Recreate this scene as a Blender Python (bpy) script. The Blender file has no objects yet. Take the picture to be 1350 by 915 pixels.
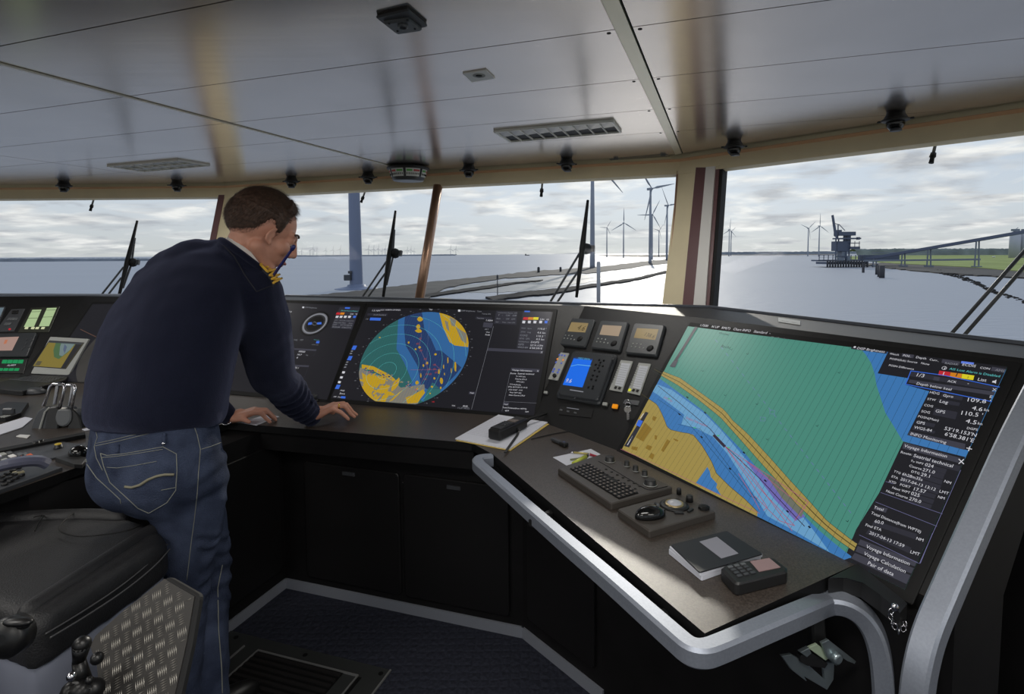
import bpy, bmesh, math, random
from mathutils import Vector, Matrix, noise
from mathutils.bvhtree import BVHTree
random.seed(7)
S = bpy.context.scene
COL = S.collection
V = Vector
# ------------------------------------------------------------------ camera model (1350 x 915)
FL = 735.0; CX = 700.0; CY = 380.0; EYE = 1.5
PITCH = math.atan(45/735.0); ROLL = 0.006
_F = V((0, math.cos(PITCH), -math.sin(PITCH))); _U0 = V((0, math.sin(PITCH), math.cos(PITCH))); _R0 = V((1,0,0))
_R = (_R0*math.cos(ROLL) - _U0*math.sin(ROLL)); _U = (_R0*math.sin(ROLL) + _U0*math.cos(ROLL))
CAMP = V((0,0,EYE))
def ray(px, py):
    return (_F + _R*((px-CX)/FL) - _U*((py-CY)/FL))
def Z(px, py, z):            # world point seen at a pixel on the level z
    d = ray(px,py); return CAMP + d*((z-EYE)/d.z)
def D(px, py, y):            # world point seen at a pixel at depth y
    d = ray(px,py); return CAMP + d*(y/d.y)
def proj(p):
    q = V(p)-CAMP; k = q.dot(_F); return (CX+FL*q.dot(_R)/k, CY-FL*q.dot(_U)/k)
cam = bpy.data.cameras.new('camera'); co = bpy.data.objects.new('camera', cam); COL.objects.link(co)
cam.sensor_width = 36; cam.lens = FL*36/1350; cam.shift_x = (675-CX)/1350; cam.shift_y = (CY-457.5)/1350
cam.clip_start = .05; cam.clip_end = 30000
M = Matrix.Identity(4)
for i in range(3):
    M[i][0] = _R[i]; M[i][1] = _U[i]; M[i][2] = -_F[i]; M[i][3] = CAMP[i]
co.matrix_world = M
S.camera = co
S.view_settings.view_transform = 'Standard'; S.view_settings.look = 'None'
S.view_settings.exposure = 0; S.view_settings.gamma = 1; S.view_settings.use_curve_mapping = False
# ------------------------------------------------------------------ materials
def lin(c):
    r = []
    for v in c[:3]:
        v = v/255.0
        r.append(v/12.92 if v <= .04045 else ((v+.055)/1.055)**2.4)
    return (r[0], r[1], r[2], 1)
MATS = {}
def mat(name, rgb, rough=.5, metal=0, spec=.5, noise_=0, nscale=20, bump=0, bscale=100, emit=None, es=1, coat=0, rgb2=None, aniso=None):
    if name in MATS: return MATS[name]
    m = bpy.data.materials.new(name); m.use_nodes = True; nt = m.node_tree; b = nt.nodes['Principled BSDF']
    b.inputs['Base Color'].default_value = lin(rgb); b.inputs['Roughness'].default_value = rough
    b.inputs['Metallic'].default_value = metal; b.inputs['Specular IOR Level'].default_value = spec
    if coat: b.inputs['Coat Weight'].default_value = coat; b.inputs['Coat Roughness'].default_value = .1
    tc = None
    if noise_ or rgb2 or bump:
        tc = nt.nodes.new('ShaderNodeTexCoord')
    if noise_ or rgb2:
        n = nt.nodes.new('ShaderNodeTexNoise'); n.inputs['Scale'].default_value = nscale; n.inputs['Detail'].default_value = 6
        nt.links.new(tc.outputs['Object'], n.inputs['Vector'])
        r = nt.nodes.new('ShaderNodeValToRGB'); r.color_ramp.elements[0].position = .35; r.color_ramp.elements[1].position = .65
        c = lin(rgb); c2 = lin(rgb2) if rgb2 else tuple(min(1, v*(1+noise_)) for v in c[:3])+(1,)
        c1 = c if rgb2 else tuple(v*(1-noise_) for v in c[:3])+(1,)
        r.color_ramp.elements[0].color = c1; r.color_ramp.elements[1].color = c2
        nt.links.new(n.outputs['Fac'], r.inputs[0]); nt.links.new(r.outputs[0], b.inputs['Base Color'])
    if bump:
        n2 = nt.nodes.new('ShaderNodeTexNoise'); n2.inputs['Scale'].default_value = bscale; n2.inputs['Detail'].default_value = 4
        nt.links.new(tc.outputs['Object'], n2.inputs['Vector'])
        bp = nt.nodes.new('ShaderNodeBump'); bp.inputs['Strength'].default_value = bump; bp.inputs['Distance'].default_value = .01
        nt.links.new(n2.outputs['Fac'], bp.inputs['Height']); nt.links.new(bp.outputs[0], b.inputs['Normal'])
    if emit:
        b.inputs['Emission Color'].default_value = lin(emit); b.inputs['Emission Strength'].default_value = es
    MATS[name] = m; return m
def scr(r, g, b, k=.85):     # a colour shown by a backlit screen
    return mat('screen_%d_%d_%d' % (r,g,b), (14,14,15), rough=.35, spec=.3, emit=(r,g,b), es=k)
BLK = mat('black_plastic', (26,26,27), rough=.45)
DBLK = mat('deep_black', (12,12,13), rough=.6, spec=.3)
CONS = mat('console_black_paint', (16,16,17), rough=.5, noise_=.25, nscale=60, bump=.12, bscale=900, spec=.4)
CONSD = mat('console_base_black', (19,18,19), rough=.6, noise_=.2, nscale=8, spec=.25)
CHAR = mat('charcoal_plastic', (62,64,68), rough=.45)
GREY = mat('grey_plastic', (92,95,98), rough=.45)
LGREY = mat('light_grey_plastic', (168,170,166), rough=.45)
ALU = mat('satin_aluminium', (146,152,164), rough=.46, metal=.55, noise_=.05, nscale=200)
CHROME = mat('chrome', (200,200,205), rough=.15, metal=1)
CREAM = mat('cream_paint', (230,217,182), rough=.4, noise_=.04, nscale=6)
WHITE = mat('white_paint', (232,230,226), rough=.4)
PAPER = mat('paper_white', (214,216,226), rough=.7)
PINK = mat('maroon_frame', (112,82,84), rough=.35)
RUBBER = mat('rubber_black', (20,20,21), rough=.75)
# ------------------------------------------------------------------ things and parts
PM = {}
def thing(name, label, cat, loc=(0,0,0), rotz=0, group=None, scale=1):
    o = bpy.data.objects.new(name, None); COL.objects.link(o); o.empty_display_size = .05
    o.location = V(loc); o.rotation_euler = (0,0,rotz); o.scale = (scale,)*3
    o['label'] = label; o['category'] = cat
    if group: o['group'] = group
    PM[o.name] = (Matrix.Translation(V(loc)) @ Matrix.Rotation(rotz,4,'Z') @ Matrix.Diagonal((scale,scale,scale,1)))
    return o
def tag(o, label, cat, group=None, kind=None):
    o['label'] = label; o['category'] = cat
    if group: o['group'] = group
    if kind: o['kind'] = kind
    return o
def struct(o): o['kind'] = 'structure'; return o
class MB:
    def __init__(s): s.v = []; s.f = []; s.m = []; s.sm = []; s.mats = []
    def mi(s, m):
        if m not in s.mats: s.mats.append(m)
        return s.mats.index(m)
    def add(s, vs, fs, m, smooth=False):
        b = len(s.v); k = s.mi(m); s.v += [V(p) for p in vs]
        for f in fs: s.f.append([b+i for i in f]); s.m.append(k); s.sm.append(smooth)
        return s
    def poly(s, pts, m): return s.add(pts, [list(range(len(pts)))], m)
    def prism(s, bot, top, m, smooth=False, caps=True):
        n = len(bot); fs = [[i,(i+1)%n,n+(i+1)%n,n+i] for i in range(n)]
        s.add(list(bot)+list(top), fs, m, smooth)
        if caps: s.add(bot, [list(range(n))[::-1]], m); s.add(top, [list(range(n))], m)
        return s
    def box(s, c, d, m, ax=None, bev=0):
        ax = ax or (V((1,0,0)),V((0,1,0)),V((0,0,1))); c = V(c)
        X,Y,Zv = [V(ax[i])*(d[i]/2) for i in range(3)]
        if bev <= 0:
            P = lambda h,k=1: [c+X*a*k+Y*b*k+Zv*h for a,b in ((-1,-1),(1,-1),(1,1),(-1,1))]
            return s.prism(P(-1), P(1), m)
        kx, ky, kz = [1-2*bev/d[i] for i in range(3)]
        def R(h, a, b):
            o = []
            for sx,sy in ((-1,-1),(1,-1),(1,1),(-1,1)):
                pa = c+X*sx*kx*a[0]+Y*sy*b[0]+Zv*h; pb = c+X*sx*a[1]+Y*sy*ky*b[1]+Zv*h
                o += [pa,pb] if sx*sy<0 else [pb,pa]
            return o
        r1 = R(-1,(1,kx),(ky,1)); r2 = R(-kz,(1,1),(1,1)); r3 = R(kz,(1,1),(1,1)); r4 = R(1,(1,kx),(ky,1))
        n = 8; vs = r1+r2+r3+r4; fs = []
        for k in range(3):
            fs += [[k*n+i,k*n+(i+1)%n,(k+1)*n+(i+1)%n,(k+1)*n+i] for i in range(n)]
        fs += [list(range(n))[::-1], [3*n+i for i in range(n)]]
        return s.add(vs, fs, m)
    def tube(s, pts, r, m, n=10, caps=True, smooth=True):
        pts = [V(p) for p in pts]; rs = r if isinstance(r,(list,tuple)) else [r]*len(pts)
        vs = []; fs = []; t0 = (pts[1]-pts[0]).normalized(); a = t0.orthogonal().normalized()
        for i,p in enumerate(pts):
            t = (pts[min(i+1,len(pts)-1)]-pts[max(i-1,0)])
            t = t.normalized() if t.length > 1e-9 else t0
            a = (a - t*a.dot(t)); a = a.normalized() if a.length > 1e-6 else t.orthogonal().normalized()
            b = t.cross(a)
            for k in range(n):
                w = 2*math.pi*k/n; vs.append(p+(a*math.cos(w)+b*math.sin(w))*rs[i])
        for i in range(len(pts)-1):
            for k in range(n): fs.append([i*n+k, i*n+(k+1)%n, (i+1)*n+(k+1)%n, (i+1)*n+k])
        s.add(vs, fs, m, smooth)
        if caps: s.add(vs[:n], [list(range(n))[::-1]], m); s.add(vs[-n:], [list(range(n))], m)
        return s
    def bar(s, pts, w, h, m, up=V((0,0,1)), bev=.004, side=None):   # rectangular bar swept along a path
        pts = [V(p) for p in pts]; vs = []; fs = []
        prof = []
        for sx,sy in ((-1,-1),(1,-1),(1,1),(-1,1)):
            a = (sx*(w/2-bev), sy*h/2); b = (sx*w/2, sy*(h/2-bev)); prof += [a,b] if sx*sy<0 else [b,a]
        n = len(prof)
        for i,p in enumerate(pts):
            t = (pts[min(i+1,len(pts)-1)]-pts[max(i-1,0)]).normalized()
            if side is not None: sd = V(side).normalized() if not callable(side) else side(i)
            else: sd = t.cross(up).normalized()
            k = 1.0
            if 0 < i < len(pts)-1:
                c = (pts[i]-pts[i-1]).normalized().dot((pts[i+1]-pts[i]).normalized()); k = 1/max(.5, math.sqrt((1+c)/2))
            q = sd.cross(t).normalized()
            for x,y in prof: vs.append(p + sd*x*(k if side is None else 1) + q*y*(1 if side is None else k))
        for i in range(len(pts)-1):
            for j in range(n): fs.append([i*n+j, i*n+(j+1)%n, (i+1)*n+(j+1)%n, (i+1)*n+j])
        fs += [list(range(n))[::-1], [(len(pts)-1)*n+j for j in range(n)]]
        return s.add(vs, fs, m)
    def lathe(s, prof, m, c=(0,0,0), ax=None, n=24, smooth=True):   # prof: (r, h)
        ax = ax or (V((1,0,0)),V((0,1,0)),V((0,0,1))); c = V(c); vs = []; fs = []
        for r,h in prof:
            for k in range(n):
                w = 2*math.pi*k/n; vs.append(c+V(ax[0])*r*math.cos(w)+V(ax[1])*r*math.sin(w)+V(ax[2])*h)
        for i in range(len(prof)-1):
            for k in range(n): fs.append([i*n+k, i*n+(k+1)%n, (i+1)*n+(k+1)%n, (i+1)*n+k])
        s.add(vs, fs, m, smooth)
        s.add(vs[:n], [list(range(n))[::-1]], m); s.add(vs[-n:], [list(range(n))], m)
        return s
    def ball(s, c, r, m, seg=16, ax=None):
        ax = ax or (V((1,0,0)),V((0,1,0)),V((0,0,1))); rr = r if isinstance(r,(tuple,list)) else (r,r,r)
        vs = []; fs = []; c = V(c); R_ = seg//2
        for i in range(R_+1):
            t = math.pi*i/R_
            for k in range(seg):
                w = 2*math.pi*k/seg
                vs.append(c+V(ax[0])*rr[0]*math.sin(t)*math.cos(w)+V(ax[1])*rr[1]*math.sin(t)*math.sin(w)+V(ax[2])*rr[2]*math.cos(t))
        for i in range(R_):
            for k in range(seg):
                f = [i*seg+k, (i+1)*seg+k, (i+1)*seg+(k+1)%seg, i*seg+(k+1)%seg]; fs.append(f)
        return s.add(vs, fs, m, True)
    def build(s, name, parent=None, world=True):
        me = bpy.data.meshes.new(name)
        vs = s.v
        if parent is not None and world:
            T = PMof(parent).inverted(); vs = [T @ p for p in vs]
        me.from_pydata([tuple(p) for p in vs], [], s.f)
        for m in s.mats: me.materials.append(m)
        me.polygons.foreach_set('material_index', s.m); me.polygons.foreach_set('use_smooth', s.sm)
        me.validate(); me.update()
        bm = bmesh.new(); bm.from_mesh(me); bmesh.ops.remove_doubles(bm, verts=bm.verts, dist=1e-6)
        bm.to_mesh(me); bm.free()
        o = bpy.data.objects.new(name, me); COL.objects.link(o)
        if parent is not None: o.parent = parent
        return o
def PMof(o):
    m = PM.get(o.name)
    if m is not None: return m
    return PMof(o.parent) if o.parent else Matrix.Identity(4)
def dup(root, loc=None, rotz=None, scale=None, label=None):
    def cp(o, par):
        c = o.copy(); COL.objects.link(c); c.parent = par
        for ch in [x for x in list(o.children)]: cp(ch, c)
        return c
    r = cp(root, None)
    if loc is not None: r.location = V(loc)
    if rotz is not None: r.rotation_euler = (0,0,rotz)
    if scale is not None: r.scale = (scale,)*3
    if label: r['label'] = label
    return r
# ------------------------------------------------------------------ text as mesh
_TX = {}
def textgeo(s):
    if s in _TX: return _TX[s]
    c = bpy.data.curves.new('t','FONT'); c.body = s; c.resolution_u = 2
    o = bpy.data.objects.new('t', c); COL.objects.link(o)
    dg = bpy.context.evaluated_depsgraph_get(); me = o.evaluated_get(dg).to_mesh()
    vs = [(v.co.x, v.co.y) for v in me.vertices]; fs = [list(p.vertices) for p in me.polygons]
    o.evaluated_get(dg).to_mesh_clear(); bpy.data.objects.remove(o); bpy.data.curves.remove(c)
    w = max(x for x,y in vs) if vs else 1
    x0 = min(x for x,y in vs) if vs else 0
    _TX[s] = (vs, fs, x0, w); return _TX[s]
# ------------------------------------------------------------------ flat working frames
class Fr:
    """a plane with origin o, right u, up v, outward n"""
    def __init__(s, o, u, v):
        s.o = V(o); s.u = V(u).normalized(); v = V(v); s.v = (v - s.u*v.dot(s.u)).normalized(); s.n = s.u.cross(s.v)
    def at(s, px, py, h=0):
        d = ray(px,py); o = s.o + s.n*h; t = (o-CAMP).dot(s.n)/d.dot(s.n); q = CAMP+d*t-o; return (q.dot(s.u), q.dot(s.v))
    def w(s, uv, h=0): return s.o + s.u*uv[0] + s.v*uv[1] + s.n*h
    def p(s, px, py, h=0): return s.w(s.at(px,py,h), h)
    def ax(s): return (s.u, s.v, s.n)
def rnd(pts, r, k=4):        # round the corners of a 2D polygon
    out = []; n = len(pts)
    for i in range(n):
        a = V(pts[i-1]); b = V(pts[i]); c = V(pts[(i+1)%n])
        da = (a-b); dc = (c-b); q = min(r, da.length*.45, dc.length*.45)
        p0 = b+da.normalized()*q; p1 = b+dc.normalized()*q
        for j in range(k+1):
            t = j/k; out.append(tuple((p0*(1-t)**2 + b*2*t*(1-t) + p1*t*t)))
    return out
def shrink(pts, d):
    cx = sum(p[0] for p in pts)/len(pts); cy = sum(p[1] for p in pts)/len(pts); o = []
    for x,y in pts:
        l = math.hypot(x-cx,y-cy) or 1; o.append((x-(x-cx)/l*d*1.3, y-(y-cy)/l*d*1.3))
    return o
def ccw(p):
    a = sum(p[i-1][0]*p[i][1]-p[i][0]*p[i-1][1] for i in range(len(p))); return p if a > 0 else p[::-1]
def slab(mb, fr, uv, h0, h1, m, r=0, bev=0):
    uv = ccw(rnd(uv, r) if r else list(uv))
    if bev:
        top = shrink(uv, bev)
        mb.prism([fr.w(q,h0) for q in uv], [fr.w(q,h1-bev) for q in uv], m, caps=False)
        mb.add([fr.w(q,h0) for q in uv], [list(range(len(uv)))[::-1]], m)
        n = len(uv); mb.add([fr.w(q,h1-bev) for q in uv]+[fr.w(q,h1) for q in top], [[i,(i+1)%n,n+(i+1)%n,n+i] for i in range(n)], m)
        mb.add([fr.w(q,h1) for q in top], [list(range(n))], m)
    else: mb.prism([fr.w(q,h0) for q in uv], [fr.w(q,h1) for q in uv], m)
def pxs(fr, pts, h=0): return [fr.at(x,y,h) for x,y in pts]
def flat(mb, fr, pts, h, m, px=True):    # thin coloured area on a plane
    uv = pxs(fr, pts) if px else list(pts)
    uv = ccw(uv); 
    from mathutils.geometry import tessellate_polygon
    P = [fr.w(q,h) for q in uv]
    if len(P) <= 4: mb.add(P, [list(range(len(P)))], m)
    else:
        tri = tessellate_polygon([[V((a,b,0)) for a,b in uv]]); fs = []
        for t in tri:
            a,b,c = t; A,B,C = uv[a],uv[b],uv[c]
            if (B[0]-A[0])*(C[1]-A[1])-(B[1]-A[1])*(C[0]-A[0]) < 0: t = (a,c,b)
            fs.append(list(t))
        mb.add(P, fs, m)
def line(mb, fr, pts, wd, h, m, px=True, closed=False):
    uv = pxs(fr, pts) if px else list(pts)
    if closed: uv = uv + [uv[0]]
    for a,b in zip(uv[:-1], uv[1:]):
        a = V(a); b = V(b); d = b-a
        if d.length < 1e-7: continue
        n = V((-d.y, d.x)).normalized()*wd/2; e = d.normalized()*wd*.3
        mb.add([fr.w(a-n-e,h), fr.w(b-n+e,h), fr.w(b+n+e,h), fr.w(a+n-e,h)], [[0,1,2,3]], m)
TMAX = [1e9]
def text(mb, fr, s, L, R, h, m, px=True, hh=None):   # baseline from L to R
    a = V(fr.at(*L) if px else L); b = V(fr.at(*R) if px else R); d = b-a
    vs, fs, x0, w = textgeo(s)
    if not vs: return
    k = d.length/(w-x0); e = d.normalized(); n = V((-e.y, e.x)); kh = min(k, TMAX[0]/.7) if hh is None else hh/.7
    if k > kh*1.5: k = kh*1.15
    mb.add([fr.w(a+e*((x-x0)*k)+n*(y*kh), h) for x,y in vs], fs, m)
def text0(mb, fr, s, uv, size, h, m):     # cap height size, along u
    vs, fs, x0, w = textgeo(s); k = size/.7
    if vs: mb.add([fr.w((uv[0]+(x-x0)*k, uv[1]+y*k), h) for x,y in vs], fs, m)
    return (w-x0)*k
def bake(o):
    dg = bpy.context.evaluated_depsgraph_get(); dg.update()
    me = bpy.data.meshes.new_from_object(o.evaluated_get(dg)); o.modifiers.clear(); o.data = me
    return o
def blob(mb, name, parent, vox, smooth=4, fac=.6, mats=None, disp=None):
    o = mb.build(name, parent)
    r = o.modifiers.new('r','REMESH'); r.mode = 'VOXEL'; r.voxel_size = vox; r.use_smooth_shade = True
    s_ = o.modifiers.new('s','SMOOTH'); s_.iterations = smooth; s_.factor = fac
    bake(o)
    o.data.materials.clear()
    for m in (mats or mb.mats): o.data.materials.append(m)
    for p in o.data.polygons: p.use_smooth = True; p.material_index = 0
    if disp:
        for v in o.data.vertices:
            v.co += v.normal*disp(v.co)
        o.data.update()
    return o
def cap(mb, p0, r0, p1, r1, m=None, n=14):      # tapered capsule
    m = m or BLK; p0 = V(p0); p1 = V(p1)
    mb.tube([p0,p1],[r0,r1],m,n=n); mb.ball(p0,r0,m,seg=n); mb.ball(p1,r1,m,seg=n)
def ringtube(mb, rings, m, n=24):   # rings: (centre, axis a (vector with half size), axis b)
    vs = []; fs = []
    for c,a,b in rings:
        for k in range(n):
            w = 2*math.pi*k/n; vs.append(V(c)+V(a)*math.cos(w)+V(b)*math.sin(w))
    for i in range(len(rings)-1):
        for k in range(n): fs.append([i*n+k, i*n+(k+1)%n, (i+1)*n+(k+1)%n, (i+1)*n+k])
    fs += [list(range(n))[::-1], [(len(rings)-1)*n+k for k in range(n)]]
    mb.add(vs, fs, m)
# ================================================================== ROOM
ZC = 2.1; ZD = .79; ZW = 1.985
def xy(p): return V((p.x, p.y))
P1 = Z(300,243,ZC); P2 = Z(898,207,ZC); P3d = (Z(1350,139,ZC)-P2).normalized(); P3 = P2+P3d*2.35
P0 = V((-7.0, P1.y+.1, ZC))
ROOM = [P0, P1, P2, P3, V((3.1,-3,ZC)), V((-7.0,-3,ZC))]
ceil_pan = mat('ceiling_brushed_panel', (214,206,200), rough=.27, metal=.88, noise_=.05, nscale=3)
def brushed(m):      # fine brushing across the panels, seen as wide soft streaks
    nt = m.node_tree; b = nt.nodes['Principled BSDF']
    tc = nt.nodes.new('ShaderNodeTexCoord'); mp = nt.nodes.new('ShaderNodeMapping')
    mp.inputs['Rotation'].default_value = (0,0,math.radians(19.5)); mp.inputs['Scale'].default_value = (.5,14,1)
    n = nt.nodes.new('ShaderNodeTexNoise'); n.inputs['Scale'].default_value = 3; n.inputs['Detail'].default_value = 8
    r = nt.nodes.new('ShaderNodeMapRange'); r.inputs['To Min'].default_value = .17; r.inputs['To Max'].default_value = .25
    nt.links.new(tc.outputs['Object'], mp.inputs['Vector']); nt.links.new(mp.outputs[0], n.inputs['Vector'])
    nt.links.new(n.outputs['Fac'], r.inputs['Value']); nt.links.new(r.outputs[0], b.inputs['Roughness'])
brushed(ceil_pan)
ceil_strip = mat('ceiling_joint_strip', (222,216,196), rough=.3, metal=.35)
gap = mat('ceiling_gap_dark', (26,25,24), rough=.8)
ca = (P2-P1); ca.z = 0; ca.normalize(); cb = V((-ca.y, ca.x, 0))
if cb.y < 0: cb = -cb
def cuv(px, py): p = Z(px,py,ZC); return (p.dot(ca), p.dot(cb))
def clip(poly, A, B):      # keep the left of A->B (2D)
    out = []
    f = lambda p: (B[0]-A[0])*(p[1]-A[1])-(B[1]-A[1])*(p[0]-A[0])
    for i in range(len(poly)):
        p,q = poly[i-1],poly[i]; fp,fq = f(p),f(q)
        if fp*fq < 0: t = fp/(fp-fq); out.append((p[0]+(q[0]-p[0])*t, p[1]+(q[1]-p[1])*t))
        if fq >= 0: out.append(q)
    return out
room2 = ccw([(p.x,p.y) for p in ROOM])
def inset_clip(poly, d=.10):
    for i in range(len(room2)):
        A = V(room2[i-1]); B = V(room2[i]); n = V((-(B-A).y,(B-A).x)).normalized()*d
        poly = clip(poly, A+n, B+n)
        if len(poly) < 3: return []
    return poly
vA = sorted([cuv(160,29)[1], cuv(500,81.5)[1], cuv(650,125)[1], cuv(863,144)[1], cuv(875,174)[1]])
step = vA[1]-vA[0]
vs_ = [vA[0]-step*k for k in range(1,8)][::-1] + vA + [vA[-1]+1.2]
u1 = cuv(255,149)[0]; u2 = cuv(860,104)[0]; u2l = cuv(860,104)[0]-(cuv(823,2)[0]-cuv(797,2)[0]); u0 = cuv(155,226)[0]
us_ = sorted([u0-2.6, u0, u1, u2l, u2, u2+2.4, u2+4.8])
print('ceil u', us_, 'v', vs_)
mb = MB()
for i in range(-1, len(us_)):
    a = us_[i] if i >= 0 else -12; b = us_[i+1] if i+1 < len(us_) else 12
    if abs(b-a) < .25: ms = ceil_strip
    else: ms = ceil_pan
    rows = [-8]+vs_+[9] if ms is ceil_pan else [-8,9]
    for c,d in zip(rows[:-1], rows[1:]):
        g = .0022; ga = .0004 if ms is ceil_strip else (g*1.6); gb_ = g*1.6; q = [(a+ga,c+g),(b-gb_,c+g),(b-gb_,d-g),(a+ga,d-g)]
        if ms is ceil_pan and i+2 < len(us_) and abs(us_[i+2]-b) < .25: q = [(a+ga,c+g),(b-.0004,c+g),(b-.0004,d-g),(a+ga,d-g)]
        w = ccw([tuple((ca*x+cb*y).xy) for x,y in q]); w = inset_clip(w)
        if len(w) >= 3: mb.prism([(x,y,ZC) for x,y in w], [(x,y,ZC+.012) for x,y in w], ms)
mb.prism([(x,y,ZC+.013) for x,y in room2], [(x,y,ZC+.08) for x,y in room2], gap)
for k in range(2, len(vs_)):        # little fixing screws along the joint strip
    for uu in (u2l-.02, u2+.02):
        p = ca*uu+cb*(vs_[k]+.02); mb.lathe([(.006,0),(.006,-.001)], gap, (p.x,p.y,ZC), n=8)
struct(mb.build('ceiling'))
# thin bright edge strip beside the long seam
mb = MB(); q = [(u1-.02,-2),(u1-.004,-2),(u1-.004,5),(u1-.02,5)]
w = inset_clip(ccw([tuple((ca*x+cb*y).xy) for x,y in q])); mb.prism([(x,y,ZC-.004) for x,y in w], [(x,y,ZC) for x,y in w], ceil_strip)
struct(mb.build('trim_1'))
# floor
carpet = mat('carpet_dark_blue', (46,48,58), rough=.95, noise_=.25, nscale=90, spec=.1)
def hexbump(m, sc=28):
    nt = m.node_tree; b = nt.nodes['Principled BSDF']; tc = nt.nodes.new('ShaderNodeTexCoord')
    v = nt.nodes.new('ShaderNodeTexVoronoi'); v.feature = 'DISTANCE_TO_EDGE'; v.inputs['Scale'].default_value = sc; v.inputs['Randomness'].default_value = .35
    bp = nt.nodes.new('ShaderNodeBump'); bp.inputs['Strength'].default_value = .8; bp.inputs['Distance'].default_value = .01
    nt.links.new(tc.outputs['Object'], v.inputs['Vector']); nt.links.new(v.outputs['Distance'], bp.inputs['Height']); nt.links.new(bp.outputs[0], b.inputs['Normal'])
hexbump(carpet)
fl = [(-7,-3),(3.4,-3),(3.4,2.2),(P2.x+.5,P2.y+.3),(P1.x,P1.y+.3),(-7,P1.y+.4)]
mb = MB(); mb.prism([(x,y,-.05) for x,y in fl], [(x,y,0) for x,y in fl], carpet); struct(mb.build('floor'))
# raked window walls ------------------------------------------------
RK = .309
def wf(A, B):
    u = (B-A); u.z = 0; u.normalize(); out = V((-u.y,u.x,0))
    return Fr(A, u, out*RK+V((0,0,1)))
W0 = wf(P0,P1); W1 = wf(P1,P2); W2 = wf(P2,P3)
def vz(fr, z): return (z-ZC)/fr.v.z
def corner(fa, fb, z):     # where two raked planes meet at a level
    A = fa.w((0,vz(fa,z))); B = fb.w((0,vz(fb,z))); d1 = fa.u; d2 = fb.u
    den = d1.x*d2.y-d1.y*d2.x; w = B-A; t = (w.x*d2.y-w.y*d2.x)/den; return A+d1*t
trim_gold = mat('window_bead_copper', (226,184,150), rough=.3, metal=.2)
ZS = 1.02
def wallstuff(nm, fr, A, B, idx, nl=0, nr=0):
    def q(z, p): # u coordinate of end p at level z
        return p
    mb = MB()
    La = corner(W0,W1,ZW) if fr is W1 else (corner(W1,W2,ZW) if fr is W2 else fr.w((0,vz(fr,ZW))))
    # header: cream beam under the ceiling, with a proud lower lip
    L = (B-A).length
    for (z0,z1,h0,h1,m) in ((ZC,2.068,-.02,.045,CREAM),(2.068,ZW,-.03,.012,CREAM),(2.0675,2.0650,.012,.0462,trim_gold)):
        def pt(e, z, h):
            # end points follow the corner between neighbouring planes
            if e == 0: c = A if fr is W0 else (corner(W0,W1,z) if fr is W1 else corner(W1,W2,z))
            else: c = B if fr is W2 else (corner(W0,W1,z) if fr is W0 else corner(W1,W2,z))
            if (fr is W0 and e == 0) or (fr is W2 and e == 1): c = fr.w(((c-fr.o).dot(fr.u), vz(fr,z)))
            return c + fr.n*h
        bot = [pt(0,z1,h0),pt(1,z1,h0),pt(1,z1,h1),pt(0,z1,h1)]; top = [pt(0,z0,h0),pt(1,z0,h0),pt(1,z0,h1),pt(0,z0,h1)]
        mb.prism(bot, top, m)
    # sill and lower wall
    def low(z, e):
        if e == 0: return corner(W0,W1,z) if fr is W1 else (corner(W1,W2,z) if fr is W2 else fr.w((0,vz(fr,z))))
        return corner(W0,W1,z) if fr is W0 else (corner(W1,W2,z) if fr is W1 else fr.w((L,vz(fr,z))))
    a,b = low(ZS,0),low(ZS,1); o = -V((fr.n.x,fr.n.y,0)).normalized()
    mb.prism([a-o*.03-V((0,0,.05)), b-o*.03-V((0,0,.05)), b+o*.1-V((0,0,.05)), a+o*.1-V((0,0,.05))],
             [a-o*.03,b-o*.03,b+o*.1,a+o*.1], CREAM)
    mb.prism([V((p.x,p.y,0)) for p in (a,b,b+o*.06,a+o*.06)], [V((p.x,p.y,ZS-.05)) for p in (a,b,b+o*.06,a+o*.06)], mat('wall_paint_pale', (190,194,206), rough=.5))
    struct(mb.build('wall_'+nm))
    return low
lw0 = wallstuff('front_left', W0, P0, P1, 0); lw1 = wallstuff('front', W1, P1, P2, 1); lw2 = wallstuff('front_right', W2, P2, P3, 2)
# glass
gm = bpy.data.materials.new('window_glass'); gm.use_nodes = True; nt = gm.node_tree; nt.nodes.clear()
o_ = nt.nodes.new('ShaderNodeOutputMaterial'); mx = nt.nodes.new('ShaderNodeMixShader'); tr = nt.nodes.new('ShaderNodeBsdfTransparent'); gl = nt.nodes.new('ShaderNodeBsdfGlossy')
tr.inputs[0].default_value = (.96,.975,.975,1); gl.inputs['Roughness'].default_value = .02; fr_ = nt.nodes.new('ShaderNodeFresnel'); fr_.inputs[0].default_value = 1.12
nt.links.new(fr_.outputs[0], mx.inputs[0]); nt.links.new(tr.outputs[0], mx.inputs[1]); nt.links.new(gl.outputs[0], mx.inputs[2]); nt.links.new(mx.outputs[0], o_.inputs[0])
def pane(n, fr, uL, uR):
    mb = MB(); h = -.012; v0,v1 = vz(fr,ZS), vz(fr,ZW+.01)
    (a0,a1),(b0,b1) = uL,uR
    mb.add([fr.w((a0,v0),h),fr.w((b0,v0),h),fr.w((b1,v1),h),fr.w((a1,v1),h)], [[0,1,2,3]], gm)
    struct(mb.build('window_%d'%n))
def ucor(fr, z, which): c = corner(W0,W1,z) if which==0 else corner(W1,W2,z); return (c-fr.o).dot(fr.u)
L0 = (P1-P0).length
um = [W1.at(553,392)[0]*0+W1.at(*q)[0] for q in ((548.5,420),(577.5,248))]
pane(1, W0, (0,0), (ucor(W0,ZS,0),ucor(W0,ZW,0)))
pane(2, W1, (ucor(W1,ZS,0),ucor(W1,ZW,0)), (um[0],um[1]))
pane(3, W1, (um[0],um[1]), (ucor(W1,ZS,1),ucor(W1,ZW,1)))
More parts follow.
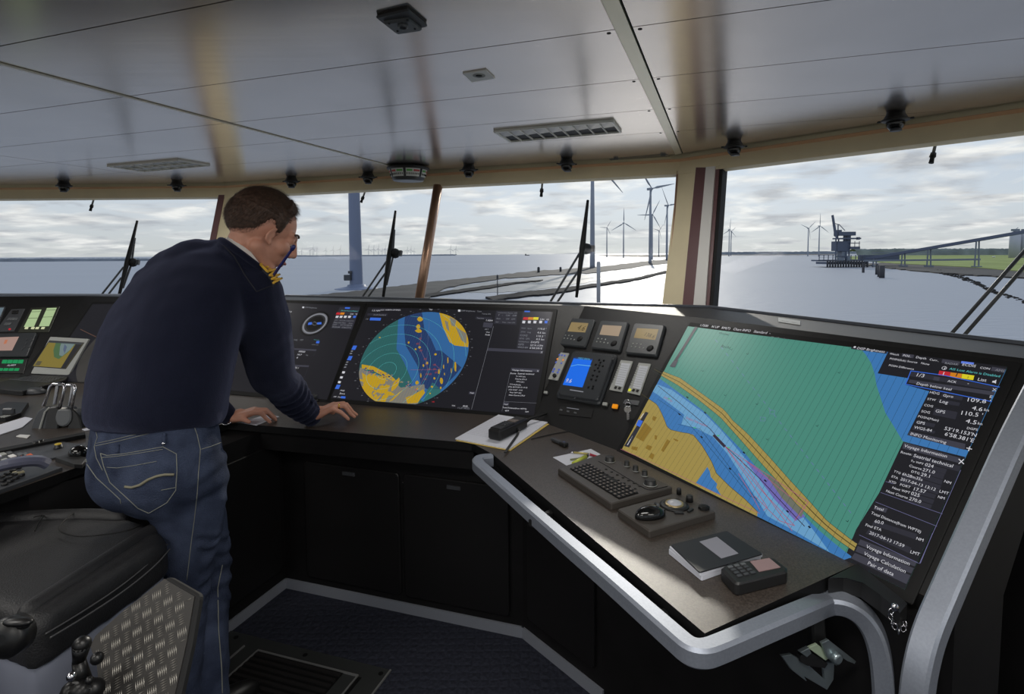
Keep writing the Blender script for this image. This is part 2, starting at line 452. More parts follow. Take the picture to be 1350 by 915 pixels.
pane(4, W2, (ucor(W2,ZS,1),ucor(W2,ZW,1)), (2.35,2.35))
# mullion between the middle panes
mb = MB(); copper = mat('mullion_bronze', (176,142,120), rough=.34, metal=.7)
mb.tube([W1.p(577.5,245,.0), W1.p(548.0,424,.0)], .033, copper, n=18)
struct(mb.build('trim_2'))
# corner posts: cream, maroon reveal, white strip, dark gasket
def post(pxt, fr, h0, h1, m, mb):
    slab(mb, fr, pxs(fr, pxt), h0, h1, m)
mb = MB()
cT = corner(W1,W2,ZC); cB = corner(W1,W2,ZS); pT = proj(cT); pB = proj(cB); print('corner px', pT, pB)
def cx(y): return pT[0]+(pB[0]-pT[0])*(y-pT[1])/(pB[1]-pT[1])
post([(893.5,226),(cx(226)+1,226),(cx(430)+1,430),(879,430)], W1, -.05, .008, CREAM, mb)
post([(cx(222)-1,222),(919,222),(899,430),(cx(430)-1,430)], W2, -.05, .008, CREAM, mb)
post([(919,222),(933,222),(914,432),(898.5,432)], W2, -.05, .014, PINK, mb)
post([(933,222),(945,221),(930,434),(914,432)], W2, -.05, .022, WHITE, mb)
post([(945,220),(950,219),(934,435),(930,434)], W2, -.05, .012, PINK, mb)
post([(950,218),(954,218),(938.5,436),(934,435)], W2, -.05, .006, RUBBER, mb)
post([(892,226),(894.5,226),(880.5,430),(878,430)], W1, -.03, .012, copper, mb)
struct(mb.build('trim_3'))
mb = MB(); cT = corner(W0,W1,ZC); cB = corner(W0,W1,ZS); qT = proj(cT); qB = proj(cB); print('corner px', qT, qB)
def cx0(y): return qT[0]+(qB[0]-qT[0])*(y-qT[1])/(qB[1]-qT[1])
post([(297,250),(cx0(250)+1,250),(cx0(440)+1,440),(262,440)], W0, -.05, .008, CREAM, mb)
post([(cx0(250)-1,250),(321,250),(291,440),(cx0(440)-1,440)], W1, -.05, .008, CREAM, mb)
post([(289.5,258),(297,258),(262,440),(254,440)], W0, -.05, .016, PINK, mb)
struct(mb.build('trim_4'))
# side and rear of the wheelhouse: low walls, wide windows, posts
mb = MB(); wp = mat('wall_paint_cream', (205,198,180), rough=.5)
ring = [P3+V((0,0,0)), V((3.1,-3,ZC)), V((-7,-3,ZC)), P0]
pk = 5; names = ['right','back','left']
for (A,B),nm in zip(zip(ring[:-1],ring[1:]), names):
    mb = MB(); u = (B-A); u.z=0; L = u.length; u.normalize(); o = V((-u.y,u.x,0))
    def bx(s0,s1,z0,z1,m=wp): 
        a = A+u*s0; b = A+u*s1
        mb.prism([V((p.x,p.y,z0)) for p in (a,b,b+o*.08,a+o*.08)], [V((p.x,p.y,z1)) for p in (a,b,b+o*.08,a+o*.08)], m)
    bx(0,L,0,1.02 if nm!='back' else .9); bx(0,L,1.985,ZC+.08)
    n = int(L/1.5)
    for k in range(n+1): s = (L-.12)*k/n; bx(s,s+.12,.9,1.99)
    struct(mb.build('wall_'+nm))
    mb = MB(); a = A+o*.04; b = B+o*.04
    mb.add([V((a.x,a.y,1)),V((b.x,b.y,1)),V((b.x,b.y,1.99)),V((a.x,a.y,1.99))], [[0,1,2,3]], gm)
    struct(mb.build('window_%d'%pk)); pk += 1
# raised carpeted plinth and pale panel along the right wall
mb = MB(); o = -V((W2.n.x,W2.n.y,0)).normalized(); a = lw2(ZS,0); 
A = V((a.x,a.y,0))+W2.u*.9; B = V((a.x,a.y,0))+W2.u*2.3; A -= o*.02; B -= o*.02
cg = mat('carpet_blue_grey', (84,92,112), rough=.95, noise_=.2, nscale=90, spec=.1)
mb.prism([V((p.x,p.y,0)) for p in (A-o*.5,B-o*.5,B,A)], [V((p.x,p.y,.17)) for p in (A-o*.5,B-o*.5,B,A)], cg)
struct(mb.build('trim_5'))
mb = MB(); mb.prism([V((p.x,p.y,.17)) for p in (A-o*.03,B-o*.03,B,A)], [V((p.x,p.y,.24)) for p in (A-o*.03,B-o*.03,B,A)], RUBBER)
struct(mb.build('baseboard_right'))

# ================================================================== CONSOLE SHELL
b1 = Z(701,551,ZD); b2 = Z(822,597,ZD); TH = {}
def plane(o, th, name):
    c,s = math.cos(math.radians(th)), math.sin(math.radians(th))
    f = Fr(o, V((c,s,0)), V((-s,c,1)).normalized()); TH[name] = f; return f
RAD = plane(b1, -16, 'rad'); th_i = math.degrees(math.atan2(b2.y-b1.y, b2.x-b1.x)); print('th_i', th_i)
INS = plane(b1, th_i, 'ins'); ECD = plane(b2, -60, 'ecd'); LFT = plane(V((-3,3.25,ZD)), 0, 'lft')
def isect(fa, fb, z):
    k = (z-ZD); A = fa.o+fa.v*(k/fa.v.z); B = fb.o+fb.v*(k/fb.v.z); d1,d2 = fa.u,fb.u
    den = d1.x*d2.y-d1.y*d2.x; w = B-A; t = (w.x*d2.y-w.y*d2.x)/den; p = A+d1*t; p.z = z; return p
ZR = 1.24
bL = isect(LFT,RAD,ZD); rL = isect(LFT,RAD,ZR); r1 = isect(RAD,INS,ZR); r2 = isect(INS,ECD,ZR)
e3 = Z(1227,800,ZD); t = (e3-ECD.o).dot(ECD.u); b3 = ECD.o+ECD.u*t; r3 = b3+ECD.v*((ZR-ZD)/ECD.v.z)
print('b1',b1,'b2',b2,'b3',b3,'r1',r1,proj(r1),'r2',r2,proj(r2),'r3',r3,proj(r3),'bL',proj(bL),proj(rL))
T = [Z(-520,388.6,ZR), Z(-60,388.6,ZR), Z(375,390.5,ZR), Z(740,400.5,ZR), Z(935,405.5,ZR), r3+V((-ECD.u.y*0+ECD.v.x,ECD.v.y,0)).normalized()*.235]
print('T', T, proj(T[-1]))
bs = [V((-5.5,3.25,ZD)), bL, b1, b2, b3]; rs = [V((-5.5,3.7,ZR)), rL, r1, r2, r3]
mb = MB()
for i in range(4):
    mb.add([bs[i],bs[i+1],rs[i+1],rs[i]], [[0,1,2],[0,2,3]], CONS)
    mb.add([V((p.x,p.y,.0)) for p in (bs[i],bs[i+1])]+[bs[i+1],bs[i]], [[0,1,2,3]], CONSD)
top = rs + T[::-1]
flat(mb, Fr(V((0,0,ZR)),V((1,0,0)),V((0,1,0))), [(p.x,p.y) for p in top], 0, CONS, px=False)
for a,b in zip(T[:-1],T[1:]): mb.add([V((a.x,a.y,0)),a,b,V((b.x,b.y,0))], [[0,1,2,3]], CONSD)
# end plate
e = ECD.u; nh = V((-e.y,e.x,0))
def EP(w, z): q = V((b3.x,b3.y,0))+nh*w; return V((q.x,q.y,z))
endp = [EP(0,0),EP(.2,0),EP(.21,.74),EP(.44,1.02),EP(.66,1.2),T[-1],r3,EP(-.005,ZD)]
endp = [EP(.0,0),EP(.2,0),EP(.22,.75),EP(.43,1.03),EP(.60,1.16), EP(.66,1.2), r3, EP(0,ZD)]
n_ = len(endp); 
mb.add(endp+[p+e*.03 for p in endp], [list(range(n_))[::-1], [n_+i for i in range(n_)]]+[[i,(i+1)%n_,n_+(i+1)%n_,n_+i] for i in range(n_)], CONSD)
cons = thing('bridge_console', 'long black angled bridge console wrapping round under the windows, holding the big screens', 'console', (0,3,0))
mb.build('housing', cons)
# lighter edge strip along the top ledge
mb = MB(); off = V((0,0,.012))
tub = mat('ledge_edge_grey', (96,100,108), rough=.35, metal=.5)
for a,b in zip(T[:-1],T[1:]): mb.bar([a+off*.4,b+off*.4], .012, .012, tub if a.x>-1.7 else ALU, bev=.002)
mb.build('top_edge_strip', cons)
mb = MB(); TOPF = Fr(V((0,0,ZR)),V((1,0,0)),V((0,1,0)))
for (x0,y0,x1,y1,hh) in ((579,393.3,596,394,2.6),(1026,419.5,1055,424,5.5)):
    uv = pxs(TOPF, [(x0,y0),(x1,y1),(x1,y1+hh),(x0,y0+hh)]); mb = MB(); slab(mb, TOPF, uv, .001, .003, LGREY)
    if hh > 3: text(mb, TOPF, 'No.05   P/05 4', (1029,424.0), (1051,427.6), .0035, DBLK, hh=.011)
    mb.build('label_plate', cons)
# base with kick strip and doors
base = [(-1.95,-1.2),(-1.85,1.0),(-1.62,1.75)] + [tuple(Z(x,y,0).xy) for x,y in ((295,838),(377,774),(690,840))]
p4 = Z(795,925,0); base.append((p4.x,p4.y)); pe = b3 - nh*.03; base += [(pe.x,pe.y)]
q_ = [b3,b2,b1,bL,V((-5.5,3.25,0)),V((-5.5,-1.2,0))]
poly_ = base + [(p.x,p.y) for p in q_]
mb = MB(); F0 = Fr(V((0,0,0)),V((1,0,0)),V((0,1,0)))
for a,b in zip(base[:-1],base[1:]): mb.add([V((*a,0)),V((*b,0)),V((*b,.755)),V((*a,.755))], [[0,1,2,3]], CONSD)
flat(mb, F0, poly_, .752, CONSD, px=False)
mb.build('base_cabinet', cons)
mb = MB(); kick = mat('kick_strip_grey', (150,154,164), rough=.4, metal=.3)
cc = [V((*p,.022)) for p in base[2:7]]
for i,(a,b) in enumerate(zip(cc[:-1],cc[1:])):
    d = (b-a).normalized(); n = V((d.y,-d.x,0)); mb.box((a+b)/2+n*.004, ((b-a).length+.008,.008,.044), kick, (d,V((-d.y,d.x,0)),V((0,0,1))))
mb.build('kick_strip', cons)
# cupboard doors on the base faces
seam = mat('door_panel_black', (21,20,21), rough=.5, spec=.35)
def vface(i):
    a = V((*base[i],0)); b = V((*base[i+1],0)); return Fr(a, b-a, V((0,0,1))), (b-a).length
for i,parts in ((4,((.10,.92,.12,.62),)),(3,((.02,.34,.1,.68),)),(5,((.04,.40,.1,.62),))):
    f,L = vface(i)
    for (a,b,z0,z1) in parts:
        mb = MB(); b = min(b, L-.03)
        if i == 4:
            for (s0,s1) in ((.13,.60),(.62,1.08)):
                m2 = MB(); slab(m2, f, [(s0,.08),(s1,.08),(s1,.60),(s0,.60)], .001, .014, seam, r=.02, bev=.003)
                d = m2.build('cupboard_door', cons)
                m3 = MB(); slab(m3, f, [(s0+.2,.565),(s0+.26,.565),(s0+.26,.58),(s0+.2,.58)], .014, .02, CHAR, bev=.002); m3.build('latch', d)
            continue
        slab(mb, f, [(a,z0),(b,z0),(b,z1),(a,z1)], .001, .014, seam, r=.02, bev=.003); mb.build('cupboard_door', cons)
# small stickers on the front apron
f,L = vface(4)
for (x0,y0,x1,y1) in ((570,641,588,642.5),(531,636,545,636.8)):
    mb = MB(); a,b = f.at(x0,y0,.002),f.at(x1,y1,.002); line(mb, f, [a,b], .004, .003, mat('sticker_dim', (120,118,120)), px=False); mb.build('sticker', cons)
# desk top
desk_mat = mat('desk_laminate', (66,59,54), rough=.36, noise_=.38, nscale=230, bump=.1, bscale=700, spec=.5)
front = [(-1.8,-1.2)] + [tuple(Z(x,y,ZD).xy) for x,y in ((0,652),(128,607),(300,557),(622,584),(650,599),(929,835),(1128,744))]
front[0] = (front[1][0]-.12, -1.2)
d2 = front + [(p.x,p.y) for p in (b3,b2,b1,bL,V((-5.5,3.25,0)),V((-5.5,-1.2,0)))]
mb = MB(); 
flat(mb, F0, d2, ZD, desk_mat, px=False)
for a,b in zip(front[:-1],front[1:]): mb.add([V((*a,ZD-.03)),V((*b,ZD-.03)),V((*b,ZD)),V((*a,ZD))], [[0,1,2,3]], DBLK)
a = V((*front[-1],ZD)); mb.add([a-V((0,0,.03)), V((b3.x,b3.y,ZD-.03)), V((b3.x,b3.y,ZD)), a], [[0,1,2,3]], DBLK)
flat(mb, F0, d2, ZD-.03, DBLK, px=False)
mb.build('desktop', cons)
# fascia below the middle desk edge
mb = MB()
for i in (3,):
    a,b = V((*front[i],0)),V((*front[i+1],0)); nn = (b-a).normalized(); nn = V((-nn.y,nn.x,0))
    mb.prism([V((p.x,p.y,.68)) for p in (a+nn*.02,b+nn*.02,b+nn*.05,a+nn*.05)], [V((p.x,p.y,ZD-.03)) for p in (a+nn*.02,b+nn*.02,b+nn*.05,a+nn*.05)], CONSD)
a,b,c = V((*front[6],0)),V((*front[7],0)),V((*front[5],0))
mb.build('apron', cons)
# ================================================================== OUTSIDE
SEA = -14.0
sea_m = mat('estuary_water', (160,163,170), rough=.34, spec=.2)
def seabump(m):
    nt = m.node_tree; b = nt.nodes['Principled BSDF']; tc = nt.nodes.new('ShaderNodeTexCoord')
    mp = nt.nodes.new('ShaderNodeMapping'); mp.inputs['Scale'].default_value = (.35,1,1); nt.links.new(tc.outputs['Object'], mp.inputs[0])
    n = nt.nodes.new('ShaderNodeTexNoise'); n.inputs['Scale'].default_value = .5; n.inputs['Detail'].default_value = 8; nt.links.new(mp.outputs[0], n.inputs['Vector'])
    bp = nt.nodes.new('ShaderNodeBump'); bp.inputs['Strength'].default_value = .55; bp.inputs['Distance'].default_value = .7
    nt.links.new(n.outputs['Fac'], bp.inputs['Height']); nt.links.new(bp.outputs[0], b.inputs['Normal'])
    n2 = nt.nodes.new('ShaderNodeTexNoise'); n2.inputs['Scale'].default_value = .006; n2.inputs['Detail'].default_value = 5; nt.links.new(mp.outputs[0], n2.inputs['Vector'])
    r = nt.nodes.new('ShaderNodeMapRange'); r.inputs['To Min'].default_value = .42; r.inputs['To Max'].default_value = .62; nt.links.new(n2.outputs['Fac'], r.inputs['Value']); nt.links.new(r.outputs[0], b.inputs['Roughness'])
seabump(sea_m)
mb = MB(); mb.add([(-30000,7,SEA),(30000,7,SEA),(30000,30000,SEA),(-30000,30000,SEA)], [[0,1,2,3]], sea_m)
o = mb.build('sea'); struct(o)
def land(pts, z, m, name, label=None, jit=0):
    mb = MB(); P = []
    for i,(a,b) in enumerate(zip(pts, pts[1:]+pts[:1])):
        n = max(1, int(abs(a[0]-b[0])/6)) if jit else 1
        for k in range(n):
            t = k/n; x = a[0]*(1-t)+b[0]*t; y = a[1]*(1-t)+b[1]*t
            if jit and k: y += random.uniform(-jit,jit)
            P.append(Z(x,y,z))
    uv = [(p.x,p.y) for p in P]
    flat(mb, Fr(V((0,0,z)),V((1,0,0)),V((0,1,0))), uv, 0, m, px=False)
    # shore edge down to the water
    mb.add([V((x,y,z)) for x,y in uv]+[V((x,y,SEA-.5)) for x,y in uv], [[i,(i+1)%len(uv),len(uv)+(i+1)%len(uv),len(uv)+i] for i in range(len(uv))], m)
    o = mb.build(name); struct(o); return o
mud = mat('wet_mud', (70,67,64), rough=.75, spec=.2, noise_=.25, nscale=.06, bump=.6, bscale=.8)
mudl = mat('wet_sand_flat', (122,120,116), rough=.4, spec=.35, noise_=.15, nscale=.05)
rock = mat('dark_stone_bank', (52,50,49), rough=.9, spec=.1, noise_=.4, nscale=.3, bump=1, bscale=.9)
grass = mat('dike_grass', (142,154,92), rough=.9, noise_=.16, nscale=.03, spec=.1)
hz = mat('far_trees_haze_tint', (122,128,136), rough=1, spec=0, noise_=.12, nscale=.02)  # distance haze put into the colour: far trees greyed and lightened
hz2 = mat('trees_haze_tint', (122,129,126), rough=1, spec=0, noise_=.2, nscale=.03)  # nearer woods, paler green with haze mixed into the colour
land([(340,392),(420,388.5),(500,380),(560,372.5),(640,364),(700,357.5),(760,353.5),(806,350),(846,344.5),(900,341),(905,345.5),(860,349),(820,354.5),(780,359.5),(720,363),(660,367),(620,373),(585,380),(560,396),(440,400),(340,402)], SEA+.5, mud, 'mudflat', jit=.6)
land([(600,379),(640,372),(700,366.5),(760,363.5),(800,360),(880,352),(890,354),(840,363),(790,370),(740,377),(700,383),(640,386),(590,385)], SEA+.12, mudl, 'sandflat', jit=.7)
land([(560,388),(590,383),(630,378),(680,371.5),(716,368.5),(712,370),(676,374),(640,380),(600,385.5),(560,391)], SEA+.6, rock, 'stone_groyne', jit=.5)
land([(640,391),(690,384.5),(716,382),(760,377),(800,371.5),(840,365.5),(882,356),(900,349.5),(900,351.5),(880,358.8),(842,368),(800,374.5),(760,381),(730,386.5),(690,390),(650,395)], SEA+.7, rock, 'stone_groyne', jit=.5)
land([(786,336.2),(905,335.6),(905,338.5),(860,339.2),(800,337.6)], SEA+.6, mud, 'mudflat', jit=.2)
land([(940,335.4),(1060,333.6),(1110,333.6),(1110,335.4),(1040,336.4),(950,336.8)], SEA+.6, mud, 'mudflat', jit=.2)
# dike on the right
land([(1100,338.5),(1150,337),(1200,335.6),(1400,334),(1420,362),(1350,357.5),(1290,352.5),(1230,349.5),(1180,347),(1120,341)], SEA+1.4, grass, 'grass_dike')
land([(1110,347),(1180,346.5),(1240,349.6),(1300,353),(1360,358),(1420,362),(1420,368),(1350,365.5),(1270,361.5),(1200,356),(1150,350)], SEA+.9, mud, 'muddy_foreshore', jit=.5)
# stones of the breakwater: a loose ridge nobody could count
mb = MB(); path = [(1236,358),(1262,364),(1285,373),(1306,383),(1330,392),(1375,406)]
for (a,b) in zip(path[:-1],path[1:]):
    for k in range(34):
        t = random.random(); x = a[0]+(b[0]-a[0])*t; y = a[1]+(b[1]-a[1])*t+random.uniform(-2.2,2.2)
        p = Z(x,y,SEA); r = p.y*.0022*random.uniform(.6,1.5); an = random.uniform(0,6)
        mb.ball(p+V((0,0,r*.1)), (r*1.5,r*1.2,r*.8), rock, seg=6, ax=(V((math.cos(an),math.sin(an),0)),V((-math.sin(an),math.cos(an),0)),V((0,0,1))))
tag(mb.build('breakwater_stones'), 'dark ridge of loose breakwater stones curving out of the water at far right', 'stones', kind='stuff')
def treeline(name, label, x0, x1, yb0, yb1, d0, d1, top, m, amp=1.0, seed=0):
    mb = MB(); n = int(abs(x1-x0)/1.2); vs = []; fs = []
    for i in range(n+1):
        t = i/n; x = x0+(x1-x0)*t; d = d0+(d1-d0)*t; p = D(x, yb0+(yb1-yb0)*t, d)
        h = noise.noise(V((x*.05,seed,0)))*.6+noise.noise(V((x*.25,seed,3)))*.5+noise.noise(V((x*.9,seed,3)))*.35
        H = d/735*(top+amp*h)
        for (dy,hh) in ((0,0),(d*.006,H*.75),(d*.014,H),(d*.03,H*.6)): vs.append(V((p.x,p.y+dy,p.z+hh-(.5 if hh==0 else 0))))
    for i in range(n):
        for k in range(3): fs.append([i*4+k,(i+1)*4+k,(i+1)*4+k+1,i*4+k+1])
    mb.add(vs, fs, m); return tag(mb.build(name), label, 'trees', kind='stuff')
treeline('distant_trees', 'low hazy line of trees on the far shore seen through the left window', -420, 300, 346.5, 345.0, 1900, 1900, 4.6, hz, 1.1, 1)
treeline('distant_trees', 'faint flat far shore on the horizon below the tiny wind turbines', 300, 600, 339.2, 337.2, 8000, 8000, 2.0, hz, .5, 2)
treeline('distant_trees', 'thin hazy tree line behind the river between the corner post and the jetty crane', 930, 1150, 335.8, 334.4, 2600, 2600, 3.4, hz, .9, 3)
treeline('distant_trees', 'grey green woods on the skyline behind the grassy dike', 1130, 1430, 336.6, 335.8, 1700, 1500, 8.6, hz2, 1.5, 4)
# ---- wind turbines
tw = mat('turbine_paint', (140,146,158), rough=.5)
def turbine(px, hub_y, by, R, k, ph, label, d=None, group='wind turbines beyond the windows', nwide=None, wb=None):
    hor = 338.5-.006*px
    d = d or 100*735/(hor-hub_y)
    b = D(px, by, d); h = D(px, hub_y, d); Rm = R*d/735; H = h.z-b.z
    yaw = math.acos(min(1,k))
    t = thing('wind_turbine', label, 'wind turbine', (b.x,b.y,b.z), 0, group)
    wb = wb or H*.022; mb = MB(); mb.tube([V((0,0,-max(.2,b.z-SEA))),V((0,0,0)),V((0,0,H*.5)),V((0,0,H-1))], [wb*1.1,wb,wb*.85,wb*.6], tw, n=16); mb.build('tower', t, world=False)
    u = V((math.cos(yaw), math.sin(yaw), 0)); f = V((math.sin(yaw), -math.cos(yaw), 0)); hc = V((0,0,H))+f*(Rm*.06)
    mb = MB(); mb.box(V((0,0,H))-f*(Rm*.035), (Rm*.065,Rm*.2,Rm*.07), tw, (u,f,V((0,0,1))), bev=Rm*.012); mb.build('nacelle', t, world=False)
    mb = MB(); mb.ball(hc, (Rm*.035,Rm*.045,Rm*.035), tw, seg=10, ax=(u,f,V((0,0,1)))); mb.build('hub', t, world=False)
    for j in range(3):
        a = math.radians(ph+120*j); r = u*math.cos(a)+V((0,0,1))*math.sin(a); s = -u*math.sin(a)+V((0,0,1))*math.cos(a)
        mb = MB(); prof = [(.02,.018,.018),(.12,.022,.02),(.22,.045,.012),(.5,.032,.008),(.8,.02,.005),(1,.006,.003)]; vs=[]; fs=[]
        for (q,c,th) in prof:
            for (x,y) in ((-.5,0),(0,-1),(.9,0),(0,1)): vs.append(hc+r*(Rm*q)+s*(x*c*Rm*1.15)+f*(y*th*Rm))
        for i in range(5):
            for m_ in range(4): fs.append([i*4+m_,i*4+(m_+1)%4,(i+1)*4+(m_+1)%4,(i+1)*4+m_])
        fs += [[0,1,2,3],[20,21,22,23]]; mb.add(vs, fs, tw, True); mb.build('blade', t, world=False)
    return t
turbine(857, 249, 344, 43.5, .83, 12, 'biggest complete wind turbine, in front of two others near the corner post')
turbine(879, 271, 339.5, 28.7, .68, 8, 'second wind turbine from the corner post, its tower right beside the post')
turbine(859.5, 283, 338.5, 21.5, .98, 62, 'wind turbine rotor showing half hidden behind the tallest complete turbine')
turbine(868.5, 304, 336, 11.5, .85, 48, 'smallest wind turbine between the two big ones by the corner post')
turbine(822, 294, 336, 20, .98, 90, 'lone wind turbine with one blade straight up, left of the big group')
turbine(781, 211, 349, 61, .9, -42, 'near wind turbine tower behind the tall wiper, only a blade tip showing above', d=600, wb=2.7)
turbine(961, 303, 335, 15.5, .85, 84, 'wind turbine just right of the corner post, over the far river bank')
turbine(963.5, 305, 335, 11, .8, 30, 'wind turbine overlapped by another just right of the corner post', d=3000)
turbine(1065, 301, 336, 14.5, .95, 160, 'left one of the two wind turbines beside the jetty crane')
turbine(1079.5, 298, 334.6, 17, .95, 90, 'right one of the two wind turbines beside the jetty crane, one blade up')
turbine(800, 300, 336, 11, .95, 178, 'distant wind turbine rotor almost hidden behind the near tower', d=2600)
# distant wind farm
xs = [391.6,398,409,413,418,430,439.5,449,486,493,499,504,508,537,542,546,594,601]
where = ['first from the head', 'second from the head']
t0 = turbine(xs[0], 330.3, 338.4, 5.4, .9, 80, 'tiny wind turbine on the far horizon', d=8400, group='tiny wind turbines on the horizon', wb=3.0)
for i,x in enumerate(xs[1:]):
    b = D(x, 338.4-.006*(x-391), 8400+random.uniform(-500,500)); dup(t0, b, rotz=random.choice((-1,0,1))*.7, scale=random.uniform(.85,1.25))
# ---- near tower standing in the water with its round base
blu = mat('blue_grey_steel', (112,122,146), rough=.5)
t = thing('tower', 'broad blue grey steel tower rising from a round base, seen past the head', 'tower', tuple(Z(470,381,SEA)))
p = Z(470,381,SEA); mb = MB(); q = D(469.5,100,p.y)
mb.lathe([(3.0,0),(2.95,1.5),(2.55,40),(2.3,80),(2.2,q.z-p.z)], blu, p+V((0,0,.6)), n=28); mb.build('shaft', t)
mb = MB(); mb.lathe([(9.6,0),(9.6,.5),(8,.8),(4.2,1.5),(4.0,2.2),(2.9,2.6)], blu, p+V((0,0,-.3)), n=32); mb.build('round_base', t)
mb = MB(); mb.box(D(458.5,366,p.y-3), (3.0,2.4,2.6), CHAR, bev=.2); mb.box(D(461.5,359,p.y-3), (1.6,1.2,1.2), CHAR, bev=.1); mb.box(D(463,363,p.y-2.4), (.5,2,4), CHAR); mb.build('equipment_box', t)
# ---- posts and marks in the water
def pile(px, y0, y1, wpx, m, name, label, head=0, cat='post'):
    b = Z(px,y1,SEA); top = D(px,y0,b.y).z; r = wpx*b.y/735/2
    mb = MB(); mb.lathe([(r,-.5),(r,top-SEA-(r*.8)),(r*.7,top-SEA)], m, b, n=14)
    if head: mb.box(V((b.x,b.y,top-1.0)), (r*head,r*head,1.4), m, bev=.1)
    return tag(mb.build(name), label, cat)
pale = mat('pale_concrete', (168,168,170), rough=.7); dk = mat('dark_timber', (66,66,70), rough=.8)
pile(789,345,402,5.0,pale,'mooring_pile','pale round mooring pile standing in the water beside the tall wiper')
pile(656,362,389,1.2,dk,'channel_marker','thin dark channel marker with a cage, left of the tall wiper',head=4,cat='marker')
pile(710,352,360,3.4,dk,'bollard','left one of two small dark bollards on the mudflat'); pile(739,352,359,3.0,dk,'bollard','right one of two small dark bollards on the mudflat')
pile(849,352,359,.8,dk,'channel_marker','tiny stick marker at the end of the stone groyne',cat='marker')
# ship on the horizon
t = thing('ship', 'tiny cargo ship on the horizon in the middle window', 'ship', tuple(D(695,337,4500)))
p = D(695,336.6,4500); mb = MB(); mb.prism([p+V(q) for q in ((-17,-3,-2),(16,-3,-2),(16,3,-2),(-17,3,-2))],[p+V(q) for q in ((-19,-4,4),(20,-4,4),(20,4,4),(-19,4,4))], dk); mb.build('hull', t)
mb = MB(); mb.box(p+V((-12,0,8)), (9,6,8), dk, bev=.5); mb.build('deckhouse', t)
# ---- jetty and unloading crane
cr_m = mat('crane_steel_haze_tint', (84,92,110), rough=.6); cr_l = mat('crane_steel_light', (120,128,140), rough=.6)  # dark steel lightened in its colour to stand for haze
def cb2(mb, x0,y0,x1,y1,d,dep,m): 
    a = D(x0,y1,d); b = D(x1,y0,d); mb.box((a+b)/2+V((0,dep/2,0)), (abs(b.x-a.x),dep,abs(b.z-a.z)), m)
def stru(mb, pts, w, d, m): mb.bar([D(x,y,dd) for x,y,dd in [(q+(d,))[:3] for q in pts]], w, w, m, bev=w*.1)
DC = 570
t = thing('jetty', 'dark timber and steel jetty with piles under the unloading crane', 'jetty', tuple(Z(1120,352,SEA)))
mb = MB(); cb2(mb,1090,345,1145,348.5,DC,22,cr_m); cb2(mb,1078,342,1186,344.5,DC+26,14,cr_m); mb.build('deck', t)
for i in range(16):
    x = 1091+i*3.5; mb = MB(); b = Z(x,357,SEA); a = D(x,346,DC-1); mb.lathe([(.95,SEA-1-a.z),(.95,2.0)], dk, a, n=8); mb.build('pile', t)
mb = MB()
for x in range(1080,1186,6): cb2(mb,x,336,x+.7,343,DC+30,1,cr_m)
cb2(mb,1080,338.6,1186,339.4,DC+30,.6,cr_m); cb2(mb,1080,335.8,1115,336.6,DC+30,.6,cr_m); mb.build('railing', t)
mb = MB(); cb2(mb,1138,336,1186,343,DC+28,10,cr_m); mb.build('low_shed', t)
t = thing('harbour_crane', 'dark ship unloading crane with raised boom on the jetty', 'crane', tuple(D(1115,346,DC)))
mb = MB()
for x in (1101.5,1105,1115,1119.5):
    stru(mb, [(x,346),(x+(.6 if x<1110 else -.6),314)], 1.1, DC+4 if x in(1101.5,1115) else DC+14, cr_m)
stru(mb,[(1101,331),(1120,331)],1.0,DC+4,cr_m); stru(mb,[(1101,338),(1120,338)],1.0,DC+4,cr_m); mb.build('portal_frame', t)
mb = MB(); cb2(mb,1104,318,1121,331,DC+3,12,cr_m); cb2(mb,1110,331,1117,341,DC+4,9,cr_l); mb.build('machine_house', t)
mb = MB(); cb2(mb,1106,305.4,1128.5,310.6,DC+2,10,cr_m); cb2(mb,1105,303,1110,310.6,DC+3,8,cr_m); cb2(mb,1117,310,1122,320,DC+4,8,cr_m); mb.build('upper_house', t)
mb = MB(); cb2(mb,1103,313.4,1135.5,315.4,DC+1,8,cr_m); cb2(mb,1131,312.6,1134,316,DC,3,cr_m); cb2(mb,1121,320,1134,321,DC+1,8,cr_m); cb2(mb,1121,325,1134,328.5,DC+1,8,cr_m)
for x in (1121,1127,1133): cb2(mb,x,318,x+.5,328,DC+1,1,cr_m)
mb.build('walkway', t)
mb = MB(); stru(mb,[(1097.8,283.5),(1103,314)],1.5,DC+3,cr_m); stru(mb,[(1096.6,284),(1100.8,312)],.8,DC+6,cr_m)
for k in range(6): stru(mb,[(1097+k*.9,286+k*4.6),(1099.4+k*.9,289+k*4.6)],.5,DC+4,cr_m)
mb.build('boom', t)
mb = MB(); stru(mb,[(1105,296),(1104.5,314)],.9,DC+5,cr_m); stru(mb,[(1106,295.6),(1114,304)],.6,DC+5,cr_m); stru(mb,[(1098.5,294),(1106,296)],.6,DC+5,cr_m); mb.build('mast', t)
mb = MB(); cb2(mb,1106,340,1113,346,DC+1,4,cr_l); cb2(mb,1117,338,1121,345,DC+2,5,cr_l); mb.build('hopper', t)
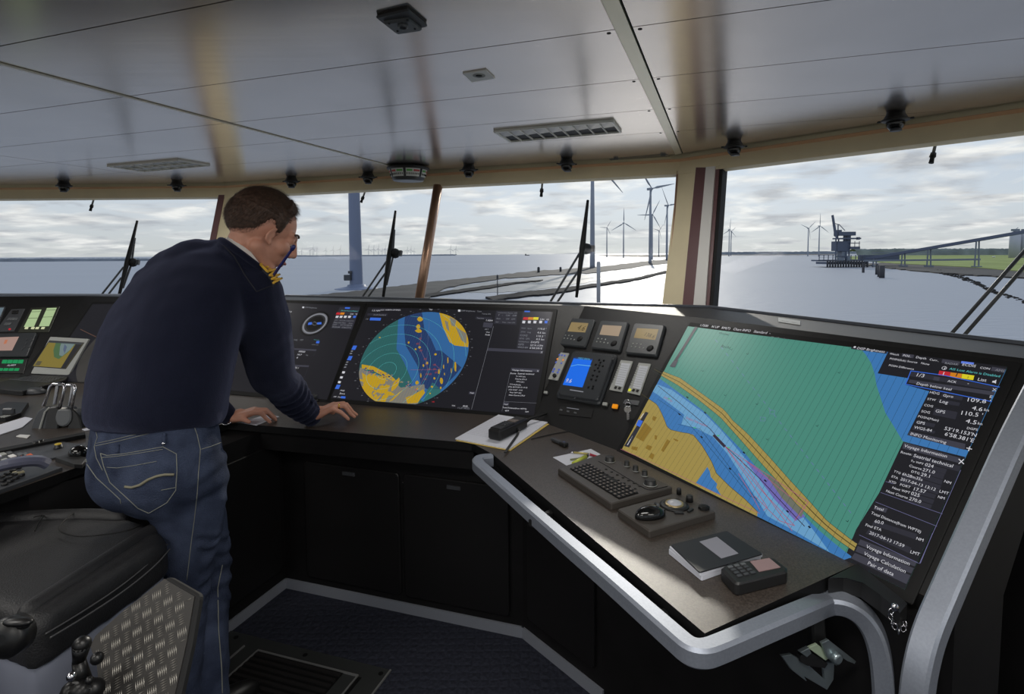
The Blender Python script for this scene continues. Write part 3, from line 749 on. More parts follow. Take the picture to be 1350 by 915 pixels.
# elevated conveyors
t = thing('conveyor_bridge', 'long blue grey conveyor bridge climbing to the right above the grass', 'conveyor', tuple(D(1145,342,DC+10)))
A = D(1142,341.5,DC+10); B = D(1372,302,470); mb = MB(); mb.bar([A,B], 3.2, 2.9, mat('conveyor_cladding',(92,100,122),rough=.5), bev=.2); mb.build('gallery', t)
for x in (1156,1200,1237,1300):
    k = (x-1142)/230; p = A+(B-A)*k; d = p.y; mb = MB(); s = .9; xx = proj(p)[0]
    for dx in (-2.4,2.4): mb.bar([p+V((dx*.5,0,0)), V((p.x+dx*.8,p.y,SEA))], s, s, cr_l)
    mb.box(V((p.x,p.y,SEA+1.6)), (6,5,1.6), cr_l); mb.build('support_tower', t)
t = thing('conveyor_belt', 'low level conveyor on short trestles over the grass below the long bridge', 'conveyor', tuple(D(1150,345,560)))
A = D(1140,343.8,560); B = D(1292,342.0,470); mb = MB(); mb.bar([A,B], 2.2, 1.6, cr_l, bev=.1); mb.build('gallery', t)
for k in (.08,.25,.42,.6,.78,.95):
    p = A+(B-A)*k; mb = MB(); mb.bar([p,V((p.x,p.y,SEA))], .8,.8, cr_m); mb.build('trestle', t)
t = thing('pipe_rack', 'thin grey pipe rack across the grass behind the conveyor bridge', 'pipe rack', tuple(D(1190,336,700)))
mb = MB(); mb.bar([D(1150,333.4,700),D(1262,331.6,700)], 1.4, 1.4, cr_l); mb.build('pipes', t)
for x in (1160,1176,1201,1209,1235,1244,1258): mb = MB(); p = D(x,333,700); mb.bar([p,V((p.x,p.y,SEA))], 1.2,1.2, cr_l); mb.build('trestle', t)
for (x,dx,lab) in ((1138,0,'short round mooring dolphin alone in the water right of the jetty'),):
    pile(x,347,359.5,3.2,dk,'mooring_dolphin',lab)
t = thing('mooring_dolphin', 'mooring dolphin of three dark piles in the water right of the jetty', 'post', tuple(Z(1160,364,SEA)))
for x,yb in ((1155.5,362),(1158.5,365),(1162.5,366.5)):
    b = Z(x,yb,SEA); tp = D(x,350 if x>1156 else 348,b.y).z; mb = MB(); mb.lathe([(.8 if x<1162 else 1.5,-.5),(.8 if x<1162 else 1.5,tp-SEA)], dk, b, n=10); mb.build('pile', t)
for x,lab in ((1337,'left one of two pale storage silos at the end of the conveyor bridge'),(1350.5,'right one of two pale storage silos at the end of the conveyor bridge')):
    t = thing('silo', lab, 'silo', tuple(D(x,336,640))); b = D(x,340,640); tp = D(x,307,640).z
    mb = MB(); mb.lathe([(5.2,0),(5.2,tp-b.z),(1.5,tp-b.z+2)], mat('silo_pale',(178,180,190),rough=.6), b, n=24); mb.build('tank', t)
    mb = MB(); mb.box(V((b.x,b.y,tp+3.2)), (7,4,2.4), cr_l); mb.bar([V((b.x-3,b.y,tp+2)),V((b.x+3,b.y,tp+6))],.5,.5,cr_l); mb.build('head_house', t)
for x,y,s,lab in ((1310,338,3.2,'white van parked on the dike far right'),(1221,334.6,2.6,'white van parked on the grass under the conveyor bridge')):
    b = Z(x,y+1.4,SEA+1.4); t = thing('van', lab, 'van', tuple(b)); mb = MB(); mb.box(b+V((0,0,1.4)), (6*s/3.2,3,2.0), WHITE, bev=.3); mb.build('body', t)
    mb = MB(); 
    for dx in (-1.7,1.7): mb.tube([b+V((dx,-1.6,.45)),b+V((dx,1.6,.45))], .45, dk, n=10)
    mb.build('wheels', t)
# ---- window wipers on the outside of the glass
def wiper(fr, blade, arms, piv, label, wd=.032):
    t = thing('window_wiper', label, 'wiper', tuple(fr.p(*arms[0][1],-.09)), group='window wipers')
    mb = MB(); a,b = blade; p = fr.p(*a,-.06); q = fr.p(*b,-.06); mid = (p+q)/2; dv = (q-p)
    mb.tube([p, p+dv*.25, mid, p+dv*.75, q], [wd*.28,wd*.42,wd*.6,wd*.42,wd*.28], DBLK, n=8); mb.build('blade', t)
    mb = MB(); mb.tube([p+dv*.2-fr.n*.02, mid-fr.n*.05, p+dv*.8-fr.n*.02], .008, CHAR, n=6); mb.build('blade_bracket', t)
    for u,v in arms:
        mb = MB(); mb.tube([fr.p(*u,-.1), fr.p(*v,-.1)], .0075, CHAR, n=8); mb.build('arm', t)
    if piv: mb = MB(); mb.ball(fr.p(*piv,-.09), .038, DBLK, seg=10); mb.box(fr.p(*piv,-.09)+fr.u*.03, (.05,.04,.02), CHAR, fr.ax()); mb.build('pivot_joint', t)
wiper(W0, ((181,291),(154,402)), (((163,352),(124,401)),((160,366),(133,401))), (175,346), 'wiper leaning outside the left window')
wiper(W1, ((521.5,278),(504,400)), (((510,344),(470,403)),((511,356),(477,403))), (521,334), 'wiper outside the window left of the bronze mullion')
wiper(W1, ((775,264),(760,392)), (((764,334),(722,404)),((766,352),(731,404))), (773,328), 'wiper outside the window right of the bronze mullion')
wiper(W2, ((1405,240),(1360,410)), (((1378,300),(1248,447)),((1374,325),(1265,449))), (1378,305), 'two long wiper arms crossing the lower corner of the right window')
for fr,a,b,lab in ((W0,(125,258),(119,278),'small wash nozzle hanging at the top of the left window'),(W1,(483,248),(476,267),'small wash nozzle beside the steel tower'),
                   (W1,(715.5,234),(713.5,259),'small wash nozzle at the top of the window with the tall wiper'),(W2,(1235,182),(1227.5,215),'small wash nozzle at the top of the right window')):
    t = thing('wash_nozzle', lab, 'nozzle', tuple(fr.p(*a,-.09)), group='wash nozzles above the windows')
    p,q = fr.p(*a,-.09), fr.p(*b,-.09); mb = MB(); mb.tube([p,p+(q-p)*.75], .007, CHAR, n=8); mb.build('pipe', t)
    mb = MB(); mb.tube([p+(q-p)*.6,p+(q-p)*.75,p+(q-p)*.8,q],[.012,.014,.009,.011], DBLK, n=8); mb.build('nozzle_tip', t)
# ================================================================== SCREENS
z7 = lambda *p: [(440+x*.2222, 390+y*.2222) for x,y in p]
z3 = lambda *p: [(1100+x*.20764, 430+y*.20764) for x,y in p]
z4 = lambda *p: [(1100+x*.2404, 580+y*.2404) for x,y in p]
z5 = lambda *p: [(820+x*.3277, 430+y*.3277) for x,y in p]
zc = lambda *p: [(280+x*.2296, 390+y*.2296) for x,y in p]
zi = lambda *p: [(700+x*.19666, 400+y*.19666) for x,y in p]
zl = lambda *p: [(0+x*.19666, 380+y*.19666) for x,y in p]
BG = scr(34,34,40,.7); BG2 = scr(52,52,62,.7); BG3 = scr(70,70,82,.7); TXT = scr(215,215,222,.85); TXD = scr(140,142,150,.8)
TEAL = scr(74,142,126); DBLUE = scr(38,60,104); BLUE = scr(62,122,184); LBLUE = scr(108,164,206); YEL = scr(196,158,30); OCH = scr(166,146,78); GRY = scr(132,128,116)
RED = scr(196,42,52); ORA = scr(214,130,30); YE2 = scr(226,214,40); SBL = scr(60,110,220); PUR = scr(112,108,182); MAG = scr(170,96,120); DKL = scr(40,70,70,.5); CYA = scr(96,196,196)
def display(fr, quad, label, grp='large console displays', b=.022, name='console_display'):
    uv = pxs(fr, quad); o = fr.w(uv[3]); t = thing(name, label, 'display', tuple(o), group=grp)
    big = [fr.at(*q) for q in quad]; cx_ = sum(q[0] for q in big)/4; cy_ = sum(q[1] for q in big)/4
    out = [(x+(b if x>cx_ else -b)*1.0, y+(b if y>cy_ else -b)) for x,y in big]
    mb = MB(); slab(mb, fr, out, .0005, .006, DBLK, bev=.002, r=.006); mb.build('bezel', t); return t
# ---------------------------------------------------------------- radar display
TMAX[0] = .0105
H = .0065; q = [(486,406),(729,412.5),(704,549),(437,526)]
t = display(RAD, q, 'radar display with a round chart picture in the middle of the console')
mb = MB(); flat(mb, RAD, q, H, BG)
c0 = V(RAD.at(478+70,372+10)); pts = [RAD.at(*p) for p in z7((168,440),(200,310),(330,170),(560,95),(700,140),(790,290),(770,430),(680,560))]
# least squares circle
import itertools
def circ(P):
    sx=sy=sxx=syy=sxy=sz=sxz=syz=0; n=len(P)
    for x,y in P:
        z=x*x+y*y; sx+=x; sy+=y; sxx+=x*x; syy+=y*y; sxy+=x*y; sz+=z; sxz+=x*z; syz+=y*z
    Mx = Matrix(((sxx,sxy,sx),(sxy,syy,sy),(sx,sy,n))); r = Mx.inverted() @ V((sxz,syz,sz))
    return r.x/2, r.y/2, math.sqrt(r.z+r.x*r.x/4+r.y*r.y/4)
ccx, ccy, cr0 = circ(pts); vmin = RAD.at(*z7((380,640))[0])[1]; print('radar circle', ccx, ccy, cr0, 'ratio check', pts)
def circpoly(r, n=96): return [(ccx+r*math.cos(2*math.pi*k/n), ccy+r*math.sin(2*math.pi*k/n)) for k in range(n)]
def clipc(uv):     # clip a polygon to the radar circle
    poly = ccw(list(uv)); C_ = circpoly(cr0, 72); lim = [(p[0], max(p[1],vmin)) for p in C_]
    for i in range(len(C_)): 
        poly = clip(poly, C_[i-1], C_[i])
        if len(poly) < 3: return []
    poly = clip(poly, (-5,vmin), (5,vmin)); return poly
def cflat(pts, h, m):
    uv = clipc(pxs(RAD, z7(*pts)))
    if len(uv) >= 3: flat(mb, RAD, uv, h, m, px=False)
base = clip(circpoly(cr0), (-5,vmin), (5,vmin)); flat(mb, RAD, base, H+.0003, scr(46,100,98), px=False)
cflat([(390,60),(380,250),(375,320),(420,400),(450,470),(470,520),(430,560),(560,650),(840,560),(840,60)], H+.0006, scr(52,104,160))
cflat([(430,60),(420,200),(430,300),(500,420),(520,540),(560,560),(640,560),(720,480),(760,430),(700,380),(640,330),(610,330),(580,260),(540,200),(520,60)], H+.0009, DBLUE)
cflat([(540,620),(560,560),(590,520),(640,560),(620,620),(520,680)], H+.0009, scr(52,112,108))
cflat([(625,90),(650,190),(690,280),(720,300),(800,310),(810,200),(720,90)], H+.0012, YEL)
for P in ([(690,130),(730,150),(720,190),(700,180)],[(725,190),(790,230),(790,290),(760,270)],[(660,150),(680,160),(690,220),(672,200)]): cflat(P, H+.0015, GRY)
# land south west with broken shore
shore = [(160,430),(200,450),(250,470),(320,490),(370,520),(400,550),(470,540),(540,530),(545,560),(530,590),(500,650),(400,720),(100,700)]
cflat(shore, H+.0012, GRY)
rr = random.Random(3)
for k in range(46):
    x = rr.uniform(175,380); y = rr.uniform(470,640)
    if y < 450+(x-170)*.35: continue
    L_ = rr.uniform(12,60); w_ = rr.uniform(5,16); a = math.radians(rr.choice((-50,-42,-60,15)))
    P = []
    for j in range(9):
        g = 2*math.pi*j/9; ex = L_*math.cos(g)*rr.uniform(.7,1.1); ey = w_*math.sin(g)*rr.uniform(.6,1.3); P.append((x+ex*math.cos(a)-ey*math.sin(a), y+ex*math.sin(a)+ey*math.cos(a)))
    cflat(P, H+.0015, YEL)
for P in ([(170,460),(200,480),(230,590),(260,636),(230,640),(190,590)],[(430,610),(480,590),(535,560),(545,580),(500,640),(440,645)],[(170,412),(240,424),(330,470),(380,510),(372,522),(310,488),(230,446),(170,436)]): cflat(P, H+.0015, YEL)
for k in range(60):
    t_ = rr.random(); x = 175+330*t_; y = 445+120*t_-rr.uniform(0,36)*(1-abs(t_-.5))+rr.uniform(-8,14); r_ = rr.uniform(3,8)
    cflat([(x-r_,y),(x,y-r_*.7),(x+r_,y),(x,y+r_*.8)], H+.0018, rr.choice((YEL,DBLUE,scr(66,80,130),GRY,MAG)))
for (x,y,w_,h_) in ((515,145,16,16),(505,190,12,16),(507,213,22,12),(448,283,7,7),(489,322,7,6),(513,312,9,8),(557,404,9,9),(608,353,8,8),(680,390,4,20),(655,425,4,14),(724,425,7,36),(627,455,6,18),(535,420,5,8),(520,478,4,14),(498,522,12,12),(643,510,10,22),(600,495,6,8),(585,545,8,7),(638,552,6,8),(576,585,5,5),(700,450,3,14),(660,470,3,8),(276,253,6,4)):
    P = [(x+w_*math.cos(g)*rr.uniform(.75,1.15), y+h_*math.sin(g)*rr.uniform(.75,1.15)) for g in [2*math.pi*j/8 for j in range(8)]]; cflat(P, H+.0018, YEL)
for (x,y) in ((555,410),(570,440),(556,470),(545,500),(600,440),(515,260),(520,330),(545,380),(500,290),(575,470),(600,415),(610,460)): cflat([(x-9,y-3),(x+8,y-7),(x+10,y+4),(x-6,y+7)], H+.0016, scr(110,62,84))
def cline(P, wd, h, m, closed=False):
    uv = pxs(RAD, z7(*P)) 
    line(mb, RAD, uv, wd, h, m, px=False, closed=closed)
cline([(525,230),(510,310),(555,405),(560,450),(520,530)], .0012, H+.0021, scr(140,110,130)); cline([(460,445),(640,445),(600,410)], .001, H+.0021, MAG); cline([(570,160),(560,300),(555,405),(420,600)], .001, H+.0021, scr(100,110,150))
# range rings round the own-ship position, and hatching
ox, oy = RAD.at(*z7((318,450))[0])
for r_ in (.05,.105,.165,.225,.285,.345,.405):
    P = []
    for k in range(0,73):
        g = math.radians(-90+k*5/ .95); x = ox+r_*math.cos(g); y = oy+r_*math.sin(g)
        if (x-ccx)**2+(y-ccy)**2 < cr0*cr0*.99 and y > vmin: P.append((x,y))
        else:
            if len(P) > 1: line(mb, RAD, P, .001, H+.0022, CYA, px=False)
            P = []
    if len(P) > 1: line(mb, RAD, P, .001, H+.0022, CYA, px=False)
for k in range(40):
    x = ccx-cr0+.006+k*cr0*2/40; hh_ = math.sqrt(max(0,cr0**2-(x-ccx)**2)); y0 = max(ccy-hh_, vmin)
    if ccy+hh_ > y0+.01: line(mb, RAD, [(x,y0),(x+.0,ccy+hh_)], .0006, H+.002, scr(72,98,124), px=False)
for k in range(36):
    g = 2*math.pi*k/36; u_,v_ = ccx+math.cos(g)*(cr0+.008), ccy+math.sin(g)*(cr0+.008)
    if v_ > vmin: line(mb, RAD, [(u_,v_),(u_+math.cos(g)*.004,v_+math.sin(g)*.004)], .001, H+.001, TXD, px=False)
    g += .04; u_,v_ = ccx+math.cos(g)*(cr0+.02)-.008, ccy+math.sin(g)*(cr0+.02)
    if v_ > vmin-.01 and k % 1 == 0: text0(mb, RAD, '%03d'%(((90-k*10)%360)), (u_,v_), .0045, H+.001, TXD)
def T_(m_, fr, zf, s, L, R_, h=H+.001, mt=None): text(m_, fr, s, zf(L)[0], zf(R_)[0], h, mt or TXT)
def F_(m_, fr, zf, P, h, mt): flat(m_, fr, zf(*P), h, mt)
F_(mb,RAD,z7,[(235,80),(400,82),(396,94),(232,92)],H+.0005,BG2); T_(mb,RAD,z7,'1.5 NM',(230,97),(276,98)); T_(mb,RAD,z7,'0.25  NORTH UP RM(T)',(282,92),(398,93))
F_(mb,RAD,z7,[(205,108),(324,110),(320,124),(200,122)],H+.0005,BG2); T_(mb,RAD,z7,'AtoN Standard',(238,121),(310,123),mt=TXD); F_(mb,RAD,z7,[(220,134),(284,136),(280,152),(216,150)],H+.0005,SBL); T_(mb,RAD,z7,'Off',(192,146),(206,147),mt=TXD)
T_(mb,RAD,z7,'DISP Brightness   Tune',(758,97),(878,102),mt=TXD); F_(mb,RAD,z7,[(740,87),(754,87),(754,99),(740,99)],H+.0005,TXT); T_(mb,RAD,z7,'Tuning ON',(880,115),(932,117),mt=TXD)
F_(mb,RAD,z7,[(846,128),(942,133),(940,148),(842,142)],H+.0005,BG2); T_(mb,RAD,z7,'Transmit',(850,141),(892,143),mt=TXD); T_(mb,RAD,z7,'1.00M',(905,155),(942,158))
F_(mb,RAD,z7,[(892,162),(948,166),(940,196),(886,190)],H+.0005,BG3); T_(mb,RAD,z7,'BRT',(898,207),(920,209),mt=TXD); T_(mb,RAD,z7,'Over',(905,223),(928,225)); T_(mb,RAD,z7,'Scale',(900,239),(928,241))
line(mb,RAD,z7((950,185),(820,678)),.0012,H+.0008,TXD)
F_(mb,RAD,z7,[(966,94),(1092,98),(1084,178),(952,170)],H+.0005,BG2); T_(mb,RAD,z7,'Interference Reject  OFF',(975,108),(1090,112),mt=TXD); T_(mb,RAD,z7,'Y   -   120   Off',(975,124),(1085,128),mt=TXD); T_(mb,RAD,z7,'Rain    -   230   OFF',(968,144),(1078,148),mt=TXD); T_(mb,RAD,z7,'Gain   -   Video   Chart ON',(962,163),(1075,168),mt=TXD)
F_(mb,RAD,z7,[(1125,96),(1290,100),(1282,180),(1112,174)],H+.0005,BG2); F_(mb,RAD,z7,[(1134,94),(1166,95),(1165,103),(1133,102)],H+.001,SBL)
for a,b,m_ in ((1128,1156,RED),(1157,1187,ORA),(1188,1218,YE2)): F_(mb,RAD,z7,[(a,132),(b,133),(b-4,148),(a-4,147)],H+.001,m_)
T_(mb,RAD,z7,'List  <)',(1226,148),(1276,151)); 
for x in (1130,1163,1196,1230,1262): F_(mb,RAD,z7,[(x-8,153),(x+9,154),(x+6,169),(x-10,168)],H+.001,TXT if x<1260 else SBL)
F_(mb,RAD,z7,[(1110,176),(1272,182),(1250,322),(1086,316)],H+.0004,BG2)
for s,y,v_ in (('HDG   Gyro',200,'110.0 \''),('STW   Log',223,'4.6 kn'),('COG',244,'110.3 \''),('SOG  GPS',262,'4.5 kn'),('POSN(Main)',280,'DGPS'),('GPS',298,'53\'19.153N'),('WGS-84',315,'6\'58.581E')):
    x = 1115-(y-200)*.2; T_(mb,RAD,z7,s,(x,y),(x+60,y+3),mt=TXD); T_(mb,RAD,z7,v_,(x+(98 if y<270 else 72),y+5),(x+146,y+8))
F_(mb,RAD,z7,[(916,314),(1246,330),(1240,348),(910,331)],H+.0006,BG3); T_(mb,RAD,z7,'X',(1228,345),(1240,346))
F_(mb,RAD,z7,[(1056,432),(1224,440),(1192,706),(996,694)],H+.0005,BG); F_(mb,RAD,z7,[(1056,432),(1224,440),(1220,458),(1052,450)],H+.0008,BG3); T_(mb,RAD,z7,'Voyage Information',(1060,449),(1178,456)); T_(mb,RAD,z7,'X',(1206,456),(1217,457))
for i_,(s,a) in enumerate((('Route  Seatrial technical',1050),('To WPT 024',1082),('Course 271.0',1078),('DTG 29.1',1086),('TTG 6h28m55s',1044),('ETA 2017-04-13 13:12',1038),('XTD PORT  17.57',1038),('Next WPT 025',1046),('Next Course 270.0',1040))):
    y = 469+i_*16; T_(mb,RAD,z7,s,(a,y),(a+len(s)*5.6,y+5))
line(mb,RAD,z7((1050,458),(1000,690)),.0008,H+.001,TXD); line(mb,RAD,z7((1012,632),(1204,642)),.0008,H+.001,TXD)
F_(mb,RAD,z7,[(1010,636),(1042,638),(1040,656),(1006,654)],H+.0007,BG3); T_(mb,RAD,z7,'Total',(1012,652),(1034,653)); T_(mb,RAD,z7,'Total Distance(from WPT0)',(1003,671),(1145,681)); T_(mb,RAD,z7,'60.0',(1018,690),(1040,691)); T_(mb,RAD,z7,'NM',(1138,697),(1156,698))
F_(mb,RAD,z7,[(806,573),(842,575),(840,590),(803,588)],H+.0007,BG3); T_(mb,RAD,z7,'Trial',(810,585),(832,586)); T_(mb,RAD,z7,'TTG',(702,660),(722,661)); T_(mb,RAD,z7,'00:05',(768,663),(796,665)); T_(mb,RAD,z7,'11.37 W(T)',(738,674),(805,678),mt=TXD)
for y,m_ in ((300,SBL),(362,SBL),(532,SBL)):
    x = 132-(y-300)*.42; F_(mb,RAD,z7,[(x-12,y),(x+10,y+1),(x-2,y+26),(x-24,y+24)],H+.0007,m_)
for y in (330,344,395,410,425): x = 128-(y-300)*.42; F_(mb,RAD,z7,[(x-8,y),(x+4,y),(x,y+6),(x-12,y+6)],H+.0007,TXD)
for y in (452,482,510): x = 128-(y-300)*.42; F_(mb,RAD,z7,[(x-8,y),(x+8,y+2),(x+2,y+14),(x-12,y+12)],H+.0007,TXT)
T_(mb,RAD,z7,'MOB',(42,570),(66,572)); T_(mb,RAD,z7,'Event',(38,588),(68,591)); T_(mb,RAD,z7,'OFF   Disp',(2,606),(44,609)); F_(mb,RAD,z7,[(48,600),(74,602),(72,614),(45,612)],H+.0007,SBL)
T_(mb,RAD,z7,'000',(570,90),(586,91)); T_(mb,RAD,z7,'180',(585,637),(600,638),mt=RED)
mb.build('screen', t)
# ---------------------------------------------------------------- conning display
q = zc((300,18),(861,60),(640,602),(40,560)); q = [(352,399),(476,404.5),(432,528),(272,512)]
t = display(RAD, q, 'dark conning display with a small round compass between the man and the radar picture')
mb = MB(); flat(mb, RAD, q, H, BG)
def ring(mb, fr, c, r0, r1, h, m, n=40, a0=0, a1=2*math.pi):
    P = []; 
    for k in range(n+1):
        g = a0+(a1-a0)*k/n; P.append((math.cos(g),math.sin(g)))
    mb.add([fr.w((c[0]+x*r0,c[1]+y*r0),h) for x,y in P]+[fr.w((c[0]+x*r1,c[1]+y*r1),h) for x,y in P], [[i,n+1+i,n+2+i,i+1] for i in range(n)], m)
c = RAD.at(*zc((592,163))[0]); rr_ = abs(V(RAD.at(*zc((668,170))[0]))-V(RAD.at(*zc((515,165))[0])))/2 if False else (V(RAD.at(*zc((668,170))[0]))-V(RAD.at(*zc((515,165))[0]))).length/2
ring(mb,RAD,c,.001,rr_,H+.0004,scr(14,14,16,.5)); ring(mb,RAD,c,rr_*.72,rr_*.82,H+.0008,TXD); ring(mb,RAD,c,rr_*.84,rr_*.86,H+.0008,TXD)
for k in range(36): g = k*math.pi/18; line(mb,RAD,[(c[0]+math.cos(g)*rr_*.6,c[1]+math.sin(g)*rr_*.6),(c[0]+math.cos(g)*rr_*.72,c[1]+math.sin(g)*rr_*.72)],.0012,H+.0008,TXD,px=False)
F_(mb,RAD,zc,[(556,158),(576,156),(574,170),(552,172)],H+.001,SBL); F_(mb,RAD,zc,[(604,158),(630,156),(630,168),(606,170)],H+.001,SBL); line(mb,RAD,zc((576,166),(590,152),(606,166),(590,176)),.0016,H+.001,TXD,closed=True)
T_(mb,RAD,zc,'DISP Brightness',(536,74),(602,78),mt=TXD); F_(mb,RAD,zc,[(521,66),(532,67),(530,76),(519,75)],H+.001,TXT)
T_(mb,RAD,zc,'110.0',(428,98),(466,102)); T_(mb,RAD,zc,'-60.5',(400,168),(432,172)); T_(mb,RAD,zc,'kn',(436,190),(448,191),mt=TXD)
F_(mb,RAD,zc,[(735,68),(852,72),(806,198),(682,190)],H+.0005,BG2); F_(mb,RAD,zc,[(766,70),(794,71),(792,80),(764,79)],H+.001,SBL)
T_(mb,RAD,zc,'AIS Lost Alarm is Disabled',(740,92),(838,96),mt=CYA)
for a,b,m_ in ((718,739,RED),(741,764,ORA)): F_(mb,RAD,zc,[(a,100),(b,101),(b-6,114),(a-6,113)],H+.001,m_)
T_(mb,RAD,zc,'List',(794,112),(812,113)); T_(mb,RAD,zc,'<)',(822,113),(833,114))
for x in (722,745,769,793,822): F_(mb,RAD,zc,[(x-8,119),(x+8,120),(x+2,132),(x-12,131)],H+.001,TXT if x<820 else SBL)
for i_,s in enumerate(('UTC   2017-04-13 06:43:10','Date and Time     Auto','LAT  -  53\'19.143 N','WGS-84   6\'58.573 E')): T_(mb,RAD,zc,s,(704-i_*5,148+i_*13),(812-i_*5,153+i_*13),mt=TXD)
T_(mb,RAD,zc,'Log    0.0',(472,260),(522,263),mt=TXD); T_(mb,RAD,zc,'Ground ahead',(586,258),(616,261),mt=CYA); F_(mb,RAD,zc,[(602,264),(620,265),(616,278),(598,277)],H+.001,SBL); T_(mb,RAD,zc,'astern  0.0',(574,286),(610,290),mt=TXD)
F_(mb,RAD,zc,[(448,304),(602,312),(596,322),(442,313)],H+.0006,BG3); T_(mb,RAD,zc,'Wind',(450,311),(466,312))
T_(mb,RAD,zc,'0000',(498,328),(534,331)); T_(mb,RAD,zc,'14.7',(490,346),(522,349)); T_(mb,RAD,zc,'4',(484,364),(492,365)); T_(mb,RAD,zc,'deg',(540,347),(552,348),mt=TXD)
F_(mb,RAD,zc,[(430,398),(560,404),(556,414),(425,408)],H+.0006,BG3); T_(mb,RAD,zc,'1003.1',(460,420),(496,424)); T_(mb,RAD,zc,'-- :',(500,502),(516,503),mt=TXD)
line(mb,RAD,zc((560,404),(520,500)),.001,H+.001,BG3); line(mb,RAD,zc((602,312),(585,350)),.001,H+.001,BG3)
mb.build('screen', t)
# ---------------------------------------------------------------- display left of the man (dim, glancing)
q = [(120,400),(352-34,402),(262,507),(60,501)]
q = [(123,402),(330,400.5),(246,508),(54,503)]
t = display(RAD, q, 'dim display with a large round chart picture behind the laptop, partly hidden by the man')
mb = MB(); flat(mb, RAD, q, H, BG)
a0 = V(RAD.at(100,500)); c = V(RAD.at(168,458)); R_ = .29
P = [(c[0]+R_*math.cos(2*math.pi*k/60), c[1]+R_*math.sin(2*math.pi*k/60)) for k in range(60)]; Q = ccw(pxs(RAD,q))
for i in range(4): P = clip(P, Q[i-1], Q[i])
flat(mb, RAD, P, H+.0004, scr(74,72,70,.6), px=False)
for k in range(1,5): 
    ring(mb,RAD,c,R_*k*.19,R_*k*.19+.0012,H+.001,scr(84,96,120,.6))
flat(mb, RAD, [(c[0]-.02,c[1]+.02),(c[0]+.2,c[1]+.03),(c[0]+.16,c[1]+.2),(c[0]+.02,c[1]+.22)], H+.0006, scr(44,70,62,.6), px=False)
flat(mb, RAD, [(c[0]-.2,c[1]-.02),(c[0]+.02,c[1]+.0),(c[0]+.0,c[1]+.12),(c[0]-.1,c[1]+.13)], H+.0006, scr(60,70,96,.6), px=False)
line(mb, RAD, zl((545,280),(668,340)), .002, H+.001, scr(150,110,90,.6))
mb.build('screen', t)
# ---------------------------------------------------------------- chart display on the right
TMAX[0] = .0112
q = [(908,431.5),(1329,486.5),(1194,779.5),(821.5,593.5)]
t = display(ECD, q, 'largest display, showing a green and blue sea chart, at the right end of the console')
mb = MB(); flat(mb, ECD, q, H, TEAL); Q = ccw(pxs(ECD,q))
def E_(P, h, m, zf=z5):
    uv = ccw(pxs(ECD, zf(*P) if zf else P))
    for i in range(4):
        uv = clip(uv, Q[i-1], Q[i])
        if len(uv) < 3: return
    flat(mb, ECD, uv, h, m, px=False)
E_([(1300,430),(1420,430),(1250,820),(1112,745),(1130,700)], H+.0002, BG, None)
def EL(P, wd, h, m, zf=z5):
    uv = pxs(ECD, zf(*P) if zf else P); line(mb, ECD, uv, wd, h, m, px=False)
up = [(100,150),(190,197),(235,212),(330,280),(420,345),(450,385),(510,438),(600,535),(680,625),(745,695),(830,790),(940,876),(1000,905)]
lo = [(1000,945),(940,914),(870,865),(780,790),(700,716),(630,630),(560,552),(470,450),(400,372),(310,300),(225,240),(100,170)]
nd = len(up)
def strip2(A, B, h, m):      # band between two poly-lines of equal count
    for i in range(len(A)-1): E_([A[i],A[i+1],B[i+1],B[i]], h, m)
lo_r = lo[::-1]; ups = up
def resample(P, n):
    L_ = [0]
    for a,b in zip(P[:-1],P[1:]): L_.append(L_[-1]+math.hypot(b[0]-a[0],b[1]-a[1]))
    o = []
    for k in range(n):
        s = L_[-1]*k/(n-1); i = max(j for j in range(len(L_)) if L_[j] <= s+1e-9); i = min(i, len(P)-2); f = (s-L_[i])/(L_[i+1]-L_[i]); o.append((P[i][0]+(P[i+1][0]-P[i][0])*f, P[i][1]+(P[i+1][1]-P[i][1])*f))
    return o
U_ = resample(up,40); Lo = resample(lo_r,40); strip2(U_, Lo, H+.0016, OCH)
EL(resample([( (a[0]+b[0])/2,(a[1]+b[1])/2) for a,b in zip(U_,Lo)],40), .0022, H+.002, scr(90,80,40,.6)); EL(U_,.001,H+.002,DKL); EL(Lo,.001,H+.002,DKL)
bt = [(60,150),(165,222),(260,292),(340,352),(410,425),(500,518),(560,590),(630,668),(720,752),(800,830),(860,880),(930,935),(1000,970)]
land_ = [(60,262),(115,300),(148,322),(172,372),(190,420),(245,433),(290,440),(330,490),(368,555),(385,598),(440,652),(500,702),(550,752),(600,800),(700,850)]
strip2(resample(bt,36), resample(land_,36), H+.0004, BLUE)
E_([(800,830),(860,880),(930,935),(860,960),(700,860)], H+.0004, BLUE); E_([(540,740),(620,800),(760,860),(860,940),(500,760)], H+.0003, BLUE)
E_([(150,240),(205,262),(330,352),(400,420),(520,560),(620,660),(700,730),(800,860),(840,915),(700,830),(590,770),(540,690),(430,520),(370,450),(300,415),(243,400),(255,362),(150,282),(100,250)], H+.0008, LBLUE)
for A in (resample(land_[:13],40),):
    bot = [(a[0]-((a[1]-250)*.9+120), a[1]+30) for a in A]
    BB = resample([(0,262),(-60,400),(-40,490),(20,525),(150,600),(290,668),(410,730),(548,790)], 40); strip2(A, BB, H+.0006, OCH)
E_([(348,572),(303,636),(405,688),(384,655),(388,640),(362,612),(358,590)], H+.001, BLUE)
E_([(500,545),(540,568),(640,660),(720,745),(742,772),(704,790),(620,705),(560,625)], H+.0012, PUR); E_([(580,598),(608,610),(680,680),(752,722),(726,776),(650,700)], H+.0014, scr(112,116,104))
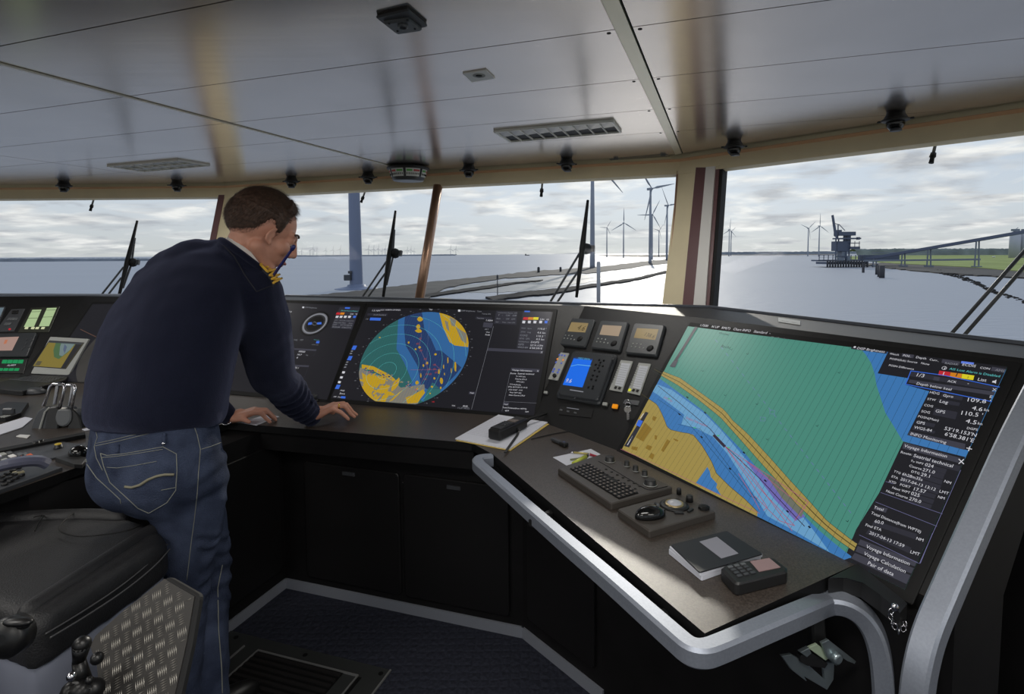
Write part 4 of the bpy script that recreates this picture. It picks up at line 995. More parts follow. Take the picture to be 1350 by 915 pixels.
for P in ([(96,392),(125,418),(90,470),(60,452)],[(130,366),(145,372),(136,388),(125,380)],[(186,460),(200,468),(172,512),(162,505)],[(212,456),(232,464),(228,470),(212,462)],[(108,482),(127,490),(118,506),(98,496)],[(122,514),(136,522),(128,542),(112,532)],[(44,488),(70,492),(64,506),(42,500)],[(136,443),(147,446),(144,462),(136,460)]): E_(P, H+.0012, scr(140,112,44))
for P in ([(150,246),(240,318),(360,420),(415,484),(560,620),(700,770),(740,812)],): EL(P, .0018, H+.0022, scr(60,20,30,.6))
EL([(376,446),(418,490)],.009,H+.0024,scr(60,50,70,.6))
for P in ([(418,488),(500,600),(590,735),(575,748)],[(418,488),(560,660),(700,810)],[(418,488),(520,560),(640,660),(745,742)],[(500,545),(600,610),(755,715),(700,790)],[(540,690),(640,790),(700,810)],[(475,600),(530,690),(560,745)],[(480,540),(690,830)]): EL(P, .0016, H+.0022, MAG)
EL([(0,500),(150,566),(420,695),(560,760)], .0013, H+.0022, MAG)
EL(resample(land_[:13],30), .0016, H+.002, scr(96,86,48,.6)); EL([(150,300),(240,360),(320,450),(430,580),(520,690),(548,700)], .001, H+.002, DKL); EL([(230,400),(320,420),(440,575),(560,720)], .001, H+.0019, DKL)
for k in range(60):     # hatching of the chart
    u_ = Q[0][0]+ (k+.5)/60*1.2-.1
    b_ = clip(clip([(u_,-.2),(u_+.0006,-.2),(u_+.0006,1),(u_,1)], Q[0],Q[1]), Q[1],Q[2])
    b_ = clip(clip(b_,Q[2],Q[3]) if len(b_)>2 else b_,Q[3],Q[0]) if len(b_)>2 else []
    if len(b_) > 2: flat(mb, ECD, b_, H+.0018, DKL, px=False)
for k in range(0,26):
    a = (380+k*21.5, 60+k*27.5); EL([a,(a[0]+9,a[1]+11)], .0016, H+.002, scr(104,120,170))
for (x,y) in ((430,40),(445,100),(330,186),(420,284),(548,320),(590,462),(790,408),(878,194),(912,792),(510,118)): EL([(x-5,y-2),(x+1,y+3),(x+5,y-4)], .0012, H+.002, scr(30,60,60,.5))
for (x,y) in ((268,292),(340,354),(236,360),(326,452),(440,580),(496,515),(582,628),(672,752),(760,815)): EL([(x-3,y-2),(x+3,y+3)], .004, H+.0024, scr(20,30,50,.5))
for (x,y) in ((298,414),(392,446),(195,297),(434,494)): EL([(x-4,y),(x+4,y+2)], .003, H+.0024, scr(70,190,90))
for (x,y) in ((610,352),(572,380)): EL([(x-10,y-8),(x+10,y-6),(x+8,y+8),(x-10,y+8),(x-10,y-8)], .001, H+.002, scr(110,120,180))
T_(mb,ECD,z5,'DW 6.9m',(172,295),(205,312),H+.0024,MAG); T_(mb,ECD,z5,'Emden Fahrwasser',(262,378),(345,412),H+.0024,MAG); T_(mb,ECD,z5,'Wadden',(392,36),(428,42),H+.002,DKL); T_(mb,ECD,z5,'Bocht',(402,90),(438,98),H+.002,DKL)
# blue water at the upper right
E_([(170,150),(205,190),(240,245),(262,315),(275,390),(295,450),(330,560),(380,640),(440,740),(1000,900),(1100,250)], H+.0005, BLUE, z3)
# tool bars
E_([(303,0),(316,0),(210,172),(198,168),(235,110)], H+.0022, BG2); E_([(210,148),(232,142),(218,172),(196,168)], H+.0024, BG3)
E_([(305,-2),(680,44),(672,60),(372,12),(304,6)], H+.0022, BG2); T_(mb,ECD,z5,'1:7500    N UP   RM(T)   Chart INFO   Standard  -',(318,6),(600,40),H+.0026,TXT)
for x in (612,634,656): E_([(x-6,x*.122-36),(x+7,x*.122-34),(x+4,x*.122-24),(x-8,x*.122-26)], H+.0026, TXT)
E_([(100,350),(112,354),(34,494),(14,488)], H+.0026, BG2); E_([(72,382),(90,388),(78,412),(62,404)], H+.0029, SBL); EL([(92,358),(80,376)],.003,H+.0029,TXT); EL([(48,448),(36,470)],.003,H+.0029,TXD); EL([(40,462),(28,484)],.003,H+.0029,TXT)
E_([(118,128),(350,160),(338,188),(112,156)], H+.0022, BG2, z3); T_(mb,ECD,z3,'DISP Brightness',(150,158),(324,182),H+.0026); ring(mb,ECD,ECD.at(*z3((137,145))[0]),.0005,.0035,H+.0026,TXT,12)
E_([(354,162),(700,212),(1108,268),(1070,378),(1040,400),(1010,400),(1000,500),(600,424),(458,384),(480,344),(282,312)], H+.0022, BG, z3)
E_([(440,178),(515,190),(508,216),(434,206)], H+.0025, BG3, z3)
for s,a,b in (('Watch',(356,192),(414,201)),('POS..',(442,204),(492,212)),('Depth',(524,216),(588,226)),('Curr..',(610,230),(668,240)),('POSN(Sub) Source',(358,224),(532,250)),('None',(556,253),(608,262)),('POSN Difference',(352,266),(510,292))): T_(mb,ECD,z3,s,a,b,H+.0028)
E_([(694,222),(806,240),(798,262),(686,246)], H+.0025, BG3, z3); E_([(1008,272),(1106,288),(1096,312),(1000,298)], H+.0025, BG3, z3); E_([(814,236),(894,246),(890,258),(810,250)], H+.0027, scr(100,130,230), z3)
T_(mb,ECD,z3,'RADAR',(708,254),(790,264),H+.0028,TXD); T_(mb,ECD,z3,'ECDIS',(818,264),(902,276),H+.0028); T_(mb,ECD,z3,'CON',(930,284),(992,292),H+.0028); T_(mb,ECD,z3,'AMS',(1026,298),(1084,308),H+.0028,TXD)
ring(mb,ECD,ECD.at(*z3((705,280))[0]),.0045,.0056,H+.0028,TXT,18); text(mb,ECD,'i',z3((701,290))[0],z3((707,291))[0],H+.0028,TXT)
T_(mb,ECD,z3,'AIS Lost Alarm is Disabled',(736,290),(1056,340),H+.0028,CYA)
E_([(674,296),(745,306),(738,334),(666,324)],H+.0026,RED,z3); E_([(746,307),(818,317),(812,345),(739,334)],H+.0026,ORA,z3); E_([(819,317),(896,328),(888,357),(813,346)],H+.0026,YE2,z3)
T_(mb,ECD,z3,'1',(694,326),(702,327),H+.003); T_(mb,ECD,z3,'1',(776,334),(782,335),H+.003,BG); T_(mb,ECD,z3,'2',(848,344),(858,346),H+.003,BG)
T_(mb,ECD,z3,'List',(916,360),(970,368),H+.0028); E_([(1012,362),(1024,362),(1036,354),(1032,380),(1022,374),(1008,372)],H+.0028,TXT,z3)
EL([(494,298),(700,326),(1055,402)],.0022,H+.003,SBL,z3); EL([(494,298),(460,382),(1005,494)],.0022,H+.003,SBL,z3)
E_([(496,302),(1052,402),(1040,428),(484,330)],H+.0024,BG2,z3)
T_(mb,ECD,z3,'1/3',(528,332),(574,340),H+.003); E_([(640,334),(678,340),(672,362),(634,356)],H+.0028,BG3,z3); T_(mb,ECD,z3,'ACK',(724,368),(780,377),H+.003); T_(mb,ECD,z3,'-',(850,384),(858,386),H+.003)
E_([(486,352),(1046,434),(1034,458),(478,372)],H+.0026,BG3,z3); T_(mb,ECD,z3,'Depth below keel',(528,384),(748,424),H+.003); T_(mb,ECD,z3,'X',(1008,426),(1036,428),H+.003); T_(mb,ECD,z3,'E',(992,470),(1006,472),H+.003)
E_([(612,422),(1006,496),(878,808),(470,704)],H+.0022,BG,z3)
for P in ([(690,440),(826,462),(816,486),(684,462)],[(668,474),(806,500),(798,522),(660,496)],[(646,530),(790,560),(776,606),(632,576)],[(530,612),(650,634),(640,656),(522,634)],[(510,650),(650,680),(640,696),(502,672)]): E_(P,H+.0024,BG2,z3)
for s,a,b in (('HDG',(612,440),(672,450)),('Gyro',(696,460),(760,470)),('STW',(596,482),(650,490)),('Log',(674,498),(726,508)),('COG',(576,520),(632,530)),('GPS',(648,560),(708,570)),('SOG',(558,560),(612,570)),('POSN(Main)',(538,592),(668,620)),('GPS',(528,630),(580,640)),('WGS-84',(512,662),(624,686)),
    ('109.8 \'',(852,492),(996,508)),('4.6',(878,544),(944,556)),('kn',(956,552),(986,558)),('110.5 \'',(812,576),(946,594)),('4.5',(838,626),(906,640)),('kn',(916,638),(944,644)),('DGPS',(848,668),(916,680)),('53\'19.153\'N',(704,672),(906,718)),('6\'58.381\'E',(706,708),(890,754))): T_(mb,ECD,z3,s,a,b,H+.003)
E_([(486,680),(840,762),(834,800),(474,706)],H+.0026,BG3,z3); T_(mb,ECD,z3,'INFO Monitoring',(490,704),(716,762),H+.003); EL([(848,788),(880,796)],.002,H+.003,TXT,z3); EL([(868,780),(860,806)],.002,H+.003,TXT,z3)
# voyage panel
E_([(385,20),(735,108),(475,690),(415,832),(95,664),(148,545),(145,530)],H+.0022,BG,z4)
E_([(388,24),(700,112),(686,138),(380,58)],H+.0026,BG3,z4); T_(mb,ECD,z4,'Voyage Information',(388,50),(622,110),H+.003); EL([(690,118),(716,144)],.002,H+.003,TXT,z4); EL([(716,120),(690,142)],.002,H+.003,TXT,z4)
for P in ([(440,86),(700,156),(690,186),(430,112)],[(500,140),(625,172),(615,200),(490,164)],[(490,166),(612,200),(602,228),(480,192)],[(475,192),(602,232),(594,258),(465,216)],[(380,196),(594,262),(584,286),(372,218)],[(370,222),(582,290),(574,310),(362,246)],[(440,276),(566,312),(556,334),(430,298)],[(428,302),(556,340),(546,364),(420,324)],[(412,330),(544,368),(534,390),(404,350)]): E_(P,H+.0024,BG2,z4)
for s,a,b in (('Route:',(370,84),(430,98)),('Seatrial technical',(440,104),(654,164)),('To WPT',(424,130),(494,150)),('024',(502,154),(548,166)),('Course',(416,158),(484,178)),('271.0',(490,182),(556,198)),('DTG',(428,190),(472,202)),('29.1',(480,208),(528,220)),
    ('TTG',(332,188),(368,200)),('6h28m35s',(378,204),(488,238)),('ETA',(320,216),(354,228)),('2017-04-13 13:12',(368,232),(560,292)),('XTD',(304,242),(344,254)),('PORT',(366,262),(422,278)),('17.57',(442,288),(506,306)),('Next WPT',(324,278),(420,308)),('025',(426,312),(472,326)),('Next Course',(290,296),(408,336)),('270.0',(416,340),(480,360)),
    ('NM',(608,244),(644,256)),('LMT',(582,300),(632,314)),('NM',(574,330),(610,340)),
    ('Total',(224,386),(274,402)),('Total Distance(from WPT0)',(208,416),(480,524)),('60.0',(228,464),(276,476)),('NM',(456,558),(494,570)),('Final ETA',(178,482),(264,512)),('2017-04-13 17:59',(198,526),(388,602)),('LMT',(424,632),(474,648)),
    ('Voyage Information',(180,602),(418,700)),('Voyage Calculation',(168,640),(396,742)),('Pair of data',(190,694),(330,758))): T_(mb,ECD,z4,s,a,b,H+.003)
E_([(230,372),(300,386),(290,410),(222,392)],H+.0024,BG3,z4); E_([(226,452),(462,528),(450,556),(214,476)],H+.0024,BG2,z4); E_([(196,500),(430,602),(420,634),(180,524)],H+.0024,BG2,z4)
for P in ([(150,556),(476,684),(466,712),(138,584)],[(136,592),(462,722),(450,752),(124,622)],[(120,630),(446,762),(426,812),(100,660)]): E_(P,H+.0026,BG3,z4)
for P in ([(235,352),(570,486)],[(262,300),(600,418)],[(290,240),(330,252)],[(700,178),(475,690)],[(546,524),(480,688)],[(145,532),(470,688)]): EL(P,.001,H+.003,scr(110,110,150),z4)
mb.build('screen', t)
TMAX[0] = 1e9
# little status lights at the foot of the chart display
mb = MB()
for (x,y,m_) in ((1168,764,LGREY),(1173,775,scr(230,220,150)),(1180,778,scr(170,230,60)),(1163,760,CHAR)):
    p = ECD.p(x,y); mb.lathe([(.0035,0),(.0035,.004),(.002,.0055)], m_, p, ECD.ax(), n=12)
sp = ECD.at(1174,770); mb.build('status_light', t)
# ================================================================== INSTRUMENT PANEL
I = INS; IN = lambda *p: pxs(INS, zi(*p))
yelk = mat('backlit_key', (200,190,140), rough=.5, emit=(230,220,150), es=.4)
def Q4(mb, fr, zf, P, h0, h1, m, r=0, bev=0): slab(mb, fr, pxs(fr, zf(*P)), h0, h1, m, r=r, bev=bev)
def keys(mb, fr, zf, pts, r, h, m, hh=.002, n=10):
    for p in pts: mb.lathe([(r,0),(r,hh*.7),(r*.75,hh)], m, fr.w(fr.at(*zf(p)[0]),h), fr.ax(), n=n)
for (body, lcd, txt, col, lab) in (
    ([(262,106),(438,118),(372,304),(194,286)], [(282,138),(396,146),(374,208),(256,200)], '4.6', (172,150,104), 'leftmost of the three small grey displays above the blue one, reading 4.6'),
    ([(476,124),(664,136),(604,332),(408,310)], [(492,158),(620,166),(598,234),(470,222)], '', (190,168,142), 'middle of the three small grey displays, with the palest pink screen'),
    ([(702,142),(910,156),(850,364),(638,344)], [(722,180),(866,188),(844,260),(700,244)], '138.6', (158,134,80), 'rightmost of the three small grey displays above the blue one')):
    t = thing('data_display', lab, 'instrument', tuple(I.p(*zi(body[3])[0])), group='three small grey panel displays')
    mb = MB(); Q4(mb,I,zi,body,0,.014,GREY if 0 else mat('instrument_grey',(62,65,68),rough=.4),r=.012,bev=.005); mb.build('housing', t)
    mb = MB(); Q4(mb,I,zi,lcd,.0135,.0145,scr(*col,.62)); 
    if txt: a,b = lcd[3],lcd[2]; w0 = (lcd[1][0]-lcd[3][0]); L_ = (lcd[3][0]+w0*.42, lcd[3][1]-12); R2_ = (lcd[2][0]-12, lcd[2][1]-10); text(mb, I, txt, zi(L_)[0], zi(R2_)[0], .0148, scr(90,74,44,.5))
    mb.build('lcd_screen', t)
    dx,dy = body[3][0],body[3][1]; kx = (body[2][0]-body[3][0])/176; 
    c = zi((body[3][0]+142*kx, body[3][1]-40+ (12 if kx>1.1 else 5)))[0]
    mb = MB(); mb.lathe([(.0155,0),(.0155,.002),(.006,.003)], DBLK, I.w(I.at(*c),.0138), I.ax(), n=18); mb.build('direction_pad', t)
    mb = MB(); m3 = MB()
    for (ox_,oy_) in ((48,-60),(70,-58),(92,-55),(40,-40),(62,-38),(84,-34),(106,-30)):
        p = I.w(I.at(*zi((body[3][0]+ox_*kx, body[3][1]+oy_))[0]),.0138); m3 = MB(); m3.lathe([(.0035,0),(.0035,.0018),(.002,.0022)], LGREY, p, I.ax(), n=10); m3.build('key', t)
# echo sounder with the blue screen
t = thing('echo_sounder', 'large grey instrument with a blue screen reading 9.6 under the three small displays', 'instrument', tuple(I.p(*zi((178,640))[0])))
eg = mat('sounder_grey',(50,53,57),rough=.42)
mb = MB(); Q4(mb,I,zi,[(290,324),(588,352),(468,690),(172,636)],0,.012,eg,r=.02,bev=.005); mb.build('housing', t)
mb = MB(); Q4(mb,I,zi,[(300,340),(572,364),(464,672),(192,628)],.011,.02,eg,r=.02,bev=.004); mb.build('front_frame', t)
mb = MB(); Q4(mb,I,zi,[(306,378),(428,392),(362,582),(230,564)],.0195,.0205,scr(24,104,224,1.0)); line(mb,I,zi((285,440),(330,430),(418,440)),.0025,.021,scr(120,200,230)); text(mb,I,'9.6',zi((246,548))[0],zi((284,552))[0],.021,TXT); 
flat(mb,I,zi((306,378),(428,392),(424,402),(303,388)),.0208,scr(40,60,110)); text(mb,I,'FREQ 50kHz',zi((330,392))[0],zi((410,400))[0],.021,scr(90,180,220)); mb.build('blue_screen', t)
mb = MB(); mb.add([I.p(*q,.0204) for q in zi((262,576),(352,590),(350,596),(260,582))][::-1], [[0,1,2,3]], TXD); mb.build('name_strip', t)
for p in ((474,398),(504,403),(482,416),(450,430),(474,434),(498,440),(466,453),(444,468),(474,476),(432,502),(460,508),(422,528),(452,534),(402,582),(434,575),(430,590)):
    m3 = MB(); m3.lathe([(.0048,0),(.0048,.003),(.003,.004)], DBLK, I.w(I.at(*zi(p)[0]),.0195), I.ax(), n=12); m3.build('button', t)
for p in ((566,392),(466,648),(312,654)): m3 = MB(); m3.lathe([(.005,0),(.005,.002)], CHAR, I.w(I.at(*zi(p)[0]),.0195), I.ax(), n=10); m3.build('screw', t)
# small panels with backlit labels
t = thing('bridge_alarm_unit', 'narrow panel of small blue and orange lights left of the blue screen', 'control panel', tuple(I.p(*zi((110,508))[0])))
mb = MB(); Q4(mb,I,zi,[(188,330),(258,338),(182,520),(108,508)],0,.004,LGREY,r=.002); mb.build('plate', t)
for i_,(x,y) in enumerate(((195,350),(212,352),(230,355),(182,378),(220,384),(172,400),(208,406),(160,445),(192,450),(152,462),(184,468))):
    m3 = MB(); m3.box(I.w(I.at(*zi((x,y))[0]),.006), (.010 if i_>6 else .007,.008,.004), scr(90,110,200,.7) if i_ not in (3,4) else scr(250,150,60), I.ax(), bev=.001); m3.build('indicator', t)
m3 = MB(); m3.lathe([(.009,0),(.009,.01),(.006,.012)], BLK, I.w(I.at(*zi((165,492))[0]),.004), I.ax(), n=14); m3.build('knob', t)
for lab,x in (('left one of two tall label panels right of the blue screen',0),('right one of two tall label panels, with a lit yellow lamp',120)):
    t = thing('annunciator_unit', lab, 'control panel', tuple(I.p(*zi((530+x,585))[0])), group='tall label panels'); y = x*.15
    P = [(606+x,384+y),(686+x,392+y),(612+x,598+y*1.2),(528+x,582+y)]
    mb = MB(); Q4(mb,I,zi,P,0,.004,LGREY,r=.002); mb.build('plate', t)
    mb = MB(); Q4(mb,I,zi,[(612+x,404+y),(672+x,410+y),(618+x,565+y),(566+x,552+y)],.004,.006,mat('label_white',(205,208,215),rough=.6)); 
    for k in range(9): a = (608+x-k*5.0,420+y+k*15); line(mb,I,zi(a,(a[0]+52,a[1]+8)),.001,.0063,mat('ink_grey',(110,112,120)))
    mb.build('label_card', t)
    for k in range(9): a = (600+x-k*6,412+y+k*15); m3 = MB(); m3.box(I.w(I.at(*zi(a)[0]),.005), (.003,.003,.002), GREY, I.ax()); m3.build('indicator', t)
    for k,(a,b) in enumerate(((546,568),(572,570),(598,574))):
        m3 = MB(); m3.box(I.w(I.at(*zi((a+x,b+y))[0]),.006), (.011,.011,.005), yelk if (k==0 and x) else BLK, I.ax(), bev=.0015); 
        if k==0 and x: m3.mats[0] = scr(230,230,60)
        if k or x: m3.build('button', t)
for nm,P,m_,lab in (('push_button',[(490,670),(520,674),(514,694),(484,690)],LGREY,'small grey square button left of the orange one'),('push_button',[(556,682),(590,686),(582,712),(548,708)],mat('orange_lens',(225,140,20),rough=.35,emit=(225,140,20),es=.5),'small orange square button between the blue screen and the key'),('push_button',[(96,594),(118,597),(113,613),(92,610)],LGREY,'lone small grey button on the console near the radar display')):
    t = thing(nm, lab, 'button', tuple(I.p(*zi(P[3])[0]))); mb = MB(); Q4(mb,I,zi,P,.004,.010,m_,r=.002,bev=.001); mb.build('cap', t)
    mb = MB(); cxp = sum(p[0] for p in P)/4; cyp = sum(p[1] for p in P)/4; Q4(mb,I,zi,[(cxp+(p[0]-cxp)*1.3,cyp+(p[1]-cyp)*1.3) for p in P],0,.004,BLK,bev=.001); mb.build('collar', t)
# key switch with keys
t = thing('key_switch', 'silver key switch plate with round barrel at the foot of the panel', 'switch', tuple(I.p(*zi((620,670))[0])))
mb = MB(); Q4(mb,I,zi,[(634,646),(730,656),(720,686),(618,672)],0,.003,mat('silver_plate',(150,152,155),rough=.3,metal=.8),r=.003); mb.build('plate', t)
mb = MB(); mb.lathe([(.009,0),(.009,.012),(.005,.013)], CHROME, I.w(I.at(*zi((660,672))[0]),.003), I.ax(), n=18); mb.build('barrel', t)
t = thing('key', 'silver key hanging from the key switch', 'key', tuple(I.p(*zi((640,780))[0])))
K = Fr(I.p(*zi((648,700))[0],.03), V((1,0,0)), V((0,.1,1))); mb = MB()
ring(mb, K, (0,-.006), .0005, .013, 0, CHROME, 24); mb.tube([K.w((.013*math.cos(a),.013*math.sin(a)-.006)) for a in [k*math.pi/8 for k in range(17)]], .0012, CHROME, n=6); mb.build('bow', t)
mb = MB(); slab(mb,K,[(-.004,-.045),(.003,-.045),(.004,-.018),(-.004,-.018)],-.001,.0012,CHROME); 
for k in range(3): slab(mb,K,[(.003,-.042+k*.007),(.006,-.042+k*.007),(.006,-.038+k*.007),(.003,-.038+k*.007)],-.001,.0012,CHROME)
mb.build('blade', t); mb = MB(); mb.tube([K.w((.010*math.cos(a),.010*math.sin(a)+.012),.004) for a in [k*math.pi/8 for k in range(17)]], .0012, CHROME, n=6); mb.build('key_ring', t)
t = thing('socket_outlet_plate', 'flat black socket plate with faint lettering under the blue screen', 'socket', tuple(I.p(*zi((240,720))[0])))
mb = MB(); Q4(mb,I,zi,[(200,690),(420,712),(406,770),(186,745)],0,.003,BLK,r=.004,bev=.001); mb.build('plate', t)
mb = MB(); line(mb,I,zi((244,702),(324,714)),.0025,.0036,TXD); mb.build('lettering', t)
for (x,y) in ((205,718),(252,728),(300,738)): mb = MB(); mb.box(I.w(I.at(*zi((x,y))[0]),.004), (.016,.007,.004), GREY, I.ax(), bev=.001); mb.build('socket', t)
# ================================================================== LEFT CONSOLE INSTRUMENTS
L = LFT
t = thing('annunciator_unit', 'panel with two lit pale green label strips on the left console', 'control panel', tuple(L.p(30,437)))
mb = MB(); Q4(mb,L,zl,[(212,134),(404,126),(330,298),(122,300)],0,.006,mat('panel_olive',(44,46,38),rough=.5),bev=.002); mb.build('plate', t)
GL = scr(176,200,150,.85)
for P in ([(222,150),(282,148),(232,262),(166,264)],[(320,138),(384,136),(332,258),(266,260)]):
    mb = MB(); Q4(mb,L,zl,P,.006,.008,GL)
    for f in (.12,.5): 
        a = (P[0][0]+(P[3][0]-P[0][0])*f, P[0][1]+(P[3][1]-P[0][1])*f); b = (P[1][0]+(P[2][0]-P[1][0])*f, P[1][1]+(P[2][1]-P[1][1])*f); line(mb,L,zl(a,b),.003,.0083,BLK)
    mb.build('lit_label', t)
for x in (176,218,248,286): mb = MB(); Q4(mb,L,zl,[(x,266),(x+20,265),(x+14,278),(x-6,278)],.006,.009,scr(220,224,180,.8)); mb.build('lit_key', t)
t = thing('intercom_unit', 'grey instrument with a pinkish screen at the far left, above green buttons', 'instrument', tuple(L.p(0,470)))
mb = MB(); Q4(mb,L,zl,[(-80,318),(258,308),(192,470),(-130,472)],0,.02,eg,r=.012,bev=.004); mb.build('housing', t)
mb = MB(); Q4(mb,L,zl,[(-40,345),(142,338),(96,430),(-90,432)],.02,.021,scr(176,146,136,.8)); flat(mb,L,zl((50,360),(70,358),(58,385),(40,388)),.0214,scr(190,120,90)); mb.build('screen', t)
for (x,y) in ((180,345),(210,350),(175,372),(165,395),(196,390),(150,410),(214,336)): mb = MB(); mb.lathe([(.006,0),(.006,.003)], CHAR, L.p(*zl((x,y))[0],.02), L.ax(), n=10); mb.build('button', t)
gk = scr(30,150,90,.8); t = thing('alarm_keypad', 'black keypad with two rows of lit green keys below the far left screen', 'control panel', tuple(L.p(0,490)))
mb = MB(); Q4(mb,L,zl,[(-60,474),(190,474),(160,575),(-100,575)],0,.006,BLK,bev=.002); text(mb,L,'ALARM',zl((50,526))[0],zl((106,524))[0],.0063,TXT); mb.build('plate', t)
for x in (26,62,98,134): mb = MB(); Q4(mb,L,zl,[(x,486),(x+30,486),(x+22,508),(x-8,508)],.006,.010,gk); mb.build('green_key', t)
for x in (0,36,72,108): mb = MB(); Q4(mb,L,zl,[(x,542),(x+28,542),(x+20,558),(x-8,558)],.006,.010,gk); mb.build('green_key', t)
t = thing('talkback_unit', 'small dark panel with one red lamp beside the green label strips', 'control panel', tuple(L.p(10,435)))
mb = MB(); Q4(mb,L,zl,[(80,144),(170,140),(96,292),(-30,296)],0,.006,CHAR,bev=.002); mb.build('plate', t)
mb = MB(); Q4(mb,L,zl,[(90,156),(130,154),(124,176),(84,178)],.006,.012,BLK,bev=.002); mb.build('knob', t)
for (x,y) in ((62,206),(84,206),(106,206),(40,240),(62,240)): mb = MB(); mb.box(L.p(*zl((x,y))[0],.008), (.02,.02,.006), GREY, L.ax(), bev=.002); mb.build('button', t)
mb = MB(); mb.lathe([(.006,0),(.006,.005)], RED, L.p(*zl((66,276))[0],.006), L.ax(), n=12); mb.build('red_lamp', t)
t = thing('data_display', 'pale blue screen cut off by the left edge beside the speaker panel', 'instrument', tuple(L.p(0,425)))
mb = MB(); Q4(mb,L,zl,[(-120,132),(44,128),(-10,262),(-180,262)],0,.012,CHAR,r=.008,bev=.003); mb.build('housing', t)
mb = MB(); Q4(mb,L,zl,[(-100,142),(36,138),(2,214),(-140,216)],.012,.013,scr(110,126,136,.8)); mb.build('screen', t)
# ================================================================== CEILING OBJECTS
CE = Fr(V((0,0,ZC)), V((1,0,0)), V((0,-1,0)))     # looking up: n points down into the room
def CQ(mb, P, h0, h1, m, r=0, bev=0): slab(mb, CE, pxs(CE, P, h0), h0, h1, m, r=r, bev=bev)
def lerp2(a, b, t): return (a[0]+(b[0]-a[0])*t, a[1]+(b[1]-a[1])*t)
louv = mat('louvre_white', (226,226,220), rough=.35); refl = mat('louvre_reflector', (150,147,140), rough=.3, metal=.4)
def louvre(P, nu, nv, label, hgt=.02, deep=DBLK):
    t = thing('ceiling_light', label, 'ceiling light', tuple(CE.w(pxs(CE,P)[0])), group='louvred ceiling lights')
    q = pxs(CE, P); at = lambda s,r: lerp2(lerp2(q[0],q[1],s), lerp2(q[3],q[2],s), r)
    mb = MB(); slab(mb, CE, q, .0005, .003, deep); mb.build('recess', t)
    mb = MB()
    for a,b in (((0,0),(1,0)),((1,0),(1,1)),((1,1),(0,1)),((0,1),(0,0))):
        mb.bar([CE.w(at(*a),.006), CE.w(at(*b),.006)], .012, .012, louv, bev=.002)
    mb.build('frame', t)
    for k in range(1,nu): 
        mb = MB(); mb.bar([CE.w(at(k/nu,0),.006), CE.w(at(k/nu,1),.006)], .004, .011, louv, bev=.0008)
        c = CE.w(at((k-.5)/nu,.5),.004); mb.build('louvre_blade', t)
    for k in range(1,nv):
        mb = MB(); mb.bar([CE.w(at(0,k/nv),.006), CE.w(at(1,k/nv),.006)], .004, .011, louv, bev=.0008); mb.build('louvre_blade', t)
    mb = MB()
    for i in range(nu):
        for j in range(nv):
            a = CE.w(at(i/nu,j/nv),.003); b = CE.w(at((i+1)/nu,j/nv),.003); c = CE.w(at((i+1)/nu,(j+1)/nv),.003); d = CE.w(at(i/nu,(j+1)/nv),.003)
            m1 = CE.w(at(i/nu,(j+.5)/nv),.009); m2 = CE.w(at((i+1)/nu,(j+.5)/nv),.004); mb.add([a,b,m2,m1], [[3,2,1,0]], refl)
    mb.build('reflector', t)
    c = CE.w(at(.5,.5),.03); return c
lc1 = louvre([(652,171.5),(807,157.5),(818,172),(673,185)], 9, 1, 'long narrow louvred ceiling light near the pale joint strip')
lc2 = louvre([(142,217.6),(234,209.6),(276,216.6),(190,224.6)], 7, 2, 'pale square louvred ceiling light above the left window', deep=LGREY)
# white speaker plate
t = thing('ceiling_speaker', 'small white square speaker plate on the ceiling', 'speaker', tuple(CE.w(CE.at(631,100))))
P = [(610,96),(640.7,91),(652.5,102),(622,107)]; mb = MB(); CQ(mb,P,.0005,.005,WHITE,bev=.001); mb.build('plate', t)
c = CE.p(631.5,99.5,.005); mb = MB(); 
for r0 in (.021,.015): mb.lathe([(r0,0),(r0,.0015),(r0-.003,.0015),(r0-.003,0)], LGREY, c, CE.ax(), n=28)
mb.build('ring', t); mb = MB(); mb.lathe([(.011,0),(.011,.002),(.007,.003)], DBLK, c, CE.ax(), n=20); mb.build('cone', t)
# black detector box
t = thing('ceiling_camera', 'black square sensor box with a round lens hanging from the ceiling at top centre', 'ceiling sensor', tuple(CE.w(CE.at(530,27))))
P = [(495,21),(538,11),(564,33),(522,42)]; mb = MB(); CQ(mb,[(497,20),(537,10),(562,30),(522,38)],.0005,.006,BLK); mb.build('mount', t)
mb = MB(); CQ(mb,P,.005,.010,CHAR,r=.006,bev=.002); mb.build('plate', t)
mb = MB(); CQ(mb,[(505,27.5),(539,23),(557,37),(524,42)],.010,.018,GREY,r=.006,bev=.003); mb.build('lens_block', t)
c = CE.p(531,33,.018); mb = MB(); mb.lathe([(.013,0),(.013,.006),(.009,.008),(.008,.003)], GREY, c, CE.ax(), n=22); mb.build('lens', t)
for x,y in ((513,31),(537,26),(547,38),(524,41.0)): mb = MB(); mb.lathe([(.003,0),(.003,.0015)], DBLK, CE.p(x,y,.018), CE.ax(), n=8); mb.build('screw', t)
